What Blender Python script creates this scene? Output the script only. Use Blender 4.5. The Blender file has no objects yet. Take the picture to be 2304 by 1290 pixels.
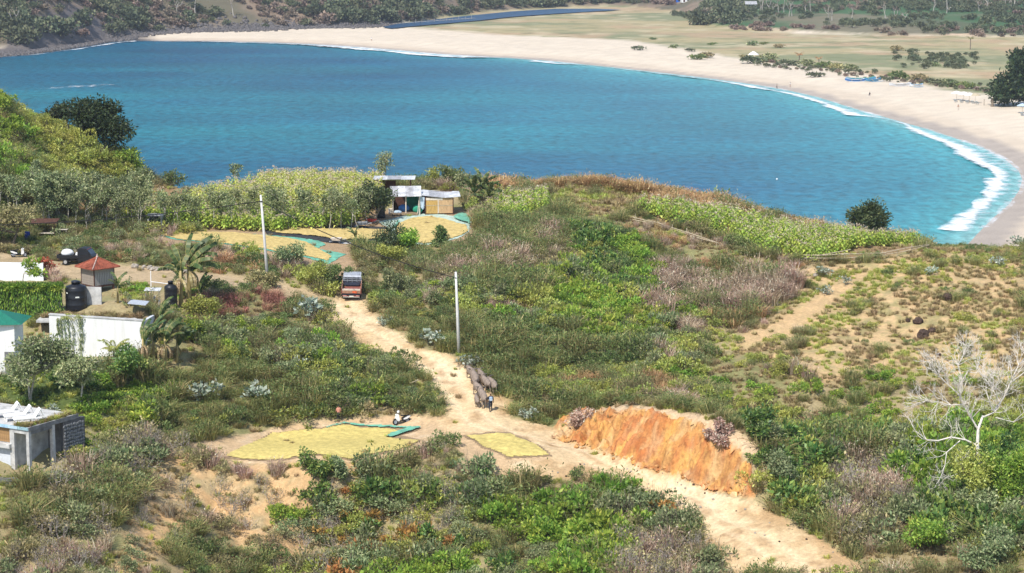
import bpy, bmesh, math, random
import numpy as np
from mathutils import Vector, Matrix, Euler

random.seed(7); RNG = np.random.default_rng(7)
SC = bpy.context.scene
COL = SC.collection

# ------------------------------------------------------------------ camera
CAM_H = 60.0; FPX = 4990.0; CU, CV = 1152.0, 645.0; VH = -180.0
PITCH = math.atan((CV - VH) / FPX)
cam_d = bpy.data.cameras.new('camera'); cam = bpy.data.objects.new('camera', cam_d); COL.objects.link(cam)
cam.location = (0, 0, CAM_H); cam.rotation_euler = (math.pi/2 - PITCH, 0, 0)
cam_d.sensor_width = 36.0; cam_d.lens = 36.0 * FPX / 2304.0
cam_d.clip_start = 1.0; cam_d.clip_end = 9000.0
SC.camera = cam

# ------------------------------------------------------------------ sky, sun, exposure
SUN_DIR = Vector((-0.42, -0.80, 0.0)).normalized()      # towards the sun, on the ground
SUN_EL = math.radians(53)
world = bpy.data.worlds.new('World'); SC.world = world; world.use_nodes = True
wn = world.node_tree; wn.nodes.clear()
sky = wn.nodes.new('ShaderNodeTexSky'); sky.sky_type = 'NISHITA'; sky.sun_disc = False
sky.sun_elevation = SUN_EL; sky.sun_rotation = math.atan2(SUN_DIR.x, SUN_DIR.y)
sky.air_density = 1.0; sky.dust_density = 0.6; sky.ozone_density = 1.2
bg = wn.nodes.new('ShaderNodeBackground'); bg.inputs['Strength'].default_value = 0.15
wo = wn.nodes.new('ShaderNodeOutputWorld')
wn.links.new(sky.outputs[0], bg.inputs[0]); wn.links.new(bg.outputs[0], wo.inputs[0])
sun_d = bpy.data.lights.new('sun', 'SUN'); sun_d.energy = 4.3; sun_d.angle = math.radians(0.53); sun_d.color = (1.0, 0.95, 0.87)
sun = bpy.data.objects.new('sun', sun_d); COL.objects.link(sun)
sv = Vector((SUN_DIR.x*math.cos(SUN_EL), SUN_DIR.y*math.cos(SUN_EL), math.sin(SUN_EL)))
sun.rotation_euler = sv.to_track_quat('Z', 'Y').to_euler(); sun.location = sv * 300
SC.view_settings.view_transform = 'Standard'; SC.view_settings.look = 'None'
SC.view_settings.exposure = 0.40; SC.view_settings.gamma = 1.0; SC.view_settings.use_curve_mapping = False
SC.cycles.use_denoising = True; SC.cycles.max_bounces = 6; SC.cycles.diffuse_bounces = 3
SC.cycles.transparent_max_bounces = 12; SC.cycles.volume_bounces = 0; SC.cycles.caustics_reflective = False
SC.cycles.caustics_refractive = False

# ------------------------------------------------------------------ projection helpers
cP, sP = math.cos(PITCH), math.sin(PITCH)
def ray(u, v):
    """direction with y = 1"""
    a = (np.asarray(u, float) - CU) / FPX; b = -(np.asarray(v, float) - CV) / FPX
    dy = cP + b * sP; dz = -sP + b * cP
    return a / dy, dz / dy
def at(u, v, y):
    rx, rz = ray(u, v)
    return rx * y, y, CAM_H + rz * y
def proj(x, y, z):
    x = np.asarray(x, float); y = np.asarray(y, float); zz = np.asarray(z, float) - CAM_H
    d = y * cP - zz * sP; up = y * sP + zz * cP
    d = np.where(d < 1, 1, d)
    return CU + FPX * x / d, CV - FPX * up / d
def on_plane(u, v, z=0.0):
    rx, rz = ray(u, v); y = (z - CAM_H) / rz
    return rx * y, y

# ------------------------------------------------------------------ numpy noise
_perm = np.random.default_rng(3).random((256, 256))
def vnoise(x, y):
    xi = np.floor(x).astype(int); yi = np.floor(y).astype(int)
    fx = x - xi; fy = y - yi; fx = fx*fx*(3-2*fx); fy = fy*fy*(3-2*fy)
    g = lambda i, j: _perm[i & 255, j & 255]
    return (g(xi, yi)*(1-fx)+g(xi+1, yi)*fx)*(1-fy) + (g(xi, yi+1)*(1-fx)+g(xi+1, yi+1)*fx)*fy
def fbm(x, y, o=4):
    s = 0; a = 1; t = 0
    for k in range(o):
        s = s + a*vnoise(x*2**k + 17.3*k, y*2**k + 9.1*k); t += a; a *= .5
    return s/t
def inside(poly, u, v):
    u = np.asarray(u, float); v = np.asarray(v, float); r = np.zeros(u.shape, bool)
    n = len(poly)
    for i in range(n):
        x0, y0 = poly[i]; x1, y1 = poly[(i+1) % n]
        if y0 == y1: continue
        c = ((y0 > v) != (y1 > v)) & (u < (x1-x0)*(v-y0)/(y1-y0)+x0)
        r ^= c
    return r
def sdist_line(pts, x, y):
    """unsigned distance to a polyline"""
    d = np.full(np.shape(x), 1e9)
    for (x0, y0), (x1, y1) in zip(pts[:-1], pts[1:]):
        dx, dy = x1-x0, y1-y0; L = dx*dx+dy*dy
        t = np.clip(((x-x0)*dx+(y-y0)*dy)/L, 0, 1)
        d = np.minimum(d, np.hypot(x-x0-t*dx, y-y0-t*dy))
    return d

# ------------------------------------------------------------------ materials
def nt(name):
    m = bpy.data.materials.new(name); m.use_nodes = True
    t = m.node_tree; t.nodes.clear()
    return m, t
def N(t, ty, **kw):
    n = t.nodes.new(ty)
    for k, v in kw.items():
        if k in n.inputs: n.inputs[k].default_value = v
        else: setattr(n, k, v)
    return n
MATS = {}
def rgba(c): return (c[0], c[1], c[2], 1.0)
def mat(name, col, rough=0.7, metal=0.0, var=0.18, scale=3.0, bump=0.0, spec=0.3, col2=None, stretch=None, bscale=None):
    """principled with two-scale noise in colour and a little bump"""
    if name in MATS: return MATS[name]
    m, t = nt(name); L = t.links.new
    out = N(t, 'ShaderNodeOutputMaterial'); p = N(t, 'ShaderNodeBsdfPrincipled')
    p.inputs['Roughness'].default_value = rough; p.inputs['Metallic'].default_value = metal
    p.inputs['Specular IOR Level'].default_value = spec
    tc = N(t, 'ShaderNodeTexCoord'); mp = N(t, 'ShaderNodeMapping')
    if stretch: mp.inputs['Scale'].default_value = stretch
    L(tc.outputs['Object'], mp.inputs[0])
    n1 = N(t, 'ShaderNodeTexNoise', Scale=scale, Detail=6.0, Roughness=0.65); L(mp.outputs[0], n1.inputs['Vector'])
    c2 = col2 if col2 else tuple(c*(1-2.2*var) for c in col)
    c1 = col if col2 else tuple(min(.95, c*(1+var)) for c in col)
    cr = N(t, 'ShaderNodeValToRGB'); cr.color_ramp.elements[0].position = .32; cr.color_ramp.elements[1].position = .68
    cr.color_ramp.elements[0].color = rgba(c2); cr.color_ramp.elements[1].color = rgba(c1)
    L(n1.outputs[0], cr.inputs[0]); L(cr.outputs[0], p.inputs['Base Color'])
    if bump:
        n2 = N(t, 'ShaderNodeTexNoise', Scale=(bscale or scale*4), Detail=4.0); L(mp.outputs[0], n2.inputs['Vector'])
        b = N(t, 'ShaderNodeBump', Strength=bump, Distance=0.05); L(n2.outputs[0], b.inputs['Height']); L(b.outputs[0], p.inputs['Normal'])
    L(p.outputs[0], out.inputs[0]); MATS[name] = m
    return m
def leaf_mat(name, c1, c2, c3=None, transl=0.38, rough=0.55, spec=0.25):
    """leaves: each leaf (island) and each plant gets its own tint"""
    if name in MATS: return MATS[name]
    m, t = nt(name); L = t.links.new
    out = N(t, 'ShaderNodeOutputMaterial')
    geo = N(t, 'ShaderNodeNewGeometry'); oi = N(t, 'ShaderNodeObjectInfo')
    cr = N(t, 'ShaderNodeValToRGB'); e = cr.color_ramp.elements
    e[0].color = rgba(c1); e[1].color = rgba(c2); e[0].position = 0.1; e[1].position = .8
    if c3:
        x = e.new(0.97); x.color = rgba(c3)
    L(geo.outputs['Random Per Island'], cr.inputs[0])
    hs = N(t, 'ShaderNodeHueSaturation')
    mh = N(t, 'ShaderNodeMapRange'); mh.inputs['To Min'].default_value = .475; mh.inputs['To Max'].default_value = .52
    mv = N(t, 'ShaderNodeMapRange'); mv.inputs['To Min'].default_value = .8; mv.inputs['To Max'].default_value = 1.22
    wn_ = N(t, 'ShaderNodeTexWhiteNoise', noise_dimensions='1D')
    L(oi.outputs['Random'], mh.inputs['Value']); L(oi.outputs['Random'], wn_.inputs['W']); L(wn_.outputs['Value'], mv.inputs['Value'])
    L(mh.outputs[0], hs.inputs['Hue']); L(mv.outputs[0], hs.inputs['Value']); L(cr.outputs[0], hs.inputs['Color'])
    p = N(t, 'ShaderNodeBsdfPrincipled'); p.inputs['Roughness'].default_value = rough; p.inputs['Specular IOR Level'].default_value = spec
    L(hs.outputs[0], p.inputs['Base Color'])
    tr = N(t, 'ShaderNodeBsdfTranslucent'); L(hs.outputs[0], tr.inputs[0])
    mx = N(t, 'ShaderNodeMixShader', Fac=transl); L(p.outputs[0], mx.inputs[1]); L(tr.outputs[0], mx.inputs[2])
    L(mx.outputs[0], out.inputs[0]); MATS[name] = m
    return m

# ------------------------------------------------------------------ mesh builder
class MB:
    def __init__(s): s.v = []; s.f = []; s.m = []; s.mi = 0
    def add(s, vs, fs):
        o = len(s.v); s.v.extend([tuple(map(float, p)) for p in vs]); s.f.extend([tuple(i+o for i in f) for f in fs]); s.m.extend([s.mi]*len(fs)); return s
    def box(s, c, d, rot=(0, 0, 0), taper=(1, 1), bev=0.0):
        hx, hy, hz = d[0]/2, d[1]/2, d[2]/2; R = Euler(rot).to_matrix(); c = Vector(c)
        if bev <= 0:
            P = []
            for z in (-1, 1):
                k = (1, 1) if z < 0 else taper
                for x, y in ((-1, -1), (1, -1), (1, 1), (-1, 1)): P.append(R @ Vector((x*hx*k[0], y*hy*k[1], z*hz)) + c)
            s.add(P, [(3, 2, 1, 0), (4, 5, 6, 7), (0, 1, 5, 4), (1, 2, 6, 5), (2, 3, 7, 6), (3, 0, 4, 7)])
        else:
            b = min(bev, hx*.9, hy*.9, hz*.9); P = []
            for z, e in ((-hz, b), (-hz+b, 0), (hz-b, 0), (hz, b)):
                k = (1, 1) if z < 0 else taper
                for x, y in ((-1, -1), (1, -1), (1, 1), (-1, 1)):
                    ax, ay = (hx-e)*k[0], (hy-e)*k[1]
                    for q in ((x*(ax-b*(y*x < 0)), y*(ay-b*(y*x > 0))), (x*(ax-b*(y*x > 0)), y*(ay-b*(y*x < 0)))):
                        P.append(R @ Vector((q[0], q[1], z)) + c)
            F = [tuple(range(7, -1, -1)), tuple(range(24, 32))]
            for r in range(3):
                for i in range(8): F.append((r*8+i, r*8+(i+1) % 8, r*8+8+(i+1) % 8, r*8+8+i))
            s.add(P, F)
        return s
    def tube(s, pts, rad, n=6, cap=True):
        pts = [Vector(p) for p in pts]
        if not hasattr(rad, '__len__'): rad = [rad]*len(pts)
        P = []; F = []; ref = None
        for i, p in enumerate(pts):
            d = (pts[min(i+1, len(pts)-1)] - pts[max(i-1, 0)])
            d = d.normalized() if d.length > 1e-9 else Vector((0, 0, 1))
            if ref is None:
                ref = d.cross(Vector((0, 0, 1)))
                if ref.length < 1e-3: ref = d.cross(Vector((1, 0, 0)))
            a = ref - d*ref.dot(d); a.normalize(); b = d.cross(a); ref = a
            for k in range(n):
                t = 2*math.pi*k/n; P.append(p + (a*math.cos(t) + b*math.sin(t))*rad[i])
        for i in range(len(pts)-1):
            for k in range(n):
                F.append((i*n+k, i*n+(k+1) % n, (i+1)*n+(k+1) % n, (i+1)*n+k))
        if cap: F += [tuple(range(n-1, -1, -1)), tuple(range((len(pts)-1)*n, len(pts)*n))]
        return s.add(P, F)
    def lathe(s, prof, c=(0, 0, 0), n=20, sx=1, sy=1):
        P = []; F = []
        for r, z in prof:
            for k in range(n):
                t = 2*math.pi*k/n; P.append((c[0]+r*sx*math.cos(t), c[1]+r*sy*math.sin(t), c[2]+z))
        for i in range(len(prof)-1):
            for k in range(n): F.append((i*n+k, i*n+(k+1) % n, (i+1)*n+(k+1) % n, (i+1)*n+k))
        F += [tuple(range(n-1, -1, -1)), tuple(range((len(prof)-1)*n, len(prof)*n))]
        return s.add(P, F)
    def ell(s, c, r, n=10, m=7, rot=(0, 0, 0), jit=0.0, seed=0):
        R = Euler(rot).to_matrix(); rr = random.Random(seed); P = []; F = []
        for i in range(m+1):
            ph = -math.pi/2 + math.pi*i/m
            for k in range(n):
                t = 2*math.pi*k/n; q = 1 + (rr.random()-.5)*2*jit
                P.append(R @ Vector((r[0]*math.cos(ph)*math.cos(t)*q, r[1]*math.cos(ph)*math.sin(t)*q, r[2]*math.sin(ph)*q)) + Vector(c))
        for i in range(m):
            for k in range(n): F.append((i*n+k, i*n+(k+1) % n, (i+1)*n+(k+1) % n, (i+1)*n+k))
        return s.add(P, F)
    def prism(s, poly, z0, z1):
        n = len(poly); P = [(x, y, z0) for x, y in poly] + [(x, y, z1) for x, y in poly]
        return s.add(P, [tuple(range(n-1, -1, -1)), tuple(range(n, 2*n))] + [(i, (i+1) % n, n+(i+1) % n, n+i) for i in range(n)])
    def plane_prism(s, poly, axis, a, b):
        """extrude an outline given in (y,z) along x, or (x,z) along y"""
        n = len(poly); mk = (lambda p, w: (w, p[0], p[1])) if axis == 'x' else (lambda p, w: (p[0], w, p[1]))
        P = [mk(p, a) for p in poly] + [mk(p, b) for p in poly]
        return s.add(P, [tuple(range(n-1, -1, -1)), tuple(range(n, 2*n))] + [(i, (i+1) % n, n+(i+1) % n, n+i) for i in range(n)])
    def mesh(s, name, mats, smooth=False):
        me = bpy.data.meshes.new(name); me.from_pydata(s.v, [], s.f)
        for mm in (mats if isinstance(mats, (list, tuple)) else [mats]): me.materials.append(mm)
        if any(s.m): me.polygons.foreach_set('material_index', s.m)
        if smooth: me.polygons.foreach_set('use_smooth', [True]*len(s.f))
        bm = bmesh.new(); bm.from_mesh(me); bmesh.ops.recalc_face_normals(bm, faces=bm.faces); bm.to_mesh(me); bm.free()
        me.update(); return me
    def build(s, name, mats, parent=None, smooth=False):
        o = bpy.data.objects.new(name, s.mesh(name, mats, smooth)); COL.objects.link(o)
        if parent: o.parent = parent
        return o
def tag(o, label=None, cat=None, group=None, kind=None):
    for k, v in (('label', label), ('category', cat), ('group', group), ('kind', kind)):
        if v: o[k] = v
    return o
def thing(name, label, cat, loc=(0, 0, 0), rz=0.0, group=None, scale=1.0):
    o = bpy.data.objects.new(name, None); COL.objects.link(o); o.empty_display_size = .3
    o.location = loc; o.rotation_euler = (0, 0, rz); o.scale = (scale,)*3
    return tag(o, label, cat, group)
def copy_tree(o, parent=None):
    c = o.copy(); COL.objects.link(c); c.parent = parent
    for ch in o.children: copy_tree(ch, c)
    return c
def npmesh(name, v, f, mats, mi=None, smooth=False):
    """fast mesh from arrays; f is (n,4) or (n,3)"""
    me = bpy.data.meshes.new(name); k = f.shape[1]; n = len(f)
    me.vertices.add(len(v)); me.vertices.foreach_set('co', np.asarray(v, np.float32).ravel())
    me.loops.add(n*k); me.loops.foreach_set('vertex_index', f.astype(np.int32).ravel())
    me.polygons.add(n); me.polygons.foreach_set('loop_start', np.arange(0, n*k, k, dtype=np.int32))
    me.polygons.foreach_set('loop_total', np.full(n, k, np.int32))
    for mm in mats: me.materials.append(mm)
    if mi is not None: me.polygons.foreach_set('material_index', np.asarray(mi, np.int32))
    if smooth: me.polygons.foreach_set('use_smooth', np.ones(n, bool))
    me.update(calc_edges=True); return me
def link(name, me, parent=None):
    o = bpy.data.objects.new(name, me); COL.objects.link(o)
    if parent: o.parent = parent
    return o
# ------------------------------------------------------------------ near hillside: surveyed points (pixel, distance) -> thin plate
CP = [
 (-100,1400,150),(200,1400,152),(600,1400,164),(1000,1400,163),(1400,1400,158),(1800,1380,157),(2150,1400,150),(2400,1400,150),
 (0,1290,158),(300,1290,162),(600,1290,173),(900,1290,172),(1200,1290,170),(1500,1290,167),(1650,1290,165),(1850,1290,164),(1990,1290,163),(2150,1290,160),(2304,1290,158),
 (0,1150,166),(250,1150,169),(500,1150,180),(700,1150,181),(900,1130,181),(1150,1130,180.5),(1400,1120,181),(1500,1140,178),
 # the dirt road, from the bottom up
 (1810,1290,164),(1700,1210,170.5),(1550,1120,179),(1420,1065,184.5),(1300,1015,189.5),(1180,985,193),(1080,950,196.5),(1040,900,201),(1000,850,206.5),
 (940,800,211),(870,750,217),(800,710,222.5),(775,690,225.5),(785,660,229.5),(790,630,232),(790,600,235),
 # drying pads
 (430,1005,187),(520,1030,185.5),(650,1038,184.5),(800,1035,185),(930,990,192),(800,957,197.5),(600,970,195.3),(905,955,197.5),(1050,1000,190),(1240,1030,186.5),(1130,1035,185.5),
 (1000,1060,183.5),(1000,1130,179.5),(500,1100,181.5),(700,1100,181.5),(600,1200,177),(400,1150,176),(350,1050,181),(300,1000,184),
 (150,1100,172),(0,1100,170),(75,1055,176),(180,1000,181),(230,900,188),(60,905,187),(-80,905,187),
 (400,950,192),(300,880,193),(550,930,196),(700,940,197.5),(850,930,199.5),(960,910,200.5),(500,850,201),(700,830,205),(900,830,208),(320,820,200),
 (450,740,212),(620,720,218),(730,690,224),(740,760,216),(220,818,200),(0,815,200),(140,813,202),(220,813,202),(310,816,201.2),(220,704,205.8),(140,704,206),(300,708,205.5),(220,690,211),(330,680,214),(172,690,211),(20,690,211),(420,690,216),(520,640,224),
 (40,575,236),(160,595,232),(300,610,230),(430,625,229),(560,635,229),(660,655,228),
 (0,540,241),(120,520,246),(300,540,243),(250,500,252),(400,520,250),(600,525,250),(780,510,256),(560,550,243),(720,585,237),(640,530,249),(760,530,250),
 (200,440,280),(400,425,287),(600,425,287),(800,425,288),(1000,420,288),(870,475,266),(1020,475,266),(900,520,254),(1050,500,258),(950,540,249),(870,570,243),(1000,570,244),
 (650,610,233),(900,620,233),(900,680,226),(1033,795,211),(950,730,219),
 (1150,850,208),(1200,700,224),(1200,560,245),(1100,480,265),(1200,430,283),(1300,420,285),(1400,440,280),(1400,520,258),(1400,620,241),(1400,750,222),(1400,880,204),
 (1600,500,263),(1600,600,245),(1600,720,226),(1600,850,208),(1700,505,267),(1800,520,268),(1950,550,262),(2100,560,258),(2200,566,256),(2304,575,253),(2450,590,250),(1700,560,252),(1850,595,246),(2060,560,253),
 (2000,680,231),(1800,700,228),(2200,680,230),(2000,800,215),(2250,800,213),(1800,850,207),(2000,920,201),(2250,920,199),(1750,960,197),(1900,1020,190),(2100,1020,187),(2300,1050,183),
 (1800,1080,183),(1950,1150,175),(2150,1150,173),(2300,1180,168),
 # cut bank: foot, top and the ground behind
 (1250,985,194.5),(1300,1000,192.5),(1350,1015,190.5),(1420,1040,187.4),(1480,1062,184.5),(1540,1082,182.4),(1600,1100,180.5),(1690,1118,178),
 (1275,950,198.0),(1350,944,195),(1395,941,192.8),(1440,940,190.8),(1490,946,188.4),(1540,957,186.3),(1580,970,184.4),(1620,990,182.6),(1700,1020,180.4),
 (1400,912,198.5),(1550,922,194.5),(1650,962,189.5),(1720,992,186),
 # left hill
 (0,248,283),(0,320,272),(0,400,258),(0,470,250),(100,300,287),(170,335,287),(150,400,270),(280,372,292),(330,412,291),(-150,170,288),
]
_w = np.array([at(*c) for c in CP])
_extra = [(x, 318, 13 + max(0, (-x-45))*.2) for x in range(-110, 111, 22)] + [(x, 345, -3) for x in range(-110, 111, 22)]
_extra += [(x, 284, 60-284*.153) for x in (54, 62, 74, 88, 105)] + [(x, 300, 12) for x in (58, 70, 85, 105)]
_extra += [(-110, 290, 37), (-105, 200, 26), (-95, 150, 16), (100, 150, 12), (110, 200, 17), (110, 260, 22), (0, 120, 2), (-90, 100, 5), (90, 100, 5), (0, 60, -1), (-100, 30, -2), (100, 30, -2), (0, 0, -2), (0, -80, -3), (150, -80, -3), (-150, -80, -3), (190, 200, 12), (-190, 200, 30), (190, 340, -3), (-190, 345, -3), (-180, 300, 20)]
_w = np.vstack([_w, np.array(_extra, float)])
def _tps(r2): return np.where(r2 > 1e-9, r2*np.log(r2 + 1e-12), 0.0)
_S = 50.0
_X = _w[:, 0]/_S; _Y = _w[:, 1]/_S; _n = len(_X)
_A = np.zeros((_n+3, _n+3))
_A[:_n, :_n] = _tps((_X[:, None]-_X)**2 + (_Y[:, None]-_Y)**2) + np.eye(_n)*2e-4
_A[:_n, _n] = 1; _A[:_n, _n+1] = _X; _A[:_n, _n+2] = _Y; _A[_n:, :_n] = _A[:_n, _n:].T
_c = np.linalg.solve(_A, np.concatenate([_w[:, 2], [0, 0, 0]]))
def tps_eval(x, y):
    x = np.asarray(x)/_S; y = np.asarray(y)/_S; z = _c[_n] + _c[_n+1]*x + _c[_n+2]*y
    for i in range(_n): z = z + _c[i]*_tps((x-_X[i])**2 + (y-_Y[i])**2)
    return z
RES = 0.34
gx = np.concatenate([np.linspace(-190, -84, 30)[:-1], np.arange(-84, 84, RES), np.linspace(84, 190, 30)])
gy = np.concatenate([np.linspace(-80, 140, 40)[:-1], np.arange(140, 306, RES), np.linspace(306, 350, 45)])
GX, GY = np.meshgrid(gx, gy)
# evaluate the smooth surface on a coarse copy and upsample
_cx = np.linspace(-190, 190, 331); _cy = np.linspace(-80, 350, 431)
_CX, _CY = np.meshgrid(_cx, _cy); _CZ = tps_eval(_CX, _CY)
def bil(xs, ys, Z, x, y):
    ix = np.clip(np.searchsorted(xs, x)-1, 0, len(xs)-2); iy = np.clip(np.searchsorted(ys, y)-1, 0, len(ys)-2)
    fx = np.clip((x-xs[ix])/(xs[ix+1]-xs[ix]), 0, 1); fy = np.clip((y-ys[iy])/(ys[iy+1]-ys[iy]), 0, 1)
    return (Z[iy, ix]*(1-fx)+Z[iy, ix+1]*fx)*(1-fy) + (Z[iy+1, ix]*(1-fx)+Z[iy+1, ix+1]*fx)*fy
GZ0 = bil(_cx, _cy, _CZ, GX, GY)
GU, GV = proj(GX, GY, GZ0)

# ------------------------------------------------------------------ ground zones (outlines on the ground, seen from the viewpoint)
ROAD = [(1640,1300),(1560,1190),(1480,1140),(1380,1098),(1290,1080),(1170,1062),(1140,1040),(1240,1030),(1150,980),(1040,975),(1000,975),(985,945),(1000,915),(975,880),(950,840),(900,815),(850,790),(790,770),(745,735),(735,680),(765,668),(765,640),(815,640),(818,672),(845,715),(900,750),(945,785),(1010,795),(1060,832),(1105,880),(1145,905),(1150,940),(1230,955),(1270,985),(1350,1015),(1480,1062),(1600,1105),(1700,1130),(1790,1180),(1880,1235),(1990,1300)]
LANE = [(0,568),(60,578),(140,590),(240,592),(330,600),(430,612),(540,622),(640,640),(740,668),(750,690),(660,676),(560,650),(430,645),(330,640),(200,630),(110,625),(0,600)]
PADL = [(415,1000),(470,990),(560,975),(640,958),(760,945),(880,935),(980,935),(1010,960),(1040,975),(985,1010),(930,1020),(820,1042),(640,1044),(520,1042),(430,1022)]
PADUP = [(345,540),(470,520),(600,512),(780,508),(860,470),(1050,470),(1075,500),(1060,545),(1000,560),(880,560),(800,560),(800,620),(760,640),(700,600),(620,590),(520,565)]
BANK = [(1240,985),(1262,945),(1300,930),(1440,925),(1530,938),(1590,965),(1640,1000),(1690,1050),(1700,1118),(1600,1100),(1480,1062),(1350,1015)]
BANKTOP = [(1290,932),(1400,915),(1500,918),(1580,935),(1660,970),(1710,1005),(1700,1040),(1640,1000),(1570,955),(1500,935),(1400,930)]
DRY = [(1790,600),(1900,590),(2080,560),(2320,560),(2320,860),(2200,850),(2050,830),(1950,850),(1850,870),(1700,800),(1640,780),(1720,720),(1800,680)]
CUTL = [(330,1060),(420,1020),(520,1042),(640,1044),(820,1042),(760,1090),(700,1130),(700,1250),(560,1260),(480,1180),(380,1200),(330,1300),(250,1300),(300,1180)]
GARDEN = [(-20,815),(230,815),(240,870),(200,905),(150,930),(-20,905)]
FIELDL = [(150,440),(180,425),(400,420),(860,425),(860,480),(780,512),(600,524),(350,512),(180,480)]
FIELDR = [(1430,478),(1500,470),(1620,490),(1750,520),(1900,540),(2110,545),(2060,560),(1960,585),(1830,592),(1760,585),(1700,565),(1600,525),(1480,495)]
FIELDM = [(1095,478),(1120,455),(1230,450),(1240,478),(1170,500),(1100,495)]
BARE = [(1650,760),(1730,735),(1800,690),(1850,655),(1900,625),(1960,600),(1975,606),(1910,650),(1850,700),(1790,745),(1720,775),(1680,785)]
def zmask(poly, u, v, warp=7.0, seed=0.0, x=None, y=None, k=4):
    x = GX if x is None else x; y = GY if y is None else y
    s = 0
    for i in range(k):
        wu = (fbm(x*.8+seed+31*i, y*.8+5*i, 3)-.5)*2*warp*2 + (i % 2-.5)*4
        wv = (fbm(x*.8+seed+77+13*i, y*.8+i, 3)-.5)*2*warp + (i//2-.5)*3
        s = s + inside(poly, u+wu, v+wv)
    return s/float(k)
CLEAR_E = [(1012,958),(1175,955),(1270,1018),(1260,1072),(1130,1078),(1070,1052),(1015,1005)]
mk = {n: zmask(p, GU, GV, w, s) for n, p, w, s in (('road', ROAD, 6, 1), ('lane', LANE, 5, 2), ('padl', PADL, 5, 3), ('padup', PADUP, 4, 4), ('bank', BANK, 4, 5), ('banktop', BANKTOP, 4, 6), ('dry', DRY, 16, 7), ('cutl', CUTL, 16, 8), ('garden', GARDEN, 5, 9), ('fieldl', FIELDL, 5, 10), ('fieldr', FIELDR, 5, 11), ('fieldm', FIELDM, 5, 12), ('bare', BARE, 8, 13), ('pade', CLEAR_E, 5, 14))}
# relief: rough in the scrub, gullies on the bank, ruts on the road
flat = np.clip(mk['road'] + mk['lane'] + mk['padl'] + mk['padup'] + mk['garden'], 0, 1)
rough = (fbm(GX*.35, GY*.35, 5)-.5)*1.1 + (fbm(GX*1.7+9, GY*1.7, 3)-.5)*.28
GZ = GZ0 + rough*(1-flat)*np.clip((GY-130)/20, 0, 1)*.75
rut = (fbm(GX*1.1+40, GY*.5, 4)-.5)*.30 + (fbm(GX*3, GY*3, 2)-.5)*.06
GZ += rut*np.clip(mk['road']+mk['lane']*.7, 0, 1)
_cl = [at(*c)[:2] for c in ((1850,1310,162),(1810,1290,164),(1700,1210,170.5),(1550,1120,179),(1420,1065,184.5),(1300,1015,189.5),(1180,985,193),(1080,950,196.5),(1040,900,201),(1000,850,206.5),(940,800,211),(870,750,217),(800,710,222.5),(775,690,225.5),(785,660,229.5),(790,600,235))]
_rd = sdist_line([(float(a), float(b)) for a, b in _cl], GX, GY)+(fbm(GX*.25, GY*.25, 3)-.5)*.9
_rt = np.exp(-((_rd-.85)/.28)**2)*mk['road']
GZ -= _rt*.07
_along = GX*.75 - GY*.66      # along the bank
GZ += mk['bank']*((fbm(_along*1.5, (GX+GY)*.25, 4)-.5)*1.5 + (fbm(GX*2.5, GY*2.5, 3)-.5)*.55)
GZ += mk['cutl']*((fbm(GX*1.2+50, GY*.3, 3)-.5)*.7)
def H(x, y): return bil(gx, gy, GZ, np.asarray(x, float), np.asarray(y, float))
_ys = np.arange(135, 330, 0.25)
def G(u, v, far=False):
    """ground point under a pixel"""
    rx, rz = ray(u, v); z = CAM_H + rz*_ys; h = H(rx*_ys, _ys)
    k = np.argmax(h >= z)
    if h[k] < z[k]:          # just above the crest: stand on it
        k = int(np.argmax(h-z)); return Vector((float(rx*_ys[k]), float(_ys[k]), float(h[k])))
    y0, y1 = _ys[max(k-1, 0)], _ys[k]
    for _ in range(12):
        ym = (y0+y1)/2
        if H(rx*ym, ym) >= CAM_H+rz*ym: y1 = ym
        else: y0 = ym
    return Vector((float(rx*y1), float(y1), float(H(rx*y1, y1))))

# ground colours (real soil and litter colours)
def lerp(a, b, t): return a*(1-t[..., None]) + np.asarray(b, float)*t[..., None]
n1 = fbm(GX*.12, GY*.12, 4); n2 = fbm(GX*.9+5, GY*.9, 4); n3 = fbm(GX*3.1, GY*3.1, 3)
Cg = np.zeros(GX.shape+(3,)) + np.array([.33, .265, .145])
Cg = lerp(Cg, (.23, .22, .095), np.clip((n1-.42)*5, 0, 1)); Cg = lerp(Cg, (.30, .22, .12), np.clip((n2-.55)*5, 0, 1)*.8)
Cg = lerp(Cg, (.52, .36, .19), mk['dry']*np.clip((n2-.25)*3, .25, 1)); Cg = lerp(Cg, (.44, .35, .15), mk['dry']*np.clip((n3-.5)*4, 0, 1)*.6)
Cg = lerp(Cg, (.54, .36, .19), mk['bare']*.5)
Cg = lerp(Cg, (.54, .345, .17), mk['cutl']*np.clip((n2-.28)*4, .2, 1)); Cg = lerp(Cg, (.60, .44, .25), mk['cutl']*np.clip((n3-.55)*5, 0, 1)*.5)
Cg = lerp(Cg, (.09, .12, .035), mk['garden'])
for k in ('fieldl', 'fieldr', 'fieldm'): Cg = lerp(Cg, (.25, .16, .085), mk[k]*.9)
Cg = lerp(Cg, (.36, .25, .15), mk['padup']*.95)
Cg = lerp(Cg, (.52, .365, .21), np.clip(mk['padl']+mk['pade'], 0, 1)); Cg = lerp(Cg, (.58, .44, .28), mk['padl']*np.clip((n2-.5)*5, 0, 1)*.7)
Cg = lerp(Cg, (.44, .33, .20), mk['lane']); Cg = lerp(Cg, (.30, .23, .13), mk['lane']*np.clip((n2-.5)*5, 0, 1)*.7)
Cr = lerp(np.zeros(GX.shape+(3,))+np.array([.62, .46, .265]), (.50, .335, .17), np.clip((n2-.52)*4, 0, 1)*.75)
Cr = lerp(Cr, (.74, .60, .40), np.clip((.46-n1)*6, 0, 1)*.6); Cr = lerp(Cr, (.34, .21, .12), np.clip((n3*n2-.36)*8, 0, 1)*.6)
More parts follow.
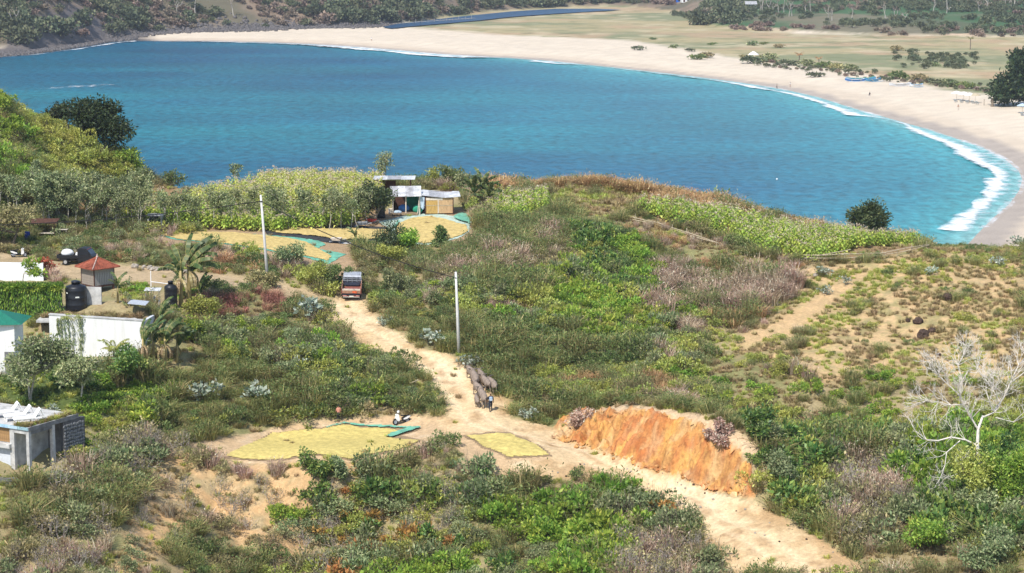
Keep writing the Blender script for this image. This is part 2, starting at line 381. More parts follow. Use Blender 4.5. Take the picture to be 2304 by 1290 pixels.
Cr = lerp(Cr, (.74, .58, .37), _rt*.55); Cr = lerp(Cr, (.44, .29, .15), np.clip((_rd-1.7)/1.2, 0, 1)*np.clip((n2-.30)*3, .1, .8)); Cr = lerp(Cr, (.40, .25, .13), np.exp(-(_rd/.35)**2)*np.clip((n2-.42)*4, 0, 1)*.5)
Cg = Cg*(1-mk['road'][..., None]) + Cr*mk['road'][..., None]
Cb = lerp(np.zeros(GX.shape+(3,))+np.array([.62, .33, .11]), (.56, .20, .07), np.clip((fbm(_along*.7, GZ0*.35, 4)-.47)*6, 0, 1)*.85)
Cb = lerp(Cb, (.66, .46, .24), np.clip((fbm(_along*1.1+20, GZ0*.4+7, 4)-.55)*6, 0, 1))
Cb = lerp(Cb, (.25, .11, .05), np.clip((fbm(GX*2.2, GY*2.2, 3)-.62)*8, 0, 1)*.8)
Cg = Cg*(1-mk['bank'][..., None]) + Cb*mk['bank'][..., None]
Cg = lerp(Cg, (.56, .40, .25), mk['banktop']*.9)
Cg *= (0.82 + .36*fbm(GX*6, GY*6, 2))[..., None]

def soil_mat(name, bump=.5, rough=.9):
    m, t = nt(name); L = t.links.new
    out = N(t, 'ShaderNodeOutputMaterial'); p = N(t, 'ShaderNodeBsdfPrincipled'); p.inputs['Roughness'].default_value = rough; p.inputs['Specular IOR Level'].default_value = .1
    a = N(t, 'ShaderNodeVertexColor', layer_name='Col'); tc = N(t, 'ShaderNodeTexCoord')
    n = N(t, 'ShaderNodeTexNoise', Scale=3.5, Detail=8.0, Roughness=.7); L(tc.outputs['Object'], n.inputs['Vector'])
    mr = N(t, 'ShaderNodeMapRange'); mr.inputs['From Min'].default_value = .3; mr.inputs['From Max'].default_value = .7; mr.inputs['To Min'].default_value = .74; mr.inputs['To Max'].default_value = 1.2
    L(n.outputs[0], mr.inputs['Value'])
    mx = N(t, 'ShaderNodeMix', data_type='RGBA', blend_type='MULTIPLY'); mx.inputs[0].default_value = 1.0
    L(a.outputs[0], mx.inputs[6]); L(mr.outputs[0], mx.inputs[7]); L(mx.outputs[2], p.inputs['Base Color'])
    n2_ = N(t, 'ShaderNodeTexNoise', Scale=1.6, Detail=8.0, Roughness=.72); L(tc.outputs['Object'], n2_.inputs['Vector'])
    b = N(t, 'ShaderNodeBump', Strength=bump, Distance=.35); L(n2_.outputs[0], b.inputs['Height']); L(b.outputs[0], p.inputs['Normal'])
    L(p.outputs[0], out.inputs[0]); return m
SOIL = soil_mat('soil')
def grid_object(name, X, Y, Z, C, sel, material):
    """faces of a grid chosen by a mask, as one object"""
    ny, nx = X.shape; idx = np.arange(nx*ny).reshape(ny, nx)
    f = np.stack([idx[:-1, :-1], idx[:-1, 1:], idx[1:, 1:], idx[1:, :-1]], -1)[sel]
    used, inv = np.unique(f, return_inverse=True); f = inv.reshape(-1, 4)
    v = np.stack([X.ravel()[used], Y.ravel()[used], Z.ravel()[used]], -1)
    me = npmesh(name, v, f, [material], smooth=True)
    ca = me.color_attributes.new('Col', 'FLOAT_COLOR', 'POINT')
    c = np.ones((len(used), 4), np.float32); c[:, :3] = C.reshape(-1, 3)[used]; ca.data.foreach_set('color', c.ravel())
    return tag(link(name, me), kind='structure')
_fm = lambda a: (a[:-1, :-1]+a[1:, 1:])/2
_sr = _fm(mk['road']) >= .5; _sl = (_fm(mk['lane']) >= .5) & ~_sr; _sb = ((_fm(mk['bank']) >= .5)) & ~_sr & ~_sl
grid_object('dirt_road', GX, GY, GZ, Cg, _sr, SOIL)
grid_object('dirt_lane', GX, GY, GZ, Cg, _sl, SOIL)
_bx, _by = GX[mk['bank'] > .2], GY[mk['bank'] > .2]
BX, BY = np.meshgrid(np.arange(_bx.min()-.5, _bx.max()+.5, .11), np.arange(_by.min()-.5, _by.max()+.5, .11))
_bm = bil(gx, gy, mk['bank'], BX, BY); _al = BX*.75-BY*.66; _ac = BX*.66+BY*.75
_al = _al + (fbm(BX*.7+4, BY*.7, 4)-.5)*3.2; _ac = _ac + (fbm(BX*.6+60, BY*.6, 3)-.5)*3; _rid = 1-np.abs(2*fbm(_al*.95, _ac*.55, 5)-1); _lump = fbm(BX*1.6, BY*1.6, 4); _fine = fbm(BX*4.5+3, BY*4.5, 3)
BZ = bil(gx, gy, GZ, BX, BY) + _bm*((_rid-.75)*1.0 + (_lump-.5)*1.25 + (_fine-.5)*.5) + .03
BC = np.stack([bil(gx, gy, Cg[..., k], BX, BY) for k in range(3)], -1)
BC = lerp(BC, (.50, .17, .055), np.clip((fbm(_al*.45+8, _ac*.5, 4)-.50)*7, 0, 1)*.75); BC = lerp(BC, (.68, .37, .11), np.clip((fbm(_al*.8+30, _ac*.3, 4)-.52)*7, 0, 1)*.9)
BC = lerp(BC, (.22, .085, .035), np.clip((.60-_rid)*3, 0, 1)*.7); BC = lerp(BC, (.30, .12, .05), np.clip((_fine-.58)*6, 0, 1)*.6); BC = lerp(BC, (.62, .42, .20), np.clip((.38-_lump)*6, 0, 1)*.6)  # gullies between the ridges darkened, shade put into the soil colour
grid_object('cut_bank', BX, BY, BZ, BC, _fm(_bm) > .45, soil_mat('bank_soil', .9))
_sb &= _fm(mk['bank']) > .85
grid_object('hillside', GX, GY, GZ, Cg, ~(_sr | _sl | _sb), SOIL)

# ------------------------------------------------------------------ bay, beach, plain and hills beyond
SHORE_PX = [(-900,170),(-400,155),(-100,137),(0,129),(60,124),(120,116),(190,106),(250,95),(300,92),(380,93),(500,94),(600,96),(700,100),(768,104),(850,110),(930,117),(1000,123),(1080,128),(1150,131),(1230,137),(1300,144),(1380,152),(1450,160),(1540,170),(1620,180),(1700,191),(1770,203),(1840,219),(1900,238),(1950,253),(1990,264),(2040,278),(2090,292),(2150,312),(2210,332),(2260,358),(2292,385),(2300,405),(2292,430),(2270,460),(2235,490),(2200,525),(2150,580),(2080,680),(1980,800)]
SHORE = [tuple(map(float, on_plane(u, v))) for u, v in SHORE_PX]
SEA_POLY = SHORE + [(120, 200), (-400, 200), (-900, 400), (SHORE[0][0]-300, SHORE[0][1])]
FOOT_PX = [(-900,150),(-100,118),(0,108),(60,108),(150,96),(240,86),(330,78),(430,73),(600,68),(740,64),(850,60),(930,50),(1060,30),(1250,18),(1400,14),(1520,26),(1600,60),(1700,68),(1850,76),(2000,82),(2304,85),(2700,88)]
_fu = np.array([p[0] for p in FOOT_PX], float); _fy = np.array([on_plane(p[0], p[1], 1.5)[1] for p in FOOT_PX])
SLOPE_U = [(-900,.45),(0,.42),(300,.38),(600,.30),(900,.24),(1300,.14),(1500,.05),(1600,.018),(2304,.016),(2700,.02)]
_su = np.array([p[0] for p in SLOPE_U], float); _ss = np.array([p[1] for p in SLOPE_U])
fx_ = np.concatenate([np.arange(-640, 640, 3.2)]); fy_ = np.concatenate([np.arange(380, 1500, 3.4), np.linspace(1500, 3200, 130)])
FX, FY = np.meshgrid(fx_, fy_)
def far_z(x, y):
    x = np.asarray(x, float); y = np.asarray(y, float)
    d = sdist_line(SHORE, x, y); sd = np.where(inside(SEA_POLY, x, y), -d, d)
    z = np.where(sd < 0, np.maximum(sd*.06, -4), np.minimum(sd*.055, 1.6))
    z += np.clip((sd-18)/20, 0, 1)*(fbm(x*.05, y*.05, 4)-.45)*1.3*np.clip((150-sd)/60, 0, 1)
    u = CU + FPX*x/(y*cP + 60*sP)
    yf = np.interp(u, _fu, _fy); sl = np.interp(u, _su, _ss)
    dd = np.maximum(0, y-yf); lift = np.minimum(1.6, dd*.4)*np.where(u > 1550, .9, .3)
    hill = sl*dd*np.clip(dd/18+.35, 0, 1)*(.8+.5*fbm(x*.012+3, y*.012, 3)) + lift
    hill *= np.where(u < 1500, np.exp(-np.maximum(0, dd-450)/900), 1)
    z = z + np.where(sd > 0, hill, 0)
    return z, sd, u, dd
FZ, FSD, FUa, FDD = far_z(FX, FY)
FU, FV = proj(FX, FY, FZ)
FZ += np.where(FSD > 25, (fbm(FX*.15, FY*.15, 3)-.5)*.5, 0)*np.where(FDD > 0, 2.2, 1)
_ff = lambda s, o=4, k=0: fbm(FX*s+k, FY*s+k*.7, o)
Cf = np.zeros(FX.shape+(3,)) + np.array([.60, .51, .395])                         # dry sand
Cf = lerp(Cf, (.53, .435, .33), np.clip((14+5*_ff(.03)-FSD)/3, 0, 1)*.75)
Cf = lerp(Cf, (.37, .315, .265), np.clip(((4.5+1.5*np.clip((FU-1700)/500, 0, 1)+3*_ff(.03, 3, 5))-FSD)/1.0, 0, 1))
PLAIN = [(905,60),(930,40),(1080,15),(1280,0),(1480,0),(1600,50),(1800,76),(2304,84),(2500,86),(2500,225),(2250,215),(2130,205),(2020,180),(1900,158),(1800,148),(1690,138),(1640,128),(1540,110),(1420,92),(1280,85),(1120,78),(1000,68)]
pm = zmask(PLAIN, FU, FV, 3, 2, FX*.08, FY*.08)
Cp = lerp(np.zeros(FX.shape+(3,))+np.array([.36, .30, .165]), (.20, .215, .115), np.clip((fbm(FX*.010+9, FY*.022, 4)-.44)*7, 0, 1)*.9)
Cp = lerp(Cp, (.40, .28, .17), np.clip((_ff(.03, 4, 29)-.56)*7, 0, 1)*.8); Cp = lerp(Cp, (.60, .50, .38), np.clip((_ff(.05, 4, 49)-.58)*8, 0, 1)*np.clip((90-FSD)/50, 0, 1))
Cp = lerp(Cp, (.15, .17, .08), np.clip((fbm(FX*.11, FY*.09, 3)-.60)*8, 0, 1)*.55); Cp = lerp(Cp, (.50, .42, .27), np.clip((fbm(FX*.07+70, FY*.05, 3)-.58)*7, 0, 1)*.6)
Cf = Cf*(1-pm[..., None]) + Cp*pm[..., None]
hm = np.clip(FDD/4, 0, 1)*(FSD > 12)
Ch = lerp(np.zeros(FX.shape+(3,))+np.array([.235, .175, .125]), (.13, .115, .075), np.clip((_ff(.03, 4, 3)-.45)*5, 0, 1))
Ch = lerp(Ch, (.06, .12, .05), np.clip((FU-1560)/60, 0, 1)*np.clip((_ff(.006, 3, 61)-.30)*8, .35, 1))   # green fields on the right
Cf = Cf*(1-hm[..., None]) + Ch*hm[..., None]
RB = ((FU > 1560) & (FDD > 0))*np.clip(1-abs(FDD-3)/4, 0, 1)
Cf = lerp(Cf, (.52, .38, .27), RB*np.clip((_ff(.04, 3, 13)-.42)*6, 0, 1))
rk = np.clip((360-FU)/60, 0, 1)*np.clip((26-FSD)/4, 0, 1)*(FSD > -6)                # dark rocky shore on the left
Cf = lerp(Cf, (.13, .115, .11), rk); Cf = lerp(Cf, (.045, .042, .045), np.clip((360-FU)/60, 0, 1)*np.clip((9-FSD)/3, 0, 1))
rk2 = ((FU > 250) & (FU < 900) & (FDD > 0))*np.clip(1-abs(FDD-2)/9, 0, 1); Cf = lerp(Cf, (.17, .155, .145), rk2)
Cf *= (.85+.3*_ff(.6, 2, 4))[..., None]
SAND = soil_mat('sand', .25, .85)
_s = _fm(pm); _h = _fm(hm); _sd = _fm(FSD)
_vis = (_sd > -60)
grid_object('far_hills', FX, FY, FZ, Cf, _vis & (_h >= .5), SOIL)
grid_object('coastal_plain', FX, FY, FZ, Cf, _vis & (_h < .5) & (_s >= .5), SAND)
grid_object('beach', FX, FY, FZ, Cf, _vis & (_h < .5) & (_s < .5), SAND)
def F(u, v):
    """point on the far land under a pixel"""
    rx, rz = ray(u, v); ys = np.arange(400, 2600, 1.0)
    z = far_z(rx*ys, ys)[0]; k = np.argmax(z >= CAM_H+rz*ys)
    return Vector((float(rx*ys[k]), float(ys[k]), float(z[k])))
# sea: one sheet, coloured by depth (shallow over sand is turquoise)
sx_ = np.arange(-640, 230, 4.0); sy_ = np.concatenate([np.arange(200, 420, 12.0), np.arange(420, 1200, 4.0)])
SX, SY = np.meshgrid(sx_, sy_)
SSD = sdist_line(SHORE, SX, SY); SIN = inside(SEA_POLY, SX, SY); SSD = np.where(SIN, SSD, -SSD)
SU, SV = proj(SX, SY, 0*SX)
bandn = fbm(SX*.006+SY*.002, SY*.016, 4)
Cs = np.zeros(SX.shape+(3,)) + np.array([.004, .072, .142])
Cs = lerp(Cs, (.011, .160, .205), np.clip(np.exp(-((SY-700-60*(fbm(SX*.01, SY*.01, 3)-.5)*4)/150)**2)*.75 + (bandn-.5)*1.2 + (fbm(SX*.02+9, SY*.03, 3)-.5)*.5, 0, 1))
Cs = lerp(Cs, (.012, .095, .165), np.clip((520-SX-SY)/400, 0, 1)*np.clip((SY-760)/150, 0, 1)*np.clip((-SX-60)/90, 0, 1))
Cs = lerp(Cs, (.025, .21, .25), np.clip(1-SSD/70, 0, 1)**1.3*np.clip((SX+170)/160, 0, 1))
Cs = lerp(Cs, (.055, .27, .28), np.clip(1-SSD/22, 0, 1)**1.2*np.clip((SX+150)/150, 0, 1))
Cs = lerp(Cs, (.22, .40, .38), np.clip(1-SSD/7, 0, 1)*np.clip((SX+150)/150, 0, 1)*.8)
Cs *= (.80+.40*fbm(SX*.018+3, SY*.030, 4))[..., None]
def water_mat(name, wave=1.0, rough=.3, attr=True, col=(.02, .05, .09)):
    m, t = nt(name); L = t.links.new
    out = N(t, 'ShaderNodeOutputMaterial'); p = N(t, 'ShaderNodeBsdfPrincipled')
    p.inputs['Roughness'].default_value = rough; p.inputs['IOR'].default_value = 1.333; p.inputs['Specular IOR Level'].default_value = .05
    tc = N(t, 'ShaderNodeTexCoord'); mp = N(t, 'ShaderNodeMapping'); mp.inputs['Scale'].default_value = (.8, .42, 1); mp.inputs['Rotation'].default_value = (0, 0, .15)
    L(tc.outputs['Object'], mp.inputs[0])
    n_ = N(t, 'ShaderNodeTexNoise', Scale=.5, Detail=7.0, Roughness=.62); L(mp.outputs[0], n_.inputs['Vector'])
    b = N(t, 'ShaderNodeBump', Strength=.9, Distance=.55*wave); L(n_.outputs[0], b.inputs['Height']); L(b.outputs[0], p.inputs['Normal'])
    mr = N(t, 'ShaderNodeMapRange'); mr.inputs['From Min'].default_value = .3; mr.inputs['From Max'].default_value = .7; mr.inputs['To Min'].default_value = .55; mr.inputs['To Max'].default_value = 1.5  # wave noise also scales the colour, painting the ripples' light and dark
    L(n_.outputs[0], mr.inputs['Value'])
    mx = N(t, 'ShaderNodeMix', data_type='RGBA', blend_type='MULTIPLY'); mx.inputs[0].default_value = 1.0
    if attr: a = N(t, 'ShaderNodeVertexColor', layer_name='Col'); L(a.outputs[0], mx.inputs[6])
    else: mx.inputs[6].default_value = rgba(col)
    L(mr.outputs[0], mx.inputs[7]); L(mx.outputs[2], p.inputs['Base Color']); L(p.outputs[0], out.inputs[0]); return m
SEA = water_mat('sea_water')
grid_object('sea', SX, SY, SX*0, Cs, _fm(SSD) > -12, SEA)
# lagoon and stream behind the sand spit
RIVER_PX = [(860,61),(905,52),(960,46),(1050,36),(1150,26),(1250,20),(1340,20),(1400,22),(1350,25),(1250,31),(1150,38),(1080,46),(1000,53),(930,59),(880,64)]
pts = [on_plane(u, v, 2.15) for u, v in RIVER_PX]
rb = MB(); rb.add([(float(x), float(y), 0) for x, y in pts], [tuple(range(len(pts)))])
RIVER = rb.build('river', water_mat('river_water', .4, .3, False, (.018, .060, .125))); RIVER['kind'] = 'structure'
_me = RIVER.data; RIVER.location.z = 2.15
# ------------------------------------------------------------------ plant parts
def rot_frames(d, rng, roll=None):
    """orthonormal frames along directions d"""
    d = d/np.maximum(np.linalg.norm(d, axis=1, keepdims=True), 1e-9)
    r = rng.normal(size=d.shape); a = np.cross(d, r); a /= np.maximum(np.linalg.norm(a, axis=1, keepdims=True), 1e-9)
    return d, a, np.cross(d, a)
def leaf_quads(c, d, L, W, rng, fold=.25, up=True):
    """diamond leaves at c pointing along d"""
    d, a, b = rot_frames(d, rng)
    if up:   # turn the blade's face mostly upwards
        z = np.zeros_like(d); z[:, 2] = .6; z += rng.normal(size=d.shape)*.75
        a = np.cross(d, z); a /= np.maximum(np.linalg.norm(a, axis=1, keepdims=True), 1e-9); b = np.cross(a, d)
    L = np.asarray(L).reshape(-1, 1); W = np.asarray(W).reshape(-1, 1)
    v = np.stack([c, c + d*L*.45 + a*W*.5 + b*W*fold*.5, c + d*L - b*L*.08, c + d*L*.45 - a*W*.5 + b*W*fold*.5], 1)
    n = len(c); f = np.arange(n*4).reshape(n, 4)
    return v.reshape(-1, 3), f
def blades(n, rng, h=(.5, 1.0), w=.035, spread=.6, rad=.25, bend=.35):
    """grass-like blades: two quads each, narrowing to the tip"""
    ang = rng.random(n)*2*np.pi; r = np.sqrt(rng.random(n))*rad
    b = np.stack([np.cos(ang)*r, np.sin(ang)*r, -.05+0*r], 1)
    out = ang + rng.normal(size=n)*.6; hh = rng.uniform(h[0], h[1], n); lean = rng.random(n)*spread
    dxy = np.stack([np.cos(out), np.sin(out)], 1)
    m = b.copy(); m[:, :2] += dxy*(lean*hh*.45)[:, None]; m[:, 2] += hh*.6
    t = b.copy(); t[:, :2] += dxy*(lean*hh*(1+bend))[:, None]; t[:, 2] += hh*(1-.3*lean)
    a = np.stack([-dxy[:, 1], dxy[:, 0], 0*hh], 1); a[:, :2] += rng.normal(size=(n, 2))*.5
    w = w*(0.6+.8*rng.random(n))[:, None]
    v = np.stack([b-a*w*.5, b+a*w*.5, m+a*w*.45, m-a*w*.45, t+a*w*.12, t-a*w*.12], 1).reshape(-1, 3)
    i = np.arange(n)[:, None]*6
    f = np.concatenate([i+np.array([[0, 1, 2, 3]]), i+np.array([[3, 2, 4, 5]])], 0)
    return v, f
class PB:
    """plant arrays with a material index"""
    def __init__(s): s.V = []; s.F = []; s.M = []; s.n = 0
    def add(s, v, f, m=0):
        s.V.append(np.asarray(v, float)); s.F.append(np.asarray(f)+s.n); s.M.append(np.full(len(f), m)); s.n += len(v); return s
    def mesh(s, name, mats): return npmesh(name, np.concatenate(s.V), np.concatenate(s.F), mats, np.concatenate(s.M))
def twig_tubes(segs, sides=3):
    """segs: list of (p0,p1,r0,r1) -> open tubes"""
    p0 = np.array([s[0] for s in segs], float); p1 = np.array([s[1] for s in segs], float)
    r0 = np.array([s[2] for s in segs]); r1 = np.array([s[3] for s in segs])
    d, a, b = rot_frames(p1-p0, np.random.default_rng(1))
    vs = []
    for p, r in ((p0, r0), (p1, r1)):
        for k in range(sides):
            t = 2*np.pi*k/sides; vs.append(p + (a*np.cos(t)+b*np.sin(t))*r[:, None])
    v = np.stack(vs, 1).reshape(-1, 3); n = len(segs); i = np.arange(n)[:, None]*(2*sides)
    f = np.concatenate([i+np.array([[k, (k+1) % sides, sides+(k+1) % sides, sides+k]]) for k in range(sides)], 0)
    return v, f
def branches(rng, p, d, L, r, depth, segs, ends, spread=.6, kids=(2, 4), up=.15, wob=.25, shrink=.72, nseg=3, droop=0.0):
    p = np.array(p, float); d = np.array(d, float); d /= np.linalg.norm(d)
    for k in range(nseg):
        d2 = d + rng.normal(size=3)*wob*.5 + np.array([0, 0, up-droop*k/nseg]); d2 /= np.linalg.norm(d2)
        q = p + d2*L/nseg; rr = r*(1-.32*(k+1)/nseg)
        segs.append((p, q, r*(1-.32*k/nseg), rr)); p, d = q, d2
        if depth > 0 and k == nseg-2 and nseg > 2 and rng.random() < .6:
            s = d + rng.normal(size=3)*spread; branches(rng, p, s, L*shrink*.8, rr*.6, depth-1, segs, ends, spread, kids, up, wob, shrink, nseg, droop)
    if depth == 0: ends.append((p, d)); return
    for _ in range(rng.integers(kids[0], kids[1]+1)):
        s = d + rng.normal(size=3)*spread
        branches(rng, p, s, L*shrink*rng.uniform(.75, 1.15), r*.62, depth-1, segs, ends, spread, kids, up, wob, shrink, nseg, droop)
def shell_points(n, lobes, rng):
    """points near the surface of several lobes, outward directions"""
    k = rng.choice(len(lobes), n, p=np.array([l[3]*l[4]*l[5] for l in lobes])**.67/np.sum(np.array([l[3]*l[4]*l[5] for l in lobes])**.67))
    o = rng.normal(size=(n, 3)); o[:, 2] = np.where(rng.random(n) < .75, np.abs(o[:, 2]), o[:, 2]); o /= np.linalg.norm(o, axis=1, keepdims=True)
    l = np.array(lobes)[k]; q = rng.random(n)**.4
    return l[:, :3] + o*l[:, 3:6]*(.35+.65*q)[:, None], o
# leaf colours
LM = {
 'bright': leaf_mat('leaf_bright', (0.136, 0.243, 0.031), (0.342, 0.476, 0.077), (0.593, 0.634, 0.115)),
 'dark': leaf_mat('leaf_dark', (0.087, 0.147, 0.046), (0.231, 0.293, 0.092), (0.405, 0.407, 0.179)),
 'olive': leaf_mat('leaf_olive', (0.195, 0.190, 0.080), (0.410, 0.359, 0.169), (0.682, 0.570, 0.296)),
 'yellowgreen': leaf_mat('leaf_yellowgreen', (0.257, 0.299, 0.058), (0.513, 0.519, 0.125), (0.638, 0.700, 0.250)),
 'purple': leaf_mat('twig_purple', (0.288, 0.198, 0.139), (0.557, 0.405, 0.293), (0.620, 0.608, 0.466), .1, .9, .05),
 'brown': leaf_mat('twig_brown', (0.307, 0.183, 0.087), (0.576, 0.374, 0.183), (0.620, 0.518, 0.288), .1, .9, .05),
 'red': leaf_mat('twig_red', (0.269, 0.115, 0.087), (0.480, 0.241, 0.173), (0.576, 0.346, 0.230), .1, .9, .05),
 'drygrass': leaf_mat('grass_dry', (.270, .205, .095), (.460, .365, .185), (.52, .44, .26), .2, .8, .05),
 'greengrass': leaf_mat('grass_green', (0.274, 0.323, 0.068), (0.548, 0.549, 0.134), (0.682, 0.694, 0.288), .25, .7, .1),
 'pale': leaf_mat('leaf_pale', (.190, .250, .180), (.400, .440, .350), (.52, .55, .46), .12, .6, .3),
 'rust': leaf_mat('leaf_rust', (0.228, 0.183, 0.049), (0.620, 0.326, 0.096), (0.620, 0.307, 0.096)),
 'grey': leaf_mat('twig_grey', (.260, .215, .175), (.480, .430, .380), None, .0, .9, .05),
 'deep': leaf_mat('leaf_deep', (0.058, 0.129, 0.031), (0.184, 0.279, 0.063), (0.420, 0.466, 0.111), .22, .45, .35),
 'tobacco': leaf_mat('leaf_tobacco', (0.228, 0.336, 0.048), (0.477, 0.574, 0.110), (0.700, 0.638, 0.199), .32),
 'tobaccoyellow': leaf_mat('leaf_tobacco_yellow', (0.410, 0.443, 0.085), (0.602, 0.635, 0.201), (0.602, 0.635, 0.317), .32),
 'flower': leaf_mat('flower_pale', (.420, .330, .230), (.640, .540, .420), None, .15, .8, .05),
 'banana': leaf_mat('leaf_banana', (.040, .075, .020), (.115, .165, .050), (.26, .25, .10), .3, .45, .3),
 'bougainvillea': leaf_mat('flower_red', (.400, .045, .030), (.620, .130, .090), (.10, .15, .04), .25),
 'greygreen': leaf_mat('leaf_greygreen', (0.129, 0.180, 0.071), (0.302, 0.338, 0.162), (0.511, 0.507, 0.263), .22),
 'far': leaf_mat('leaf_far', (0.075, 0.099, 0.057), (0.173, 0.188, 0.105), None, .1, .9, .05),
 'farbrown': leaf_mat('leaf_far_brown', (0.180, 0.138, 0.105), (0.323, 0.247, 0.188), None, .1, .9, .05),
 'darkest': leaf_mat('leaf_darkest', (.026, .046, .018), (.075, .105, .040), (.15, .17, .07), .25, .5, .3),  # darkest green foliage, for the dense dark trees
 'wisp': leaf_mat('wisp_green', (0.193, 0.201, 0.072), (0.402, 0.374, 0.146), (0.655, 0.540, 0.265), .35, .8, .08),
}
BARK = mat('bark', (.23, .185, .14), .9, var=.25, scale=4, bump=.4, spec=.1)
BARKPALE = mat('bark_pale', (.47, .43, .37), .85, var=.2, scale=5, bump=.3, spec=.1)
STEMY = mat('stem_yellow', (.40, .37, .13), .8, var=.2, scale=6, spec=.1)
GREYTWIG = LM['grey']

def bush_mesh(name, seed, key, n, L, W, r=.7, h=.9, lobes=5, stems=6, twig=None, wild=0):
    rng = np.random.default_rng(seed); p = PB(); wild += 4
    lb = [(rng.normal()*r*.55, rng.normal()*r*.55, h*rng.uniform(.22, .70), r*rng.uniform(.25, .60), r*rng.uniform(.25, .60), h*rng.uniform(.22, .48)) for _ in range(lobes+2)]
    c, o = shell_points(n, lb, rng); c[:, 2] = np.maximum(c[:, 2], .03)
    d = o + rng.normal(size=o.shape)*.55; d[:, 2] += .25
    v, f = leaf_quads(c, d, rng.uniform(.6, 1.35, n)*L, rng.uniform(.6, 1.3, n)*W, rng); p.add(v, f, 0)
    segs = []
    for _ in range(stems):
        l = lb[rng.integers(len(lb))]; e = np.array(l[:3]) + rng.normal(size=3)*.12; e[2] = max(e[2], .2)
        m_ = e*.5 + rng.normal(size=3)*.05; segs += [((0, 0, -.1), m_, .018, .013), (m_, e, .013, .007)]
    for _ in range(wild):        # bare shoots sticking out above the leaves
        a = rng.random()*6.28; b0 = np.array([math.cos(a)*r*.3, math.sin(a)*r*.3, h*.4]); e = b0 + np.array([math.cos(a)*.35*rng.random(), math.sin(a)*.35*rng.random(), h*rng.uniform(.6, .95)])
        segs += [(b0, (b0+e)/2+rng.normal(size=3)*.05, .014, .010), ((b0+e)/2, e, .010, .005)]
    v, f = twig_tubes(segs); p.add(v, f, 1)
    return p.mesh(name, [LM[key], twig or BARK])
def brush_mesh(name, seed, key, n, h=(.6, 1.2), w=.03, rad=.45, spread=.7, leaf=None, nl=0, ll=.10):
    """wispy upright brush: many thin shoots, some small leaves"""
    rng = np.random.default_rng(seed); p = PB()
    v, f = blades(n, rng, h, w, spread, rad); p.add(v, f, 0)
    if nl:
        c = np.stack([rng.normal(size=nl)*rad*.8, rng.normal(size=nl)*rad*.8, rng.uniform(.15, h[1]*.9, nl)], 1); d = rng.normal(size=(nl, 3)); d[:, 2] += .6
        v, f = leaf_quads(c, d, rng.uniform(.6, 1.4, nl)*ll, rng.uniform(.5, 1.2, nl)*ll*.5, rng); p.add(v, f, 1)
    return p.mesh(name, [LM[key], LM[leaf or key]])
def twigshrub_mesh(name, seed, key='grey', h=1.2, depth=3, r=.022, n=4, leaf=None, nl=0):
    rng = np.random.default_rng(seed); segs = []; ends = []
    for k in range(n):
        a = 6.28*k/n + rng.random(); branches(rng, (0, 0, -.1), (math.cos(a)*.6, math.sin(a)*.6, 1), h*.42, r, depth, segs, ends, .55, (2, 3), .12, .3, .72, 2)
    p = PB(); v, f = twig_tubes(segs); p.add(v, f, 0)
    if nl:
        e = np.array([x[0] for x in ends]); e = e[rng.integers(len(e), size=nl)] + rng.normal(size=(nl, 3))*.1
        v, f = leaf_quads(e, rng.normal(size=(nl, 3))+np.array([0, 0, .4]), rng.uniform(.08, .18, nl), rng.uniform(.05, .1, nl), rng); p.add(v, f, 1)
    return p.mesh(name, [LM[key], LM[leaf or 'olive']])
PROTO_COL = bpy.data.collections.new('plant_shapes')      # not linked to the scene
PROTOS = []; PID = {}
def proto(kind, me):
    o = bpy.data.objects.new('shape_%03d' % len(PROTOS), me); PROTO_COL.objects.link(o)
    PID.setdefault(kind, []).append(len(PROTOS)); PROTOS.append(me)
for i in range(5): proto('bright', bush_mesh('leafy_shrub', 100+i, 'bright', 420, .22, .12, .75, .95, 6))
for i in range(5): proto('dark', bush_mesh('scrub', 120+i, 'dark', 480, .17, .08, .75, .85, 6, wild=2))
for i in range(4): proto('yellowgreen', bush_mesh('shrub', 140+i, 'yellowgreen', 420, .18, .09, .75, .85, 6, wild=3))
for i in range(4): proto('olive', brush_mesh('brush', 160+i, 'olive', 170, (.5, 1.15), .035, .5, .8, 'dark', 150, .14))
for i in range(5): proto('wisp', brush_mesh('green_brush', 170+i, 'wisp', 200, (.4, 1.2), .04, .55, .95, 'dark', 190, .15))
for i in range(4): proto('oliveleaf', bush_mesh('olive_scrub', 180+i, 'olive', 420, .15, .07, .75, .8, 6, wild=5))
for i in range(4): proto('purple', brush_mesh('dry_brush', 200+i, 'purple', 190, (.5, 1.2), .028, .5, .7, 'purple', 60, .1))
for i in range(4): proto('brown', brush_mesh('brown_brush', 220+i, 'brown', 190, (.4, .95), .03, .55, .9, 'brown', 80, .1))
for i in range(2): proto('red', brush_mesh('red_brush', 240+i, 'red', 190, (.4, 1.0), .03, .55, .9, 'red', 120, .1))
for i in range(4): proto('drygrass', brush_mesh('dry_grass', 260+i, 'drygrass', 90, (.2, .55), .028, .25, .9))
for i in range(4): proto('greengrass', brush_mesh('green_grass', 280+i, 'greengrass', 90, (.2, .5), .032, .25, .9))
for i in range(5): proto('grey', twigshrub_mesh('bare_shrub', 300+i, 'grey', 1.25, 3, .020, 5, 'olive', 60))
for i in range(4): proto('pale', bush_mesh('pale_shrub', 320+i, 'pale', 130, .30, .19, .7, 1.2, 6, 8, None))
for i in range(4): proto('rust', bush_mesh('rust_shrub', 340+i, 'rust', 380, .22, .13, .75, .95, 6, wild=2))
for i in range(4): proto('deep', bush_mesh('deep_green_shrub', 360+i, 'deep', 420, .26, .13, .8, 1.05, 6))
for i in range(4): proto('greygreen', bush_mesh('grey_green_shrub', 380+i, 'greygreen', 460, .18, .09, .8, 1.0, 6, wild=4))
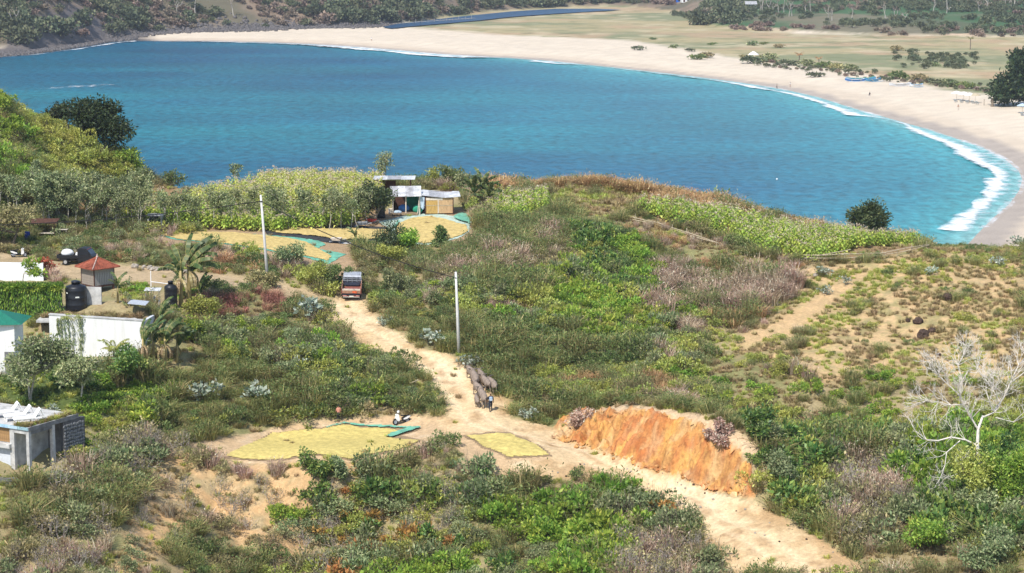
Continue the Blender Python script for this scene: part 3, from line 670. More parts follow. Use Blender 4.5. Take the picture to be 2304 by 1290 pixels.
for i in range(3): proto('creeper', bush_mesh('creeper', 400+i, 'bright', 420, .18, .12, .9, .45, 6))
def far_bush(name, seed, key, h, r):
    rng = np.random.default_rng(seed); p = PB(); n = 210
    lb = [(rng.normal()*r*.4, rng.normal()*r*.4, h*rng.uniform(.15, .62), r*.55, r*.55, h*.34) for _ in range(7)]
    c, o = shell_points(n, lb, rng); v, f = leaf_quads(c, o+rng.normal(size=o.shape)*.5, rng.uniform(.7, 1.3, n)*.8, rng.uniform(.7, 1.3, n)*.55, rng); p.add(v, f, 0)
    segs = [((rng.normal()*.1, rng.normal()*.1, -.3), (rng.normal()*r*.3, rng.normal()*r*.3, h*.6), .12, .05) for _ in range(3)]
    v, f = twig_tubes(segs); p.add(v, f, 1); return p.mesh(name, [LM[key], BARK])
for i in range(4): proto('far', far_bush('far_bush', 420+i, 'far', 3.2, 2.4))
for i in range(4): proto('farbrown', far_bush('far_dry_bush', 440+i, 'farbrown', 2.4, 2.2))
def tobacco_mesh(name, seed, key, h=1.75, bare=.15, nl=16, droop=.5, flower=True):
    rng = np.random.default_rng(seed); p = PB()
    top = np.array([rng.normal()*.08, rng.normal()*.08, h])
    v, f = twig_tubes([((0, 0, -.1), top*.5+rng.normal(size=3)*.02, .022, .018), (top*.5, top, .018, .010)], 4); p.add(v, f, 1)
    z = np.linspace(bare, .92, nl)*h; a = np.arange(nl)*2.4+rng.random()*6
    c = np.stack([top[0]*z/h, top[1]*z/h, z], 1); d = np.stack([np.cos(a), np.sin(a), .55+0*a], 1)
    LL = (.72-.28*(z/h))*rng.uniform(.8, 1.15, nl); W = LL*.42
    d /= np.linalg.norm(d, axis=1, keepdims=True); zz = np.zeros_like(d); zz[:, 2] = 1
    s = np.cross(d, zz); s /= np.linalg.norm(s, axis=1, keepdims=True)
    m_ = c + d*LL[:, None]*.5; t = c + d*LL[:, None]*.85; t[:, 2] -= LL*droop*rng.uniform(.6, 1.3, nl)
    v = np.stack([c-s*W[:, None]*.12, c+s*W[:, None]*.12, m_+s*W[:, None]*.5, m_-s*W[:, None]*.5, t+s*W[:, None]*.1, t-s*W[:, None]*.1], 1).reshape(-1, 3)
    i = np.arange(nl)[:, None]*6; f = np.concatenate([i+np.array([[0, 1, 2, 3]]), i+np.array([[3, 2, 4, 5]])], 0); p.add(v, f, 0)
    if flower:
        n = 12; c = top + rng.normal(size=(n, 3))*np.array([.11, .11, .07]); c[:, 2] += .06
        v, f = leaf_quads(c, rng.normal(size=(n, 3))+np.array([0, 0, .8]), np.full(n, .13), np.full(n, .07), rng); p.add(v, f, 2)
    return p.mesh(name, [LM[key], STEMY, LM['flower']])
for i in range(5): proto('tobacco', tobacco_mesh('tobacco_plant', 460+i, 'tobacco', 1.55, .10, 17))
for i in range(5): proto('tobaccoyellow', tobacco_mesh('tall_tobacco_plant', 480+i, 'tobaccoyellow', 2.05, .45, 15))

# geometry-node scatter for what nobody could count
def scatter_group():
    g = bpy.data.node_groups.new('scatter', 'GeometryNodeTree')
    g.interface.new_socket('Geometry', in_out='INPUT', socket_type='NodeSocketGeometry'); g.interface.new_socket('Geometry', in_out='OUTPUT', socket_type='NodeSocketGeometry')
    L = g.links.new; i = g.nodes.new('NodeGroupInput'); o = g.nodes.new('NodeGroupOutput')
    ci = g.nodes.new('GeometryNodeCollectionInfo'); ci.inputs['Collection'].default_value = PROTO_COL; ci.inputs['Separate Children'].default_value = True; ci.inputs['Reset Children'].default_value = True
    ip = g.nodes.new('GeometryNodeInstanceOnPoints'); ip.inputs['Pick Instance'].default_value = True
    def named(n, ty):
        a = g.nodes.new('GeometryNodeInputNamedAttribute'); a.data_type = ty; a.inputs['Name'].default_value = n
        return a.outputs['Attribute']
    mp = g.nodes.new('GeometryNodeMeshToPoints')
    L(i.outputs[0], mp.inputs['Mesh']); L(mp.outputs[0], ip.inputs['Points']); L(ci.outputs[0], ip.inputs['Instance'])
    L(named('pid', 'INT'), ip.inputs['Instance Index']); L(named('rot', 'FLOAT_VECTOR'), ip.inputs['Rotation']); L(named('scl', 'FLOAT_VECTOR'), ip.inputs['Scale'])
    L(ip.outputs[0], o.inputs[0]); return g
SCATTER = scatter_group()
def scatter(name, pts, pid, rz, sc, label, tilt=.12, cat=None):
    n = len(pts); me = bpy.data.meshes.new(name); me.vertices.add(n); me.vertices.foreach_set('co', np.asarray(pts, np.float32).ravel())
    a = me.attributes.new('pid', 'INT', 'POINT'); a.data.foreach_set('value', np.asarray(pid, np.int32))
    r = np.stack([RNG.normal(size=n)*tilt, RNG.normal(size=n)*tilt, rz], 1)
    a = me.attributes.new('rot', 'FLOAT_VECTOR', 'POINT'); a.data.foreach_set('vector', r.astype(np.float32).ravel())
    s = np.asarray(sc); s = np.stack([s, s, s], 1) if s.ndim == 1 else s
    a = me.attributes.new('scl', 'FLOAT_VECTOR', 'POINT'); a.data.foreach_set('vector', s.astype(np.float32).ravel())
    o = link(name, me); md = o.modifiers.new('scatter', 'NODES'); md.node_group = SCATTER
    return tag(o, label, cat, kind='stuff')

# ------------------------------------------------------------------ vegetation cover
ZV = [  # outline, plants per m2, mix, size range, name of the cover
 (None, .85, dict(wisp=.36, dark=.12, oliveleaf=.14, olive=.18, drygrass=.06, yellowgreen=.08, purple=.06), (.6, 1.25), 'hillside_scrub'),
 ([(-250,40),(-60,120),(60,190),(180,260),(300,320),(360,385),(300,420),(150,440),(-60,480),(-250,480)], .95, dict(yellowgreen=.32, greengrass=.18, wisp=.22, bright=.22, olive=.06), (.8, 1.4), 'hillside_scrub'),
 ([(-60,470),(150,440),(340,500),(350,560),(200,570),(-60,560)], .5, dict(dark=.4, olive=.4, greygreen=.2), (.6, 1.0), 'hillside_scrub'),
 ([(150,570),(340,545),(520,570),(600,590),(640,640),(540,615),(330,596),(150,586)], .95, dict(olive=.3, purple=.25, brown=.2, dark=.25), (.6, 1.0), 'hillside_scrub'),
 ([(440,690),(480,640),(640,660),(650,740),(520,770),(440,750)], 1.0, dict(red=.42, olive=.25, purple=.15, dark=.18), (.75, 1.1), 'hillside_scrub'),
 ([(330,830),(440,740),(640,730),(760,760),(900,820),(980,890),(980,930),(700,945),(540,950),(400,980),(280,960),(260,890)], 1.0, dict(wisp=.34, dark=.18, yellowgreen=.12, greygreen=.12, bright=.06, drygrass=.08, olive=.10), (.65, 1.4), 'hillside_scrub'),
 ([(170,900),(270,870),(420,850),(330,930),(250,1010),(150,1060),(120,1030),(170,980)], 1.3, dict(creeper=.6, bright=.25, yellowgreen=.15), (.6, 1.0), 'hillside_scrub'),
 ([(840,690),(1000,620),(1300,560),(1560,700),(1560,860),(1450,900),(1180,900),(1100,830),(960,790),(850,720)], 1.05, dict(wisp=.38, dark=.18, yellowgreen=.14, greygreen=.10, bright=.06, drygrass=.07, purple=.07), (.7, 1.45), 'hillside_scrub'),
 ([(1000,560),(1200,500),(1320,520),(1260,600),(1150,650),(1000,640)], 1.05, dict(olive=.34, wisp=.28, purple=.18, drygrass=.10, oliveleaf=.10), (.8, 1.35), 'hillside_scrub'),
 ([(1230,670),(1300,640),(1420,680),(1440,760),(1350,780),(1240,740)], 1.1, dict(bright=.7, yellowgreen=.2, dark=.1), (.9, 1.3), 'hillside_scrub'),
 ([(1290,520),(1430,530),(1460,600),(1540,640),(1540,700),(1380,660),(1290,600)], 1.1, dict(bright=.3, dark=.4, deep=.2, yellowgreen=.1), (.9, 1.4), 'hillside_scrub'),
 ([(1180,850),(1330,830),(1540,860),(1500,905),(1250,900)], 1.0, dict(yellowgreen=.4, olive=.3, drygrass=.15, brown=.15), (.7, 1.1), 'hillside_scrub'),
 ([(1470,630),(1560,585),(1690,622),(1815,640),(1810,700),(1700,760),(1600,740),(1500,680)], 1.15, dict(purple=.58, olive=.14, drygrass=.16, wisp=.06, brown=.06), (.85, 1.3), 'hillside_scrub'),
 ([(1360,505),(1460,495),(1600,540),(1700,580),(1830,605),(1815,640),(1690,622),(1560,585),(1430,540)], .9, dict(brown=.15, purple=.15, drygrass=.7), (.5, .8), 'hillside_scrub'),
 ([(1100,440),(1110,395),(1300,385),(1600,400),(1800,450),(1960,510),(1850,522),(1700,495),(1560,470),(1430,450),(1300,445)], 1.25, dict(brown=.84, olive=.10, drygrass=.06), (1.0, 1.7), 'hillside_scrub'),
 ([(1140,470),(1160,425),(1300,420),(1450,445),(1500,462),(1420,480),(1330,500),(1250,470)], .9, dict(drygrass=.5, greengrass=.38, olive=.12), (.8, 1.4), 'hillside_scrub'),
 (DRY, .085, dict(wisp=.36, olive=.24, dark=.16, yellowgreen=.24), (.35, .95), 'slope'),
 ([(2060,540),(2320,540),(2320,640),(2220,600),(2120,590)], .4, dict(yellowgreen=.4, wisp=.35, dark=.25), (.4, .75), 'slope'),
 ([(1720,700),(1800,640),(1830,760),(1760,830),(1640,860),(1600,780)], .42, dict(drygrass=.4, yellowgreen=.25, olive=.25, purple=.1), (.6, 1.0), 'slope'),
 ([(1600,830),(1850,870),(2050,830),(2320,860),(2320,980),(1900,1000),(1720,960),(1600,920)], .6, dict(yellowgreen=.26, greengrass=.30, wisp=.18, bright=.10, drygrass=.16), (.65, 1.2), 'slope'),
 ([(1560,1000),(1720,960),(1900,990),(2320,970),(2320,1320),(2000,1320),(1900,1220),(1780,1160),(1710,1110)], .8, dict(bright=.26, greygreen=.24, wisp=.18, deep=.14, yellowgreen=.14, drygrass=.04), (.8, 1.8), 'thicket'),
 ([(1860,1060),(2000,1040),(2080,1140),(2080,1260),(1900,1230),(1850,1150)], .8, dict(purple=.4, grey=.25, oliveleaf=.2, greygreen=.15), (1.0, 1.6), 'thicket'),
 ([(1960,1240),(2130,1220),(2320,1290),(2320,1330),(2000,1330)], .5, dict(drygrass=.5, olive=.3, purple=.2), (.7, 1.1), 'thicket'),
 ([(680,1330),(690,1150),(780,1090),(900,1055),(1000,1035),(1100,1075),(1270,1120),(1380,1110),(1480,1150),(1560,1200),(1640,1330)], .95, dict(bright=.32, wisp=.2, greygreen=.16, deep=.08, yellowgreen=.08, rust=.035, grey=.08), (.75, 1.6), 'thicket'),
 ([(880,1065),(950,1025),(1010,1015),(1060,1050),(1020,1090),(930,1095)], 1.1, dict(oliveleaf=.4, olive=.25, purple=.2, grey=.15), (.8, 1.1), 'thicket'),
 ([(1420,1200),(1540,1180),(1660,1330),(1380,1330)], .9, dict(grey=.3, purple=.3, oliveleaf=.25, greygreen=.15), (.9, 1.4), 'thicket'),
 ([(-60,1100),(120,1080),(330,1000),(420,1020),(380,1080),(330,1200),(330,1330),(-60,1330)], .95, dict(wisp=.24, oliveleaf=.16, greygreen=.12, grey=.30, purple=.10, drygrass=.08), (.75, 1.5), 'thicket'),
 (CUTL, .55, dict(grey=.34, purple=.24, oliveleaf=.26, drygrass=.14, greygreen=.14), (.7, 1.15), 'thicket'),
 ([(640,1090),(700,1060),(780,1080),(720,1140),(690,1180),(620,1180)], 1.0, dict(bright=.45, deep=.35, dark=.2), (.9, 1.3), 'thicket'),
 ([(-60,1110),(60,1130),(40,1230),(-60,1290)], .35, dict(drygrass=.5, oliveleaf=.5), (.6, .9), 'thicket'),
 (GARDEN, .12, dict(deep=.6, bright=.4), (.5, .8), 'garden'),
 ([(330,690),(470,690),(450,830),(330,830)], .6, dict(greengrass=.4, drygrass=.3, olive=.3), (.7, 1.1), 'hillside_scrub'),
 ([(230,640),(470,650),(440,690),(240,700)], .9, dict(creeper=.6, greengrass=.4), (.4, .7), 'garden'),
]
sp = .78
xs = np.arange(-83, 83, sp); ys = np.arange(146, 305, sp); PX, PY = np.meshgrid(xs, ys)
PX = (PX + (RNG.random(PX.shape)-.5)*sp*1.1).ravel(); PY = (PY + (RNG.random(PY.shape)-.5)*sp*1.1).ravel()
PZ = H(PX, PY); PU, PV = proj(PX, PY, PZ)
ok = (PU > -190) & (PU < 2480) & (PV < 1370) & (PV > 60)
def mval(k, x, y): return bil(gx, gy, mk[k], x, y)
barr = sum(mval(k, PX, PY) for k in ('road', 'lane', 'padl', 'padup', 'bank', 'fieldl', 'fieldr', 'fieldm')); barr += .6*mval('banktop', PX, PY) + .8*mval('bare', PX, PY)
ok &= barr < .35
ok &= ~inside(CLEAR_E, PU, PV) & ~inside([(500,1036),(700,1040),(830,1030),(930,1012),(960,1020),(860,1052),(640,1062),(500,1062)], PU, PV)
KEEP_OUT = []      # (x0,y0,x1,y1) filled by buildings, see below
BUILD_PX = [[(95,690),(330,690),(330,830),(95,830)], [(-60,560),(110,590),(110,660),(-60,640)], [(-60,930),(160,930),(165,1050),(110,1070),(-60,1066)], [(-60,640),(150,640),(150,720),(-60,720)], [(150,590),(275,590),(275,690),(150,690)], [(858,430),(1040,430),(1040,486),(858,486)], [(330,640),(400,640),(400,690),(330,690)],[(-60,720),(60,720),(60,830),(-60,830)]]
for b in BUILD_PX: ok &= ~inside(b, PU, PV)
PX, PY, PZ, PU, PV = [a[ok] for a in (PX, PY, PZ, PU, PV)]
wu = PU + (fbm(PX*.3, PY*.3, 3)-.5)*60; wv = PV + (fbm(PX*.3+40, PY*.3, 3)-.5)*30
ZI = np.zeros(len(PX), int)
for k, z in enumerate(ZV):
    if z[0]: ZI[inside(z[0], wu, wv)] = k
patch = fbm(PX*.13+11, PY*.13, 3); kinds = sorted(PID)
pk = np.empty(len(PX), object); keep = np.zeros(len(PX), bool); size = np.zeros(len(PX))
rnd = RNG.random(len(PX)); rk_ = RNG.random(len(PX))
for k, z in enumerate(ZV):
    s = np.where(ZI == k)[0]
    keep[s] = rnd[s] < z[1]*sp*sp
    names = list(z[2]); w = np.cumsum([z[2][n_] for n_ in names]); w /= w[-1]
    # neighbours tend to be the same kind: use a patch noise blended with chance
    q = np.clip((patch[s]-.5)*1.9+.5, 0, .999)*.74 + rk_[s]*.26
    qr = np.argsort(np.argsort(q))/max(1, len(q))
    ii = np.searchsorted(w, qr); pk[s] = np.array(names, object)[np.clip(ii, 0, len(names)-1)]
    size[s] = RNG.uniform(z[3][0], z[3][1], len(s))
big_ = fbm(PX*.11+70, PY*.11, 3); size *= np.where(np.array([z[4] for z in ZV])[ZI] == 'slope', 1.0, 1.1*np.clip(.55+1.05*big_, .7, 1.5))
def pidfor(k): return np.array([PID[n_][RNG.integers(len(PID[n_]))] for n_ in k])
names_ = {'bright': 'leafy bright green shrub', 'dark': 'dark green scrub bush', 'yellowgreen': 'yellow-green shrub', 'olive': 'wispy olive brush', 'oliveleaf': 'olive scrub bush', 'purple': 'dry purplish-brown twiggy brush', 'brown': 'brown brush', 'rust': 'shrub with rust and yellow leaves', 'deep': 'deep green broad-leaved shrub', 'greygreen': 'grey-green shrub', 'grey': 'bare grey twiggy shrub', 'wisp': 'wispy green brush'}
snake = {'bright': 'leafy_shrub', 'dark': 'scrub_bush', 'yellowgreen': 'leafy_shrub', 'olive': 'wispy_brush', 'oliveleaf': 'scrub_bush', 'purple': 'dry_brush', 'rust': 'leafy_shrub', 'deep': 'broadleaf_shrub', 'greygreen': 'leafy_shrub', 'grey': 'bare_shrub', 'brown': 'dry_brush', 'wisp': 'wispy_brush'}
zone = np.array([z[4] for z in ZV], object)[ZI]
# bushes that can be told apart: single ones on the bare slope, and the largest of the near thicket
ind = []
cand = [i for i in np.where(keep)[0] if pk[i] in names_ and 0 < PU[i] < 2304 and PV[i] < 1290]
sl = [i for i in cand if zone[i] == 'slope' and pk[i] != 'grey' and PU[i] > 1780 and PV[i] < 850]
th = sorted([i for i in cand if zone[i] == 'thicket'], key=lambda i: -size[i]/PY[i])[:150]
for s_, where in ((sl, 'on the dry tan slope below the right-hand field'), (th, None)):
    for i in s_:
        w_ = where or ('in the thicket right of the dirt road' if PU[i] > 1640 else 'in the thicket in front of the dirt road' if PU[i] > 690 else 'on the slope below the left drying pad' if PU[i] > 300 else 'on the slope below the terrace')
        o = link(snake[pk[i]], PROTOS[pidfor([pk[i]])[0]]); o.location = (PX[i], PY[i], PZ[i]-.04); o.rotation_euler = (0, 0, RNG.random()*6.28); o.scale = (size[i],)*2 + (size[i]*RNG.uniform(.85, 1.25),)
        tag(o, names_[pk[i]]+' '+w_, 'shrub', names_[pk[i]]+' '+w_); ind.append(i)
keep[ind] = False
small_ = inside([(870,1075),(1000,1010),(1080,1045),(1150,1070),(1300,1105),(1420,1120),(1420,1150),(1290,1150),(1130,1125),(1000,1100),(900,1110)], PU, PV); size[small_] *= .55; size[inside([(-60,1050),(130,1050),(160,1130),(-60,1130)], PU, PV)] *= .4
for nm, lab in (('hillside_scrub', 'mixed green, olive and brown scrub covering the hillside'), ('slope', 'scattered tufts and low plants on the right slope'), ('thicket', 'dense mixed undergrowth of the foreground thicket'), ('garden', 'low planting in the villa garden')):
    s = np.where(keep & (zone == nm))[0]
    if len(s): scatter({'hillside_scrub': 'hillside_scrub', 'slope': 'slope_undergrowth', 'thicket': 'thicket_undergrowth', 'garden': 'garden_undergrowth'}[nm], np.stack([PX[s], PY[s], PZ[s]-.04], 1), pidfor(pk[s]), RNG.random(len(s))*6.28, np.stack([size[s], size[s], size[s]*RNG.uniform(.65, 1.35, len(s))], 1), lab)
# grass layer
sp = .62
xs = np.arange(-75, 75, sp); ys = np.arange(146, 300, sp); QX, QY = np.meshgrid(xs, ys)
QX = (QX + (RNG.random(QX.shape)-.5)*sp*1.2).ravel(); QY = (QY + (RNG.random(QY.shape)-.5)*sp*1.2).ravel(); QZ = H(QX, QY); QU, QV = proj(QX, QY, QZ)
b1 = sum(mval(k, QX, QY) for k in ('road', 'lane', 'padl', 'padup', 'bank')); b1 += .5*mval('bare', QX, QY) + .5*mval('banktop', QX, QY)
fl = sum(mval(k, QX, QY) for k in ('fieldl', 'fieldr', 'fieldm'))
dens = np.clip(.8 + .2*mval('dry', QX, QY) - .35*mval('cutl', QX, QY) - .6*fl, 0, 1)*(b1 < .3) + .02*((b1 >= .3) & (b1 < 1.05))
dens *= np.clip((fbm(QX*.5, QY*.5, 3)-.3)*4, .15, 1)
s = (QU > -40) & (QU < 2344) & (QV < 1340) & (QV > 150) & (RNG.random(len(QX)) < dens)
s &= ~inside(CLEAR_E, QU, QV)
for b in BUILD_PX: s &= ~inside(b, QU, QV)
QX, QY, QZ, QU, QV = [a[s] for a in (QX, QY, QZ, QU, QV)]
gg = fbm(QX*.2+3, QY*.2+8, 3) + .12*mval('garden', QX, QY)*3 + np.where(inside(DRY, QU, QV), -.12, 0) + RNG.normal(size=len(QX))*.05
scatter('hillside_grass', np.stack([QX, QY, QZ], 1), pidfor(np.where(gg > .5, 'greengrass', 'drygrass')), RNG.random(len(QX))*6.28, RNG.uniform(.5, 1.15, len(QX)), 'tufts of dry and green grass between the scrub')
# tall brown brush along the crest behind the right field
bu = RNG.uniform(1120, 1905, 900); cyy = np.arange(240, 300, .5); bys = []
for u_ in np.linspace(1120, 1905, 40):
    xx = ray(u_, 480)[0]*cyy; bys.append(cyy[np.argmax((H(xx, cyy)-CAM_H)/cyy)])
by_ = np.interp(bu, np.linspace(1120, 1905, 40), bys) + RNG.uniform(-2.0, 5.0, 900); bx_ = ray(bu, bu*0+480)[0]*by_
bs_ = RNG.uniform(1.0, 1.9, 900)*np.interp(bu, [1120, 1200, 1350, 1650, 1780, 1905], [.75, .75, 1.0, 1.15, 1.0, .6])
scatter('crest_brush', np.stack([bx_, by_, H(bx_, by_)], 1), pidfor(np.where(RNG.random(900) < .88, 'brown', 'olive')), RNG.random(900)*6.28, bs_, 'tall reddish-brown brush along the crest above the sea')
# tobacco fields
def field(poly, key, row=(.85, .62), warp=0, ang=0.0, lim=None):
    u0 = [p[0] for p in poly]; 
    rx = np.arange(-75, 75, row[0]); ry = np.arange(225, 300, row[1]); X, Y = np.meshgrid(rx, ry); X = X.ravel(); Y = Y.ravel()
    c, s_ = math.cos(ang), math.sin(ang); X, Y = X*c-(Y-260)*s_, X*s_+(Y-260)*c+260
    X = X + RNG.normal(size=len(X))*.16; Y = Y + RNG.normal(size=len(X))*.16; Z = H(X, Y); u, v = proj(X, Y, Z)
    s = inside(poly, u, v) & (RNG.random(len(X)) < .94)
    if lim is not None: s &= lim(X, Y, u, v)
    return X[s], Y[s], Z[s], u[s], v[s]
fl_front = field(FIELDL, 'tobacco', ang=1.15, lim=lambda X, Y, u, v: v > 478+fbm(X*.2, Y*.2)*14)
fl_back = field(FIELDL, 'tobaccoyellow', ang=1.15, lim=lambda X, Y, u, v: v < 470+fbm(X*.2, Y*.2)*14)
fr = field(FIELDR, 'tobacco', ang=.9); fm_ = field(FIELDM, 'tobacco')
def plants(fd, key, nind, name, label, group):
    X, Y, Z, u, v = fd; o_ = np.argsort(Y); front = o_[:nind]
    for i in front:
        o = link(name, PROTOS[pidfor([key])[0]]); o.location = (X[i], Y[i], Z[i]); o.rotation_euler = (RNG.normal()*.05, RNG.normal()*.05, RNG.random()*6.28); o.scale = (RNG.uniform(.8, 1.3),)*3
        tag(o, label, 'tobacco plant', group)
    return o_[nind:]
rest = []
for fd, key, n_, lab, grp in ((fl_front, 'tobacco', 120, 'green flowering tobacco plant in the front rows of the left field', 'front rows of the left tobacco field'),
                              (fr, 'tobacco', 140, 'green flowering tobacco plant along the lower edge of the right field', 'lower edge of the right tobacco field'),
                              (fm_, 'tobacco', 30, 'tobacco plant in the small plot right of the banana clump', 'small plot of tobacco')):
    r_ = plants(fd, key, n_, 'tobacco_plant', lab, grp); rest.append((fd, r_, key))
rest.append((fl_back, np.arange(len(fl_back[0])), 'tobaccoyellow'))
P_ = np.concatenate([np.stack([fd[0][r_], fd[1][r_], fd[2][r_]], 1) for fd, r_, k in rest]); K_ = sum([[k]*len(r_) for fd, r_, k in rest], [])
scatter('tobacco_crop', P_, pidfor(K_), RNG.random(len(P_))*6.28, RNG.uniform(.75, 1.35, len(P_)), 'massed rows of flowering tobacco behind the front plants', .05)
print('PLANTS', len(PX), keep.sum(), len(ind), len(QX), len(P_))
# ------------------------------------------------------------------ trees
def tree_meshes(name, seed, h=5.0, trunk=.45, r=.10, key='deep', crown=(1.6, 1.6, 1.4), nleaf=900, L=.22, W=.11, depth=2, kids=(3, 4), spread=.7, up=.2, lean=(0, 0), ntrunk=1, bark=None, wob=.2, inner=.35, flat=False, tips=True, wisp=0):
    """trunk mesh with limbs, crown mesh of leaves grown round the branch ends"""
    rng = np.random.default_rng(seed); segs = []; ends = []
    for k in range(ntrunk):
        a = 6.28*k/max(1, ntrunk)+rng.random(); s = .0 if ntrunk == 1 else .22
        d = np.array([lean[0]+math.cos(a)*s, lean[1]+math.sin(a)*s, 1.0])
        branches(rng, (0, 0, -.25), d, h*trunk, r, depth, segs, ends, spread, kids, up, wob, .66, 3)
    E = np.array([e[0] for e in ends]); D = np.array([e[1] for e in ends])
    top = np.array([0, 0, h]); c0 = E.mean(0)
    # stretch branch ends into the wanted crown volume
    S = np.maximum(np.abs(E-c0).max(0), .05); f = np.array([crown[0], crown[1], crown[2]])/S*.95; nleaf = int(nleaf*1.7); L = L*1.15; W = W*1.2
    cz = h - crown[2]
    def fit(p):
        p = np.array(p, float); t = np.clip((p[..., 2:3])/(h*trunk), 0, 1)
        q = p.copy(); q[..., :2] = p[..., :2]*(1+(f[:2]-1)*t); zz = p[..., 2:3]; hi = zz > h*trunk*.8
        q[..., 2:3] = np.where(hi, h*trunk*.8 + (zz-h*trunk*.8)*np.maximum(.2, (h*.92-h*trunk*.8)/max(.1, E[:, 2].max()-h*trunk*.8)), zz)
        return q
    segs = [(fit(a), fit(b), c, d) for a, b, c, d in segs]; E = fit(E)
    pb = PB(); v, ff = twig_tubes(segs, 5); pb.add(v, ff, 0); tm = pb.mesh(name+'_trunk', [bark or BARK])
    _sp = np.array([s_[1] for s_ in segs if s_[1][2] > h*trunk*.75 and s_[2] < r*.62] or [e for e in E]); E = np.concatenate([E, _sp]); k = rng.integers(len(E), size=nleaf); cr = (crown[0]+crown[1]+crown[2])/3*.36
    o = rng.normal(size=(nleaf, 3)); o /= np.linalg.norm(o, axis=1, keepdims=True)
    c = E[k] + o*(rng.random(nleaf)**.5)[:, None]*cr*np.array([1, 1, .38 if flat else .8])
    d = o + rng.normal(size=o.shape)*.5; d[:, 2] += (-.05 if not flat else .0)
    pc = PB(); v, ff = leaf_quads(c, d, rng.uniform(.65, 1.35, nleaf)*L, rng.uniform(.65, 1.3, nleaf)*W, rng); pc.add(v, ff, 0)
    return tm, pc.mesh(name+'_crown', [LM[key]])
def place_tree(name, ms, loc, label, rz=0.0, sc=1.0, group=None, cat='tree'):
    t = thing(name, label, cat, loc, rz, group, 1.0)
    t.scale = (sc, sc, sc) if not hasattr(sc, '__len__') else sc
    for nm, me in zip(('trunk', 'crown'), ms): link(nm, me, t)
    return t
def base(u, v, y=None):
    if y is None: return G(u, v)
    x = float(ray(u, v)[0]*y); return Vector((x, y, float(H(x, y))))
def PXM(y): return FPX/(y*1.0)      # pixels per metre at a distance
# big single trees
place_tree('broadleaf_tree', tree_meshes('dark_tree', 11, 7.8, .20, .22, 'darkest', (3.7, 3.7, 3.6), 4600, .42, .2, 3, (3, 4)), base(243, 360, 291), 'large dark broad-leaved tree on the left headland against the sea', .4)
place_tree('broadleaf_tree', tree_meshes('dark_tree_b', 12, 3.6, .36, .15, 'darkest', (2.4, 2.4, 1.7), 1500, .3, .15, 3, (3, 3)), base(120, 318, 294), 'dark green rounded tree left of the large headland tree', 1.0)
place_tree('round_tree', tree_meshes('round_tree', 13, 3.9, .30, .15, 'bright', (2.5, 2.5, 1.8), 2000, .26, .14, 3, (3, 4)), base(308, 400, 290), 'bright green round tree right below the large headland tree', .2)
place_tree('broadleaf_tree', tree_meshes('field_tree', 14, 5.4, .20, .2, 'darkest', (3.0, 3.0, 2.5), 3200, .32, .16, 3, (3, 4)), base(1972, 512, 266), 'dark dense tree behind the right tobacco field against the sea', .9)
place_tree('broadleaf_tree', tree_meshes('hut_tree', 15, 5.0, .30, .18, 'darkest', (2.2, 2.2, 2.4), 2600, .28, .13, 3, (3, 4)), base(842, 486, 259), 'dense dark green tree standing left of the tin-roofed hut', .9)
place_tree('moringa_tree', tree_meshes('moringa', 16, 5.2, .34, .08, 'greygreen', (1.0, 1.0, 2.2), 380, .24, .12, 2, (3, 4)), base(866, 432, 280), 'slender pale feathery tree rising above the hut against the sea', .3)
place_tree('slender_tree', tree_meshes('slender', 17, 3.3, .4, .05, 'greygreen', (.6, .6, .9), 260, .22, .12, 2, (2, 3)), base(537, 424, 288), 'small slender sapling poking above the tobacco field', .3)
place_tree('round_bush_tree', tree_meshes('crest_bush', 18, 2.4, .3, .08, 'dark', (1.4, 1.4, 1.1), 500, .24, .13, 2, (3, 4)), base(383, 424, 291), 'small dark bush on the crest left of the tobacco field edge', .3)
for i, (u, v, y, hh, w) in enumerate(((965, 424, 284, 2.7, 1.7), (1010, 424, 283, 2.9, 1.7), (1045, 425, 280, 2.6, 1.4))):
    place_tree('leafy_bush', tree_meshes('hutbush', 30+i, hh, .25, .09, ('yellowgreen', 'dark', 'greygreen')[i], (w, w, 1.2), 900, .24, .13, 2, (3, 4)), base(u, v, y), ('pale yellow-green bush behind the hut roof', 'dark bush behind the right end of the hut', 'grey-green bush between hut and banana clump')[i], i)
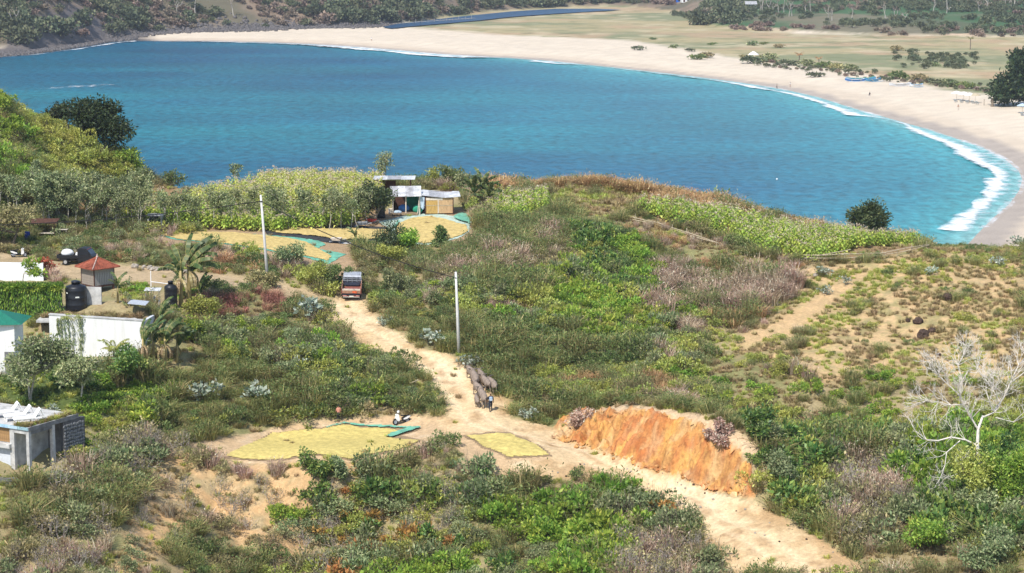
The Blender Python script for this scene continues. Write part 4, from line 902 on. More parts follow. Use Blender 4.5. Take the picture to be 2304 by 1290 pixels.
for i, (u, v, hh, w, key, lab) in enumerate(((855, 570, 3.2, 2.2, 'darkest', 'large round dark bush in front of the drying crop by the hut'), (930, 568, 2.6, 1.3, 'bright', 'bright green bush in front of the hut drying tarp'), (995, 555, 2.2, 1.0, 'dark', 'small dark bush on the lower edge of the hut drying tarp'), (905, 598, 2.3, 1.5, 'yellowgreen', 'yellow-green bush below the large round bush'),
        (655, 600, 2.6, 1.5, 'greygreen', 'grey-green bush just right of the far utility pole'), (700, 655, 2.8, 1.9, 'yellowgreen', 'yellow-green bush on the bank left of the truck'), (735, 640, 2.2, 1.3, 'dark', 'dark bush above the truck on the left verge'), (885, 665, 2.6, 1.6, 'greygreen', 'grey-green bush right of the truck'), (620, 650, 2.0, 1.4, 'olive', 'olive bush at the foot of the far utility pole'),
        (700, 1085, 2.6, 1.2, 'deep', 'dark green conical bush in front of the left drying crop'), (768, 1075, 1.7, .9, 'greygreen', 'thin grey-green bush right of the conical bush'), (1345, 1092, 1.1, .7, 'olive', 'scraggly little bush at the left verge of the road opposite the cut bank'), (1300, 955, 1.4, 1.3, 'purple', 'brownish twiggy bush at the left end of the cut bank'), (1640, 992, 1.5, 1.3, 'purple', 'brownish bush on the lip of the cut bank'), (300, 852, 2.2, 1.3, 'deep', 'dark green bush at the foot of the white building'), (150, 868, 1.8, 1.2, 'deep', 'dark bush between the two garden trees'), (225, 878, 1.5, 1.0, 'bright', 'bright low bush in the garden right of the flat-topped tree'), (455, 720, 2.2, 1.4, 'yellowgreen', 'yellow-green bush right of the lane banana plants'), (420, 760, 2.0, 1.4, 'bright', 'bright bush right of the corner banana clump'))):
    b = G(u, v)
    place_tree('round_bush', tree_meshes('bush', 50+i, hh, .22, .07, key, (w, w, hh*.45), 1100, .22, .11, 2, (3, 4)), b, lab, i*.7, cat='bush')
# thin-stemmed trees of the windbreak along the field
thin = [tree_meshes('windbreak', 200+i, 4.6, .5, .055, 'greygreen', (1.05, 1.05, 1.35), 420, .24, .11, 2, (2, 3), .5, bark=BARKPALE, wob=.25) for i in range(6)]
spots = [(u, 514+random.uniform(-7, 6)) for u in range(368, 850, 22)] + [(random.uniform(95, 350), random.uniform(478, 522)) for _ in range(36)] + [(random.uniform(-10, 120), random.uniform(455, 500)) for _ in range(12)]
ORD = 'first second third fourth fifth sixth seventh eighth ninth tenth eleventh twelfth thirteenth fourteenth fifteenth sixteenth seventeenth eighteenth nineteenth twentieth twenty-first twenty-second twenty-third twenty-fourth twenty-fifth'.split()
for i, (u, v) in enumerate(spots):
    b = G(u+random.uniform(-6, 6), v)
    if b is None: continue
    grove = u < 360
    place_tree('windbreak_tree', thin[i % 6], b, 'thin pale-stemmed tree in the grove above the parked pickup' if grove else 'thin-stemmed windbreak tree before the left tobacco field, '+ORD[min(i, 24)]+' from the left', random.random()*6.28, random.uniform(.85, 1.25) if grove else random.uniform(.8, 1.12), 'trees of the left grove' if grove else 'windbreak along the left tobacco field')
place_tree('spreading_tree', tree_meshes('spreading', 21, 4.6, .32, .16, 'olive', (3.6, 3.0, 1.7), 2600, .26, .12, 3, (3, 4), flat=True), base(30, 548), 'wide spreading brownish-green tree over the shelter at the left edge', .4)
# villa garden trees with layered crowns
place_tree('layered_tree', tree_meshes('layered_a', 22, 6.3, .42, .12, 'greygreen', (3.1, 2.4, 2.0), 3400, .26, .13, 3, (3, 4), .8, ntrunk=2, bark=BARKPALE, flat=True), base(68, 905), 'layered garden tree with two pale stems behind the sun loungers', .3)
place_tree('layered_tree', tree_meshes('layered_b', 23, 4.6, .5, .10, 'greygreen', (2.2, 1.8, 1.0), 1900, .26, .12, 3, (3, 4), .8, bark=BARKPALE, flat=True), base(183, 910), 'smaller flat-topped garden tree with one pale stem', .3)
place_tree('garden_bush', tree_meshes('garden_bush', 24, 3.4, .25, .1, 'deep', (1.6, 1.4, 1.6), 1500, .26, .12, 2, (3, 4)), base(268, 862), 'dense dark green bush in front of the white wall', .3, cat='bush')
place_tree('frangipani_tree', tree_meshes('frangi', 25, 3.3, .6, .08, 'bright', (.9, .8, .55), 260, .34, .15, 2, (2, 3), bark=BARKPALE), base(52, 648, 219), 'small bright-leaved tree in front of the upper white wall', .3)
place_tree('bougainvillea', tree_meshes('bougain', 26, 1.9, .3, .06, 'bougainvillea', (1.2, 1.0, .75), 700, .2, .14, 2, (3, 4)), base(92, 622, 226), 'red flowering bougainvillea at the end of the upper white wall', .3, cat='bush')
for u, v, lab in ((290, 655, 'tiny sapling in the strip behind the water tanks'), (292, 690, 'thin sapling beside the small banana plant'), (355, 595, 'bare pale sapling on the far verge of the lane')):
    place_tree('sapling', tree_meshes('sap', 27, 1.5, .6, .03, 'greygreen', (.35, .35, .35), 60, .2, .1, 1, (2, 3), bark=BARKPALE), G(u, v), lab, u, .9)

# banana plants: stem, and each leaf a part
def banana_leaf(seed, L=2.2, W=.5, torn=.5):
    rng = np.random.default_rng(seed); n = 14; p = PB(); t = np.linspace(0, 1, n)
    ang = 1.25 - t*(1.0+rng.random()*.7); x = np.concatenate([[0], np.cumsum(np.cos(ang[:-1]))])*L/n; z = np.concatenate([[0], np.cumsum(np.sin(ang[:-1]))])*L/n
    w = W*np.clip(np.sin(np.pi*np.clip((t-.12)/.9, 0, 1))**.6, .03, 1)
    for s in (-1, 1):
        for k in range(1, n-1):
            gap = .12 if rng.random() < torn else 0.0; dz = -rng.random()*torn*.30*W
            a = (x[k], 0, z[k]); b = (x[k+1]-gap*L/n*.5, 0, z[k+1]); drop = .25*W
            p.add([a, b, (b[0]+.08-gap*.2, s*w[k+1]*.5, b[2]-drop+dz), (a[0]+.08, s*w[k]*.5, a[2]-drop+dz)], np.array([[0, 1, 2, 3]]), 0)
    rib = [((x[k], 0, z[k]), (x[k+1], 0, z[k+1]), .03*(1-t[k]*.8), .03*(1-t[k+1]*.8)) for k in range(n-1)]
    v, f = twig_tubes(rib, 3); p.add(v, f, 1)
    return p.mesh('banana_leaf', [LM['banana'], STEMY])
BL = [banana_leaf(500+i, 2.4, .5, .35+.35*(i % 3)) for i in range(6)]
BSTEM = mat('banana_stem', (.42, .33, .14), .7, var=.3, scale=3, spec=.2, stretch=(1, 1, .3))
DRYLEAF = LM['drygrass']
def banana(loc, label, hs=1.8, n=8, sc=1.0, seed=0, wind=None, group=None, dead=5):
    rr = random.Random(seed); t = thing('banana_plant', label, 'banana plant', loc, 0, group, sc)
    b = MB(); b.tube([(0, 0, -.2), (.04, 0, hs*.5), (.02, .05, hs)], [.16, .12, .07], 8); b.build('stem', BSTEM, t, True)
    for k in range(n):
        a = 2.4*k + rr.random()*.5
        if wind is not None: a = wind + (rr.random()-.5)*2.4
        o = link('leaf', BL[rr.randrange(6)], t); o.location = (.02, .05, hs-.1-.04*k); o.rotation_euler = (rr.uniform(-.5, .5), -.55+.10*k*(1 if wind is None else .7), a); s = rr.uniform(.7, 1.05); o.scale = (s, s, s)
    for k in range(dead):     # dry leaves hanging down the stem
        a = rr.random()*6.28; o = link('dry_leaf', BLD[k % 2], t); o.location = (math.cos(a)*.1, math.sin(a)*.1, hs*.8); o.rotation_euler = (0, 1.5+rr.random()*.4, a); o.scale = (.5, .5, .5)
    return t
BLD = []
for i in range(2):
    m_ = BL[i].copy(); m_.materials.clear(); m_.materials.append(DRYLEAF); m_.materials.append(BSTEM); BLD.append(m_)
banana(G(425, 690), 'tall banana plant with torn leaves leaning right beside the lane', 2.6, 15, 1.75, 1, .3)
banana(G(407, 690), 'banana plant with torn leaves left of the tall one by the lane', 2.3, 11, 1.55, 2, 1.9)
banana(G(448, 694), 'banana plant with dry hanging leaves right of the tall one', 1.7, 8, 1.1, 3, .2, dead=9)
for i, (u, v, hs, sc, w, lab) in enumerate(((322, 830, 2.4, 1.15, .8, 'leftmost banana plant of the clump at the corner of the white building'), (345, 820, 2.0, 1.2, .2, 'banana plant in front of the white building corner'), (372, 832, 2.2, 1.3, .5, 'largest banana plant of the clump right of the white building'), (398, 815, 1.7, 1.1, -.2, 'low banana plant with long leaves at the right of the clump'), (360, 770, 2.0, 1.2, .6, 'banana plant at the back of the clump beside the white building'))):
    banana(G(u, v), lab, hs, 9, sc, 10+i, w, dead=7)
banana(G(265, 682), 'small banana plant with a yellow stem behind the white building', 1.9, 6, .85, 20, None)
for i, (u, v, hs, sc, lab) in enumerate(((1065, 470, 1.9, 1.25, 'left banana plant of the clump right of the hut'), (1085, 468, 2.1, 1.35, 'tallest banana plant of the clump right of the hut'), (1100, 472, 1.6, 1.15, 'right banana plant of the clump beside the hut'))):
    banana(G(u, v), lab, hs, 11, sc, 30+i, None, dead=3)
banana(G(800, 548), 'small banana plant among the drying crop heaps', 1.0, 5, .8, 40, None, dead=1)
# small feather palm before the white wall
pt = thing('feather_palm', 'young feather palm in front of the white wall', 'palm', G(258, 850)); b = MB(); b.tube([(0, 0, -.2), (0, 0, 2.4)], [.12, .07], 8); b.build('trunk', BARK, pt)
def frond_mesh(seed, L=1.9, key='yellowgreen'):
    rng = np.random.default_rng(seed); n = 22; t = np.linspace(0, 1, n); ang = 1.35-t*1.1; x = np.cumsum(np.cos(ang))*L/n; z = np.cumsum(np.sin(ang))*L/n; p = PB()
    c = np.repeat(np.stack([x, 0*x, z], 1)[2:], 2, 0); s = np.tile([1, -1], n-2); d = np.stack([np.full(len(s), .5), s*1.0, np.full(len(s), -.35)], 1)
    v, f = leaf_quads(c, d, np.full(len(s), .55)*(1.05-np.repeat(t[2:], 2)*.6), np.full(len(s), .07), rng); p.add(v, f, 0)
    v, f = twig_tubes([((x[k], 0, z[k]), (x[k+1], 0, z[k+1]), .02, .018) for k in range(n-1)]); p.add(v, f, 0); return p.mesh('frond', [LM[key]])
FR = [frond_mesh(i) for i in range(3)]
for k in range(9):
    o = link('frond', FR[k % 3], pt); o.location = (0, 0, 2.35); o.rotation_euler = (0, .1+.12*(k % 4), k*2.4)

# pale-leaved giant milkweed shrubs
for u, v, s, lab in ((970, 778, 1.5, 'pale milky-green shrub on the right verge of the road below the truck'), (1180, 945, 1.0, 'pale shrub on the right verge beside the buffalo herd'), (1062, 832, 1.2, 'pale shrub at the head of the buffalo herd'), (690, 720, 1.9, 'large pale shrub beside the road bend left of the truck'), (450, 905, 1.7, 'pale shrub on the slope right of the garden'), (585, 905, 1.6, 'pale shrub on the slope above the left drying pad'), (665, 835, 1.1, 'small pale shrub in the scrub below the road bend'), (1495, 655, 1.1, 'white-flecked pale shrub on the green mid slope'), (860, 735, .9, 'pale shrub on the verge right below the truck'), (1850, 622, 1.0, 'pale shrub under the right field fence'), (1905, 640, .8, 'small pale shrub right of the one under the fence'), (1860, 665, .9, 'pale shrub with white flecks left of the bare path'), (2090, 620, .9, 'grey-green shrub on the dry slope below the fence end'), (2290, 560, 1.5, 'large pale shrub at the right end of the crest'), (2250, 600, 1.0, 'pale shrub at the right edge of the dry slope'), (120, 935, .8, 'pale shrub at the edge of the terrace planting')):
    o = link('milkweed_shrub', PROTOS[PID['pale'][int(u) % 4]]); o.location = G(u, v); o.rotation_euler = (0, 0, u); o.scale = (s, s, s*.9); tag(o, lab, 'shrub')
# bare whitish shrubs of the foreground
for u, v, s, lab in ((225, 1180, 1.7, 'bare whitish twiggy shrub on the slope below the terrace'), (330, 1070, 1.8, 'tall bare shrub with white seed heads above the cut slope'), (345, 1010, 1.5, 'bare grey shrub at the left end of the drying pad'), (250, 1120, 1.6, 'grey leafless shrub with curved stems below the garden'), (130, 1265, 1.7, 'grey leafless thicket shrub at the bottom left corner'), (400, 1230, 1.3, 'bare shrub on the orange cut slope'), (490, 1115, 1.2, 'dry twig shrub just below the left drying crop'), (590, 1110, 1.1, 'dry grey shrub on the upper cut slope'), (1560, 1290, 1.6, 'bare grey shrub left of the road at the bottom edge'), (1465, 1260, 1.6, 'leafless grey shrub in the thicket left of the road'), (1960, 1190, 1.7, 'bare pale-stemmed shrub on the right bank of the road'), (860, 1285, 1.2, 'small bare whitish shrub at the bottom of the thicket'), (2030, 960, 1.1, 'dry grey shrub left of the dead tree')):
    o = link('bare_shrub', PROTOS[PID['grey'][int(u) % 5]]); o.location = G(u, v); o.rotation_euler = (0, 0, u); o.scale = (s, s, s*1.05); tag(o, lab, 'shrub')
# the dead white tree on the right, with live leafy trees round its foot
dt_y = 173.0; DB = G(2215, 1142); dt_y = DB.y
dead = thing('dead_tree', 'leafless white dead tree standing on the right slope', 'tree', DB)
DW = mat('dead_wood', (.74, .68, .61), .85, var=.15, scale=5, bump=.4, spec=.1)
def P3(u, v, dy): x, y, z = at(u, v, dt_y+dy); return Vector((float(x), y, float(z)))-DB
tb = MB(); tb.tube([(0, 0, -.4), P3(2208, 1070, .2), P3(2199, 1005, .4), P3(2201, 965, .5), P3(2212, 935, .6)], [.24, .18, .15, .12, .09], 8); tb.build('trunk', DW, dead, True)
limbs = [([(2201,968),(2186,942),(2168,910),(2160,890),(2135,868),(2112,846),(2100,830)], -1), ([(2160,890),(2165,855),(2156,822),(2168,800)], .5), ([(2168,910),(2140,912),(2112,905),(2088,900)], -.8), ([(2210,940),(2237,928),(2260,892),(2276,855),(2292,822),(2310,800)], 1), ([(2276,860),(2305,838),(2330,815)], -.6), ([(2237,928),(2226,905),(2236,872),(2250,850)], -1.2), ([(2199,1003),(2172,990),(2140,984),(2110,992),(2085,990),(2060,970)], -1), ([(2160,992),(2130,1018),(2126,1048),(2115,1078)], -.6), ([(2200,1090),(2165,1062),(2140,1072)], -1), ([(2240,940),(2280,950),(2310,935)], .8), ([(2250,905),(2235,880),(2215,850),(2200,830)], 1.2)]
rng = np.random.default_rng(77)
for k, (pl, dy) in enumerate(limbs):
    n = len(pl); pp = [P3(u, v, .5+dy*i/n*1.6) for i, (u, v) in enumerate(pl)]; r0 = .085 if k in (0, 3, 6) else .05
    segs = []; ends = []
    for i in range(n-1): segs.append((np.array(pp[i]), np.array(pp[i+1]), r0*(1-.75*i/n), r0*(1-.75*(i+1)/n)))
    for i in range(1, n):
        for _ in range(6 if k in (0, 1, 2, 3, 4, 5, 10) else 2):
            d = np.array(pp[i]-pp[i-1]); d /= np.linalg.norm(d); d = d + rng.normal(size=3)*.7 + np.array([0, 0, .3])
            branches(rng, np.array(pp[i]), d, .85, .028, 3, segs, ends, .6, (2, 3), .12, .3, .72, 2)
    q = PB(); v, f = twig_tubes(segs, 5); q.add(v, f); link('branch', q.mesh('branch', [DW]), dead)
for i, (u, v, hh, w, key, lab) in enumerate(((2262, 1118, 5.2, 2.2, 'deep', 'dark leafy tree right of the dead tree trunk'), (2150, 1100, 3.4, 1.8, 'yellowgreen', 'yellow-green leafy sapling left of the dead tree'), (2215, 1190, 3.0, 2.2, 'greygreen', 'grey-green leafy bush in front of the dead tree'), (2188, 1150, 5.6, 2.0, 'yellowgreen', 'tall yellow-green leafy tree round the foot of the dead tree'), (2245, 1160, 5.0, 1.6, 'bright', 'leafy bright tree just right of the dead trunk'), (2310, 1150, 5.0, 1.8, 'bright', 'bright leafy tree at the right edge beside the dead tree'), (2060, 1090, 3.0, 1.7, 'deep', 'dark leafy bush left of the dead tree branches'), (1700, 985, 2.6, 1.4, 'deep', 'dark leafy bush above the right end of the cut bank'), (1760, 1100, 3.0, 2.0, 'greygreen', 'leafy bush on the bank right of the road'), (2120, 1240, 2.6, 2.0, 'bright', 'bright leafy bush low on the right slope'), (2250, 1270, 2.6, 2.2, 'greygreen', 'grey-green bush at the bottom right corner'))):
    place_tree('leafy_tree', tree_meshes('leafy', 80+i, hh, .28, .1, key, (w, w, hh*.38), 1500, .30 if key == 'deep' else .22, .13, 3, (3, 3)), G(u, v), lab, i*.8, cat='tree')
fl_ = thing('fallen_log', 'pale fallen tree trunk at the right edge', 'log', G(2290, 1165)); b = MB(); b.tube([(-1.6, -.2, .12), (-.5, .1, .3), (.6, .3, .55), (1.6, .5, .9)], [.10, .16, .18, .2], 8); b.build('log', DW, fl_, True); b = MB(); b.tube([(.2, .2, .5), (.3, .1, 1.0), (.5, 0, 1.3)], [.09, .06, .03], 6); b.build('stub', DW, fl_, True)
# ------------------------------------------------------------------ materials of built things
WHITE = mat('white_paint', (.80, .79, .77), .75, var=.04, scale=1.2, bump=.1, spec=.2)
WALLW = mat('white_render', (.82, .82, .81), .85, scale=1.3, bump=.15, spec=.1, col2=(.66, .65, .62), stretch=(1.6, 1.6, .22))
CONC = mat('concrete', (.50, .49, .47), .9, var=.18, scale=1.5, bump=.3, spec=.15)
CONCD = mat('dark_or_shaded_concrete', (.20, .20, .205), .85, var=.2, scale=1.5, bump=.3, spec=.2)  # also stands for shaded concrete on the terrace's right side
BLACKP = mat('black_plastic', (.012, .013, .017), .42, var=.15, scale=1.5, spec=.4)
BLACK = mat('black_paint', (.014, .015, .018), .35, var=.1, scale=2, spec=.5)
RUBBER = mat('rubber', (.020, .019, .018), .85, var=.2, scale=6, spec=.2)
GLASS = mat('dark_glass', (.02, .025, .03), .08, var=.05, scale=1, spec=.6)
STEEL = mat('steel', (.45, .46, .47), .4, .6, var=.12, scale=4)
GREYM = mat('grey_metal', (.36, .38, .42), .5, .2, var=.15, scale=3)
CHROME = mat('rim_grey', (.55, .55, .54), .35, .5, var=.1, scale=6)
RED = mat('red_paint', (.50, .035, .025), .5, var=.15, scale=4)
ORANGE = mat('orange_print', (.80, .16, .06), .6, var=.1, scale=6)
PLATEW = mat('plate', (.72, .72, .66), .5, var=.05)
TAN = mat('tan_board', (.44, .25, .17), .8, var=.2, scale=3, stretch=(1, 1, 4))
PALEB = mat('pale_board', (.68, .60, .50), .8, var=.12, scale=3)
DIRTYP = mat('dirty_frame', (.24, .08, .06), .8, var=.2, scale=4)
PLANK = mat('weathered_plank', (.36, .345, .33), .9, var=.22, scale=2.5, bump=.3, stretch=(6, 6, .6), spec=.1)
PLANKB = mat('brown_plank', (.33, .28, .235), .9, var=.22, scale=2.5, bump=.3, stretch=(.6, .6, 6), spec=.1)
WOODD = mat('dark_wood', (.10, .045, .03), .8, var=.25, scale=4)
TILE = mat('clay_tile', (.30, .088, .052), .8, var=.28, scale=2.2, bump=.2, spec=.15)
TILEP = mat('pale_ridge_tile', (.55, .40, .33), .85, var=.25, scale=4)
BLUE = mat('blue_plastic', (.02, .12, .50), .5, var=.1)
BLUED = mat('blue_drum', (.012, .035, .22), .5, var=.1)
PALEBLUE = mat('pale_blue_cloth', (.42, .52, .62), .8, var=.1)
TEALT = mat('teal_tile', (.30, .46, .52), .35, var=.2, scale=6)
ZINC = mat('corrugated_zinc', (.50, .49, .49), .5, .25, var=.22, scale=1.5, spec=.4)
ZINCW = mat('bright_zinc', (.66, .66, .66), .5, .15, var=.2, scale=1.5, spec=.4)
BAMBOOP = mat('bamboo_panel', (.52, .33, .105), .85, var=.2, scale=3, bump=.3, stretch=(6, 6, .8))
BAMBOO2 = mat('bamboo_panel_pale', (.55, .36, .19), .85, var=.2, scale=3, bump=.3, stretch=(6, 6, .8))
BAMBOO = mat('bamboo_pole', (.50, .42, .29), .7, var=.2, scale=3)
GREENC = mat('green_cloth', (.03, .30, .19), .8, var=.15, scale=2)
GREENN = mat('green_net', (.15, .40, .28), .75, var=.2, scale=1.4, bump=.3)
PALENET = mat('pale_net', (.42, .52, .44), .8, var=.15, scale=1.4, bump=.3)
DARKNET = mat('dark_net', (.04, .04, .042), .85, var=.25, scale=2, bump=.3)
CROP = mat('drying_crop', (.57, .46, .16), .95, var=.14, scale=2.2, bump=.8, bscale=14, spec=.05)
CROPB = mat('drying_crop_golden', (.54, .41, .165), .95, var=.15, scale=2.2, bump=.8, bscale=14, spec=.05)
SKIN = mat('skin', (.22, .115, .065), .6, var=.08); CLOTHD = mat('dark_cloth', (.02, .024, .04), .85, var=.15); CLOTHP = mat('pink_cloth', (.60, .27, .19), .85, var=.12)
HIDE = mat('buffalo_hide', (.27, .21, .165), .75, var=.22, scale=2.5, bump=.2, spec=.2); HORN = mat('horn', (.12, .10, .085), .5, var=.2)
ROCK = mat('dark_rock', (.085, .055, .042), .9, var=.3, scale=3, bump=.7, spec=.15); ROCKP = mat('pale_rock', (.40, .35, .29), .9, var=.25, scale=3, bump=.6)
ROOFG = mat('green_roof', (.015, .16, .105), .55, var=.12, scale=2, stretch=(6, 1, 1))
SACK = mat('white_sack', (.74, .74, .73), .8, var=.06, scale=2, bump=.2)
SACKB = mat('blue_sheet', (.05, .17, .42), .6, var=.1)
POLEM = mat('pole_concrete', (.60, .59, .57), .85, var=.08, scale=2, bump=.1)
def slope_at(x, y, dx, dy, d=1.5): return (float(H(x+dx*d, y+dy*d))-float(H(x-dx*d, y-dy*d)))/(2*d)
def wheel(parent, c, r, w, tyre=RUBBER, rim=CHROME):
    wl = MB(); prof = [(r*.62, -w/2), (r*.92, -w/2), (r, -w*.3), (r, w*.3), (r*.92, w/2), (r*.62, w/2)]
    n = 20; P = []; F = []
    for rr_, yy in prof:
        for k in range(n): t = 6.28318*k/n; P.append((yy, rr_*math.cos(t), rr_*math.sin(t)))
    for i in range(len(prof)-1):
        for k in range(n): F.append((i*n+k, i*n+(k+1) % n, (i+1)*n+(k+1) % n, (i+1)*n+k))
    wl.add(P, F); o = wl.build('wheel', tyre, parent, True); o.location = c
    rm = MB(); rm.tube([(-w*.42, 0, 0), (w*.42, 0, 0)], r*.62, 16); rm.tube([(-w*.5, 0, 0), (w*.5, 0, 0)], r*.2, 10); rm.build('rim', rim, o)
    return o

# ------------------------------------------------------------------ cargo truck seen from behind
b0 = G(790, 680); tr = thing('cargo_truck', 'small open cargo truck seen from behind at the top of the dirt road', 'truck', b0 + Vector((0, .3, .03)), .02)
tr.rotation_euler = (math.atan(slope_at(b0.x, b0.y+2, 0, 1)), .02, .03)
m = MB(); m.box((-.38, 1.9, .62), (.14, 3.6, .16)); m.box((.38, 1.9, .62), (.14, 3.6, .16)); m.box((0, .9, .5), (1.5, .18, .18)); m.box((0, 3.05, .5), (1.5, .16, .16)); m.build('chassis', BLACK, tr)
for x in (-.86, -.60, .60, .86): wheel(tr, (x, .95, .40), .40, .22)
for x in (-.80, .80): wheel(tr, (x, 3.05, .40), .40, .22)
bed = MB(); bed.box((0, 1.15, .88), (2.02, 2.3, .10)); bed.box((0, 1.15, .79), (1.5, 2.2, .08)); bo = bed.build('cargo_bed', DIRTYP, tr)
for s in (-1, 1):
    m = MB(); m.box((s*.99, 1.15, 1.17), (.05, 2.3, .46)); m.build('side_board', TAN, bo)
    m = MB(); m.box((s*1.0, .04, 1.15), (.09, .09, .62)); m.box((s*1.0, 1.2, 1.2), (.09, .08, .55)); m.build('side_post', DIRTYP, bo)
m = MB(); m.box((0, .01, 1.08), (1.86, .06, .30)); m.box((-.6, -.03, 1.08), (.05, .03, .3)); m.box((.6, -.03, 1.08), (.05, .03, .3)); tg = m.build('tailgate', TAN, bo)
m = MB(); m.box((0, .01, 1.325), (1.86, .07, .17)); m.build('top_plank', PALEB, bo)
m = MB(); m.box((.34, -.028, 1.07), (.46, .02, .20), (0, .12, 0)); m.ell((.50, -.03, 1.09), (.15, .02, .12), 8, 5); m.build('orange_print', ORANGE, tg)
m = MB(); m.box((0, .0, .80), (1.9, .05, .15)); m.build('gap_shade_strip', CLOTHD, bo)  # dark strip standing in for the shaded gap under the tailgate
m = MB(); m.box((0, .0, .60), (1.75, .10, .10)); m.build('bumper', DIRTYP, tr)
m = MB(); m.box((0, -.06, .52), (1.7, .03, .05)); m.build('bumper_strip', PLATEW, tr)
for s in (-1, 1):
    m = MB(); m.box((s*.68, -.055, .665), (.42, .04, .075), bev=.01); m.build('tail_light', mat('tail_lamp', (.62, .30, .26), .3, var=.1), tr)
m = MB(); m.box((.02, -.065, .605), (.46, .02, .12)); m.build('licence_plate', PLATEW, tr)
hb = MB()
for z in (1.36, 1.55, 1.74): hb.box((0, 2.22, z), (1.96, .07, .06))
for x in (-.96, -.5, 0, .5, .96): hb.box((x, 2.22, 1.34), (.06, .065, .80))
hb.build('headboard_rack', GREYM, tr)
m = MB(); m.box((0, 1.85, 1.08), (1.7, .5, .3), bev=.1); m.build('load_cover', CLOTHD, bo)
cb = MB(); cb.plane_prism([(2.35, .55), (2.35, 1.72), (2.5, 1.82), (3.45, 1.80), (3.80, 1.3), (3.90, .62)], 'x', -.92, .92); co = cb.build('cab', GREYM, tr)
m = MB(); m.box((0, 2.335, 1.46), (1.5, .03, .38), bev=.01); m.build('rear_window', GLASS, co)
m = MB(); m.box((0, 2.95, 1.845), (1.5, .8, .04), bev=.01); m.build('roof_panel', GREYM, co)
for s in (-1, 1):
    m = MB(); m.box((s*.925, 2.95, 1.45), (.02, .7, .38)); m.build('side_window', GLASS, co)
    m = MB(); m.tube([(s*.93, 3.6, 1.3), (s*1.1, 3.55, 1.4)], .015, 5); m.box((s*1.12, 3.55, 1.5), (.16, .05, .28), bev=.02); m.build('side_mirror', BLACK, co)
# ------------------------------------------------------------------ black pickup on the lane
b0 = G(174, 597); pk_ = thing('pickup_truck', 'small black pickup with white sacks parked on the lane', 'pickup', b0 + Vector((0, .5, .03)), math.radians(-90-9))   # local +y is forward
m = MB(); m.box((0, 0, .48), (.9, 3.7, .16)); m.box((0, -1.45, .62), (1.4, .7, .2)); m.build('chassis', BLACK, pk_)
for y in (-1.15, 1.35):
    for x in (-.66, .66): wheel(pk_, (x, y, .31), .31, .20, RUBBER, CHROME)
bd = MB(); bd.box((0, -.95, .72), (1.52, 2.2, .06)); bo = bd.build('cargo_bed', BLACK, pk_)
for s in (-1, 1):
    m = MB(); m.box((s*.75, -.95, .90), (.04, 2.2, .34), bev=.01); m.box((s*.775, -.95, .90), (.015, 2.1, .05)); m.build('side_panel', BLACK, bo)
m = MB(); m.box((0, -2.05, .90), (1.54, .04, .34), bev=.01); m.build('tailgate', BLACK, bo)
cb = MB(); cb.plane_prism([(.20, .42), (.20, 1.72), (.42, 1.82), (1.15, 1.80), (1.72, 1.12), (1.88, .95), (1.90, .42)], 'x', -.74, .74); co = cb.build('cab', BLACK, pk_)
m = MB(); m.add([(-.66, 1.21, 1.75), (.66, 1.21, 1.75), (.69, 1.70, 1.17), (-.69, 1.70, 1.17)], [(0, 1, 2, 3)]); wsn = m.build('windscreen', GLASS, co)
m = MB(); m.box((0, 1.275, 1.69), (1.34, .02, .14), (math.radians(-50), 0, 0)); m.build('red_visor_strip', RED, co)
for s in (-1, 1):
    m = MB(); m.add([(s*.745, .38, 1.14), (s*.745, .42, 1.66), (s*.745, 1.12, 1.66), (s*.745, 1.55, 1.14)], [(0, 1, 2, 3)]); m.build('side_window', GLASS, co)
    m = MB(); m.box((s*.85, 1.45, 1.2), (.12, .06, .16), bev=.02); m.tube([(s*.74, 1.48, 1.14), (s*.85, 1.45, 1.16)], .012, 5); m.build('side_mirror', BLACK, co)
m = MB(); m.box((0, .22, 1.45), (1.4, .02, .5)); m.build('rear_window', GLASS, co)
m = MB(); m.box((0, 1.93, .50), (1.48, .08, .16), bev=.02); m.build('bumper', BLACK, pk_)
def sack(name, label, loc, d, seed, material=SACK, rz=0.0):
    m = MB(); m.ell((0, 0, d[2]*.5), (d[0]/2, d[1]/2, d[2]*.52), 12, 8, jit=.06, seed=seed); o = m.build(name, material, None, True); o.location = loc; o.rotation_euler = (0, 0, rz); return tag(o, label, 'sack')
mw = Matrix.Translation(pk_.location) @ Matrix.Rotation(pk_.rotation_euler.z, 4, 'Z')
sack('sack', 'large rounded white sack in the bed of the black pickup', mw @ Vector((-.05, -1.15, .74)), (1.2, 1.35, .85), 3, SACK, pk_.rotation_euler.z)
sack('sack', 'small white sack behind the cab of the black pickup', mw @ Vector((-.35, -.15, .74)), (.6, .5, .5), 4, SACK, pk_.rotation_euler.z)
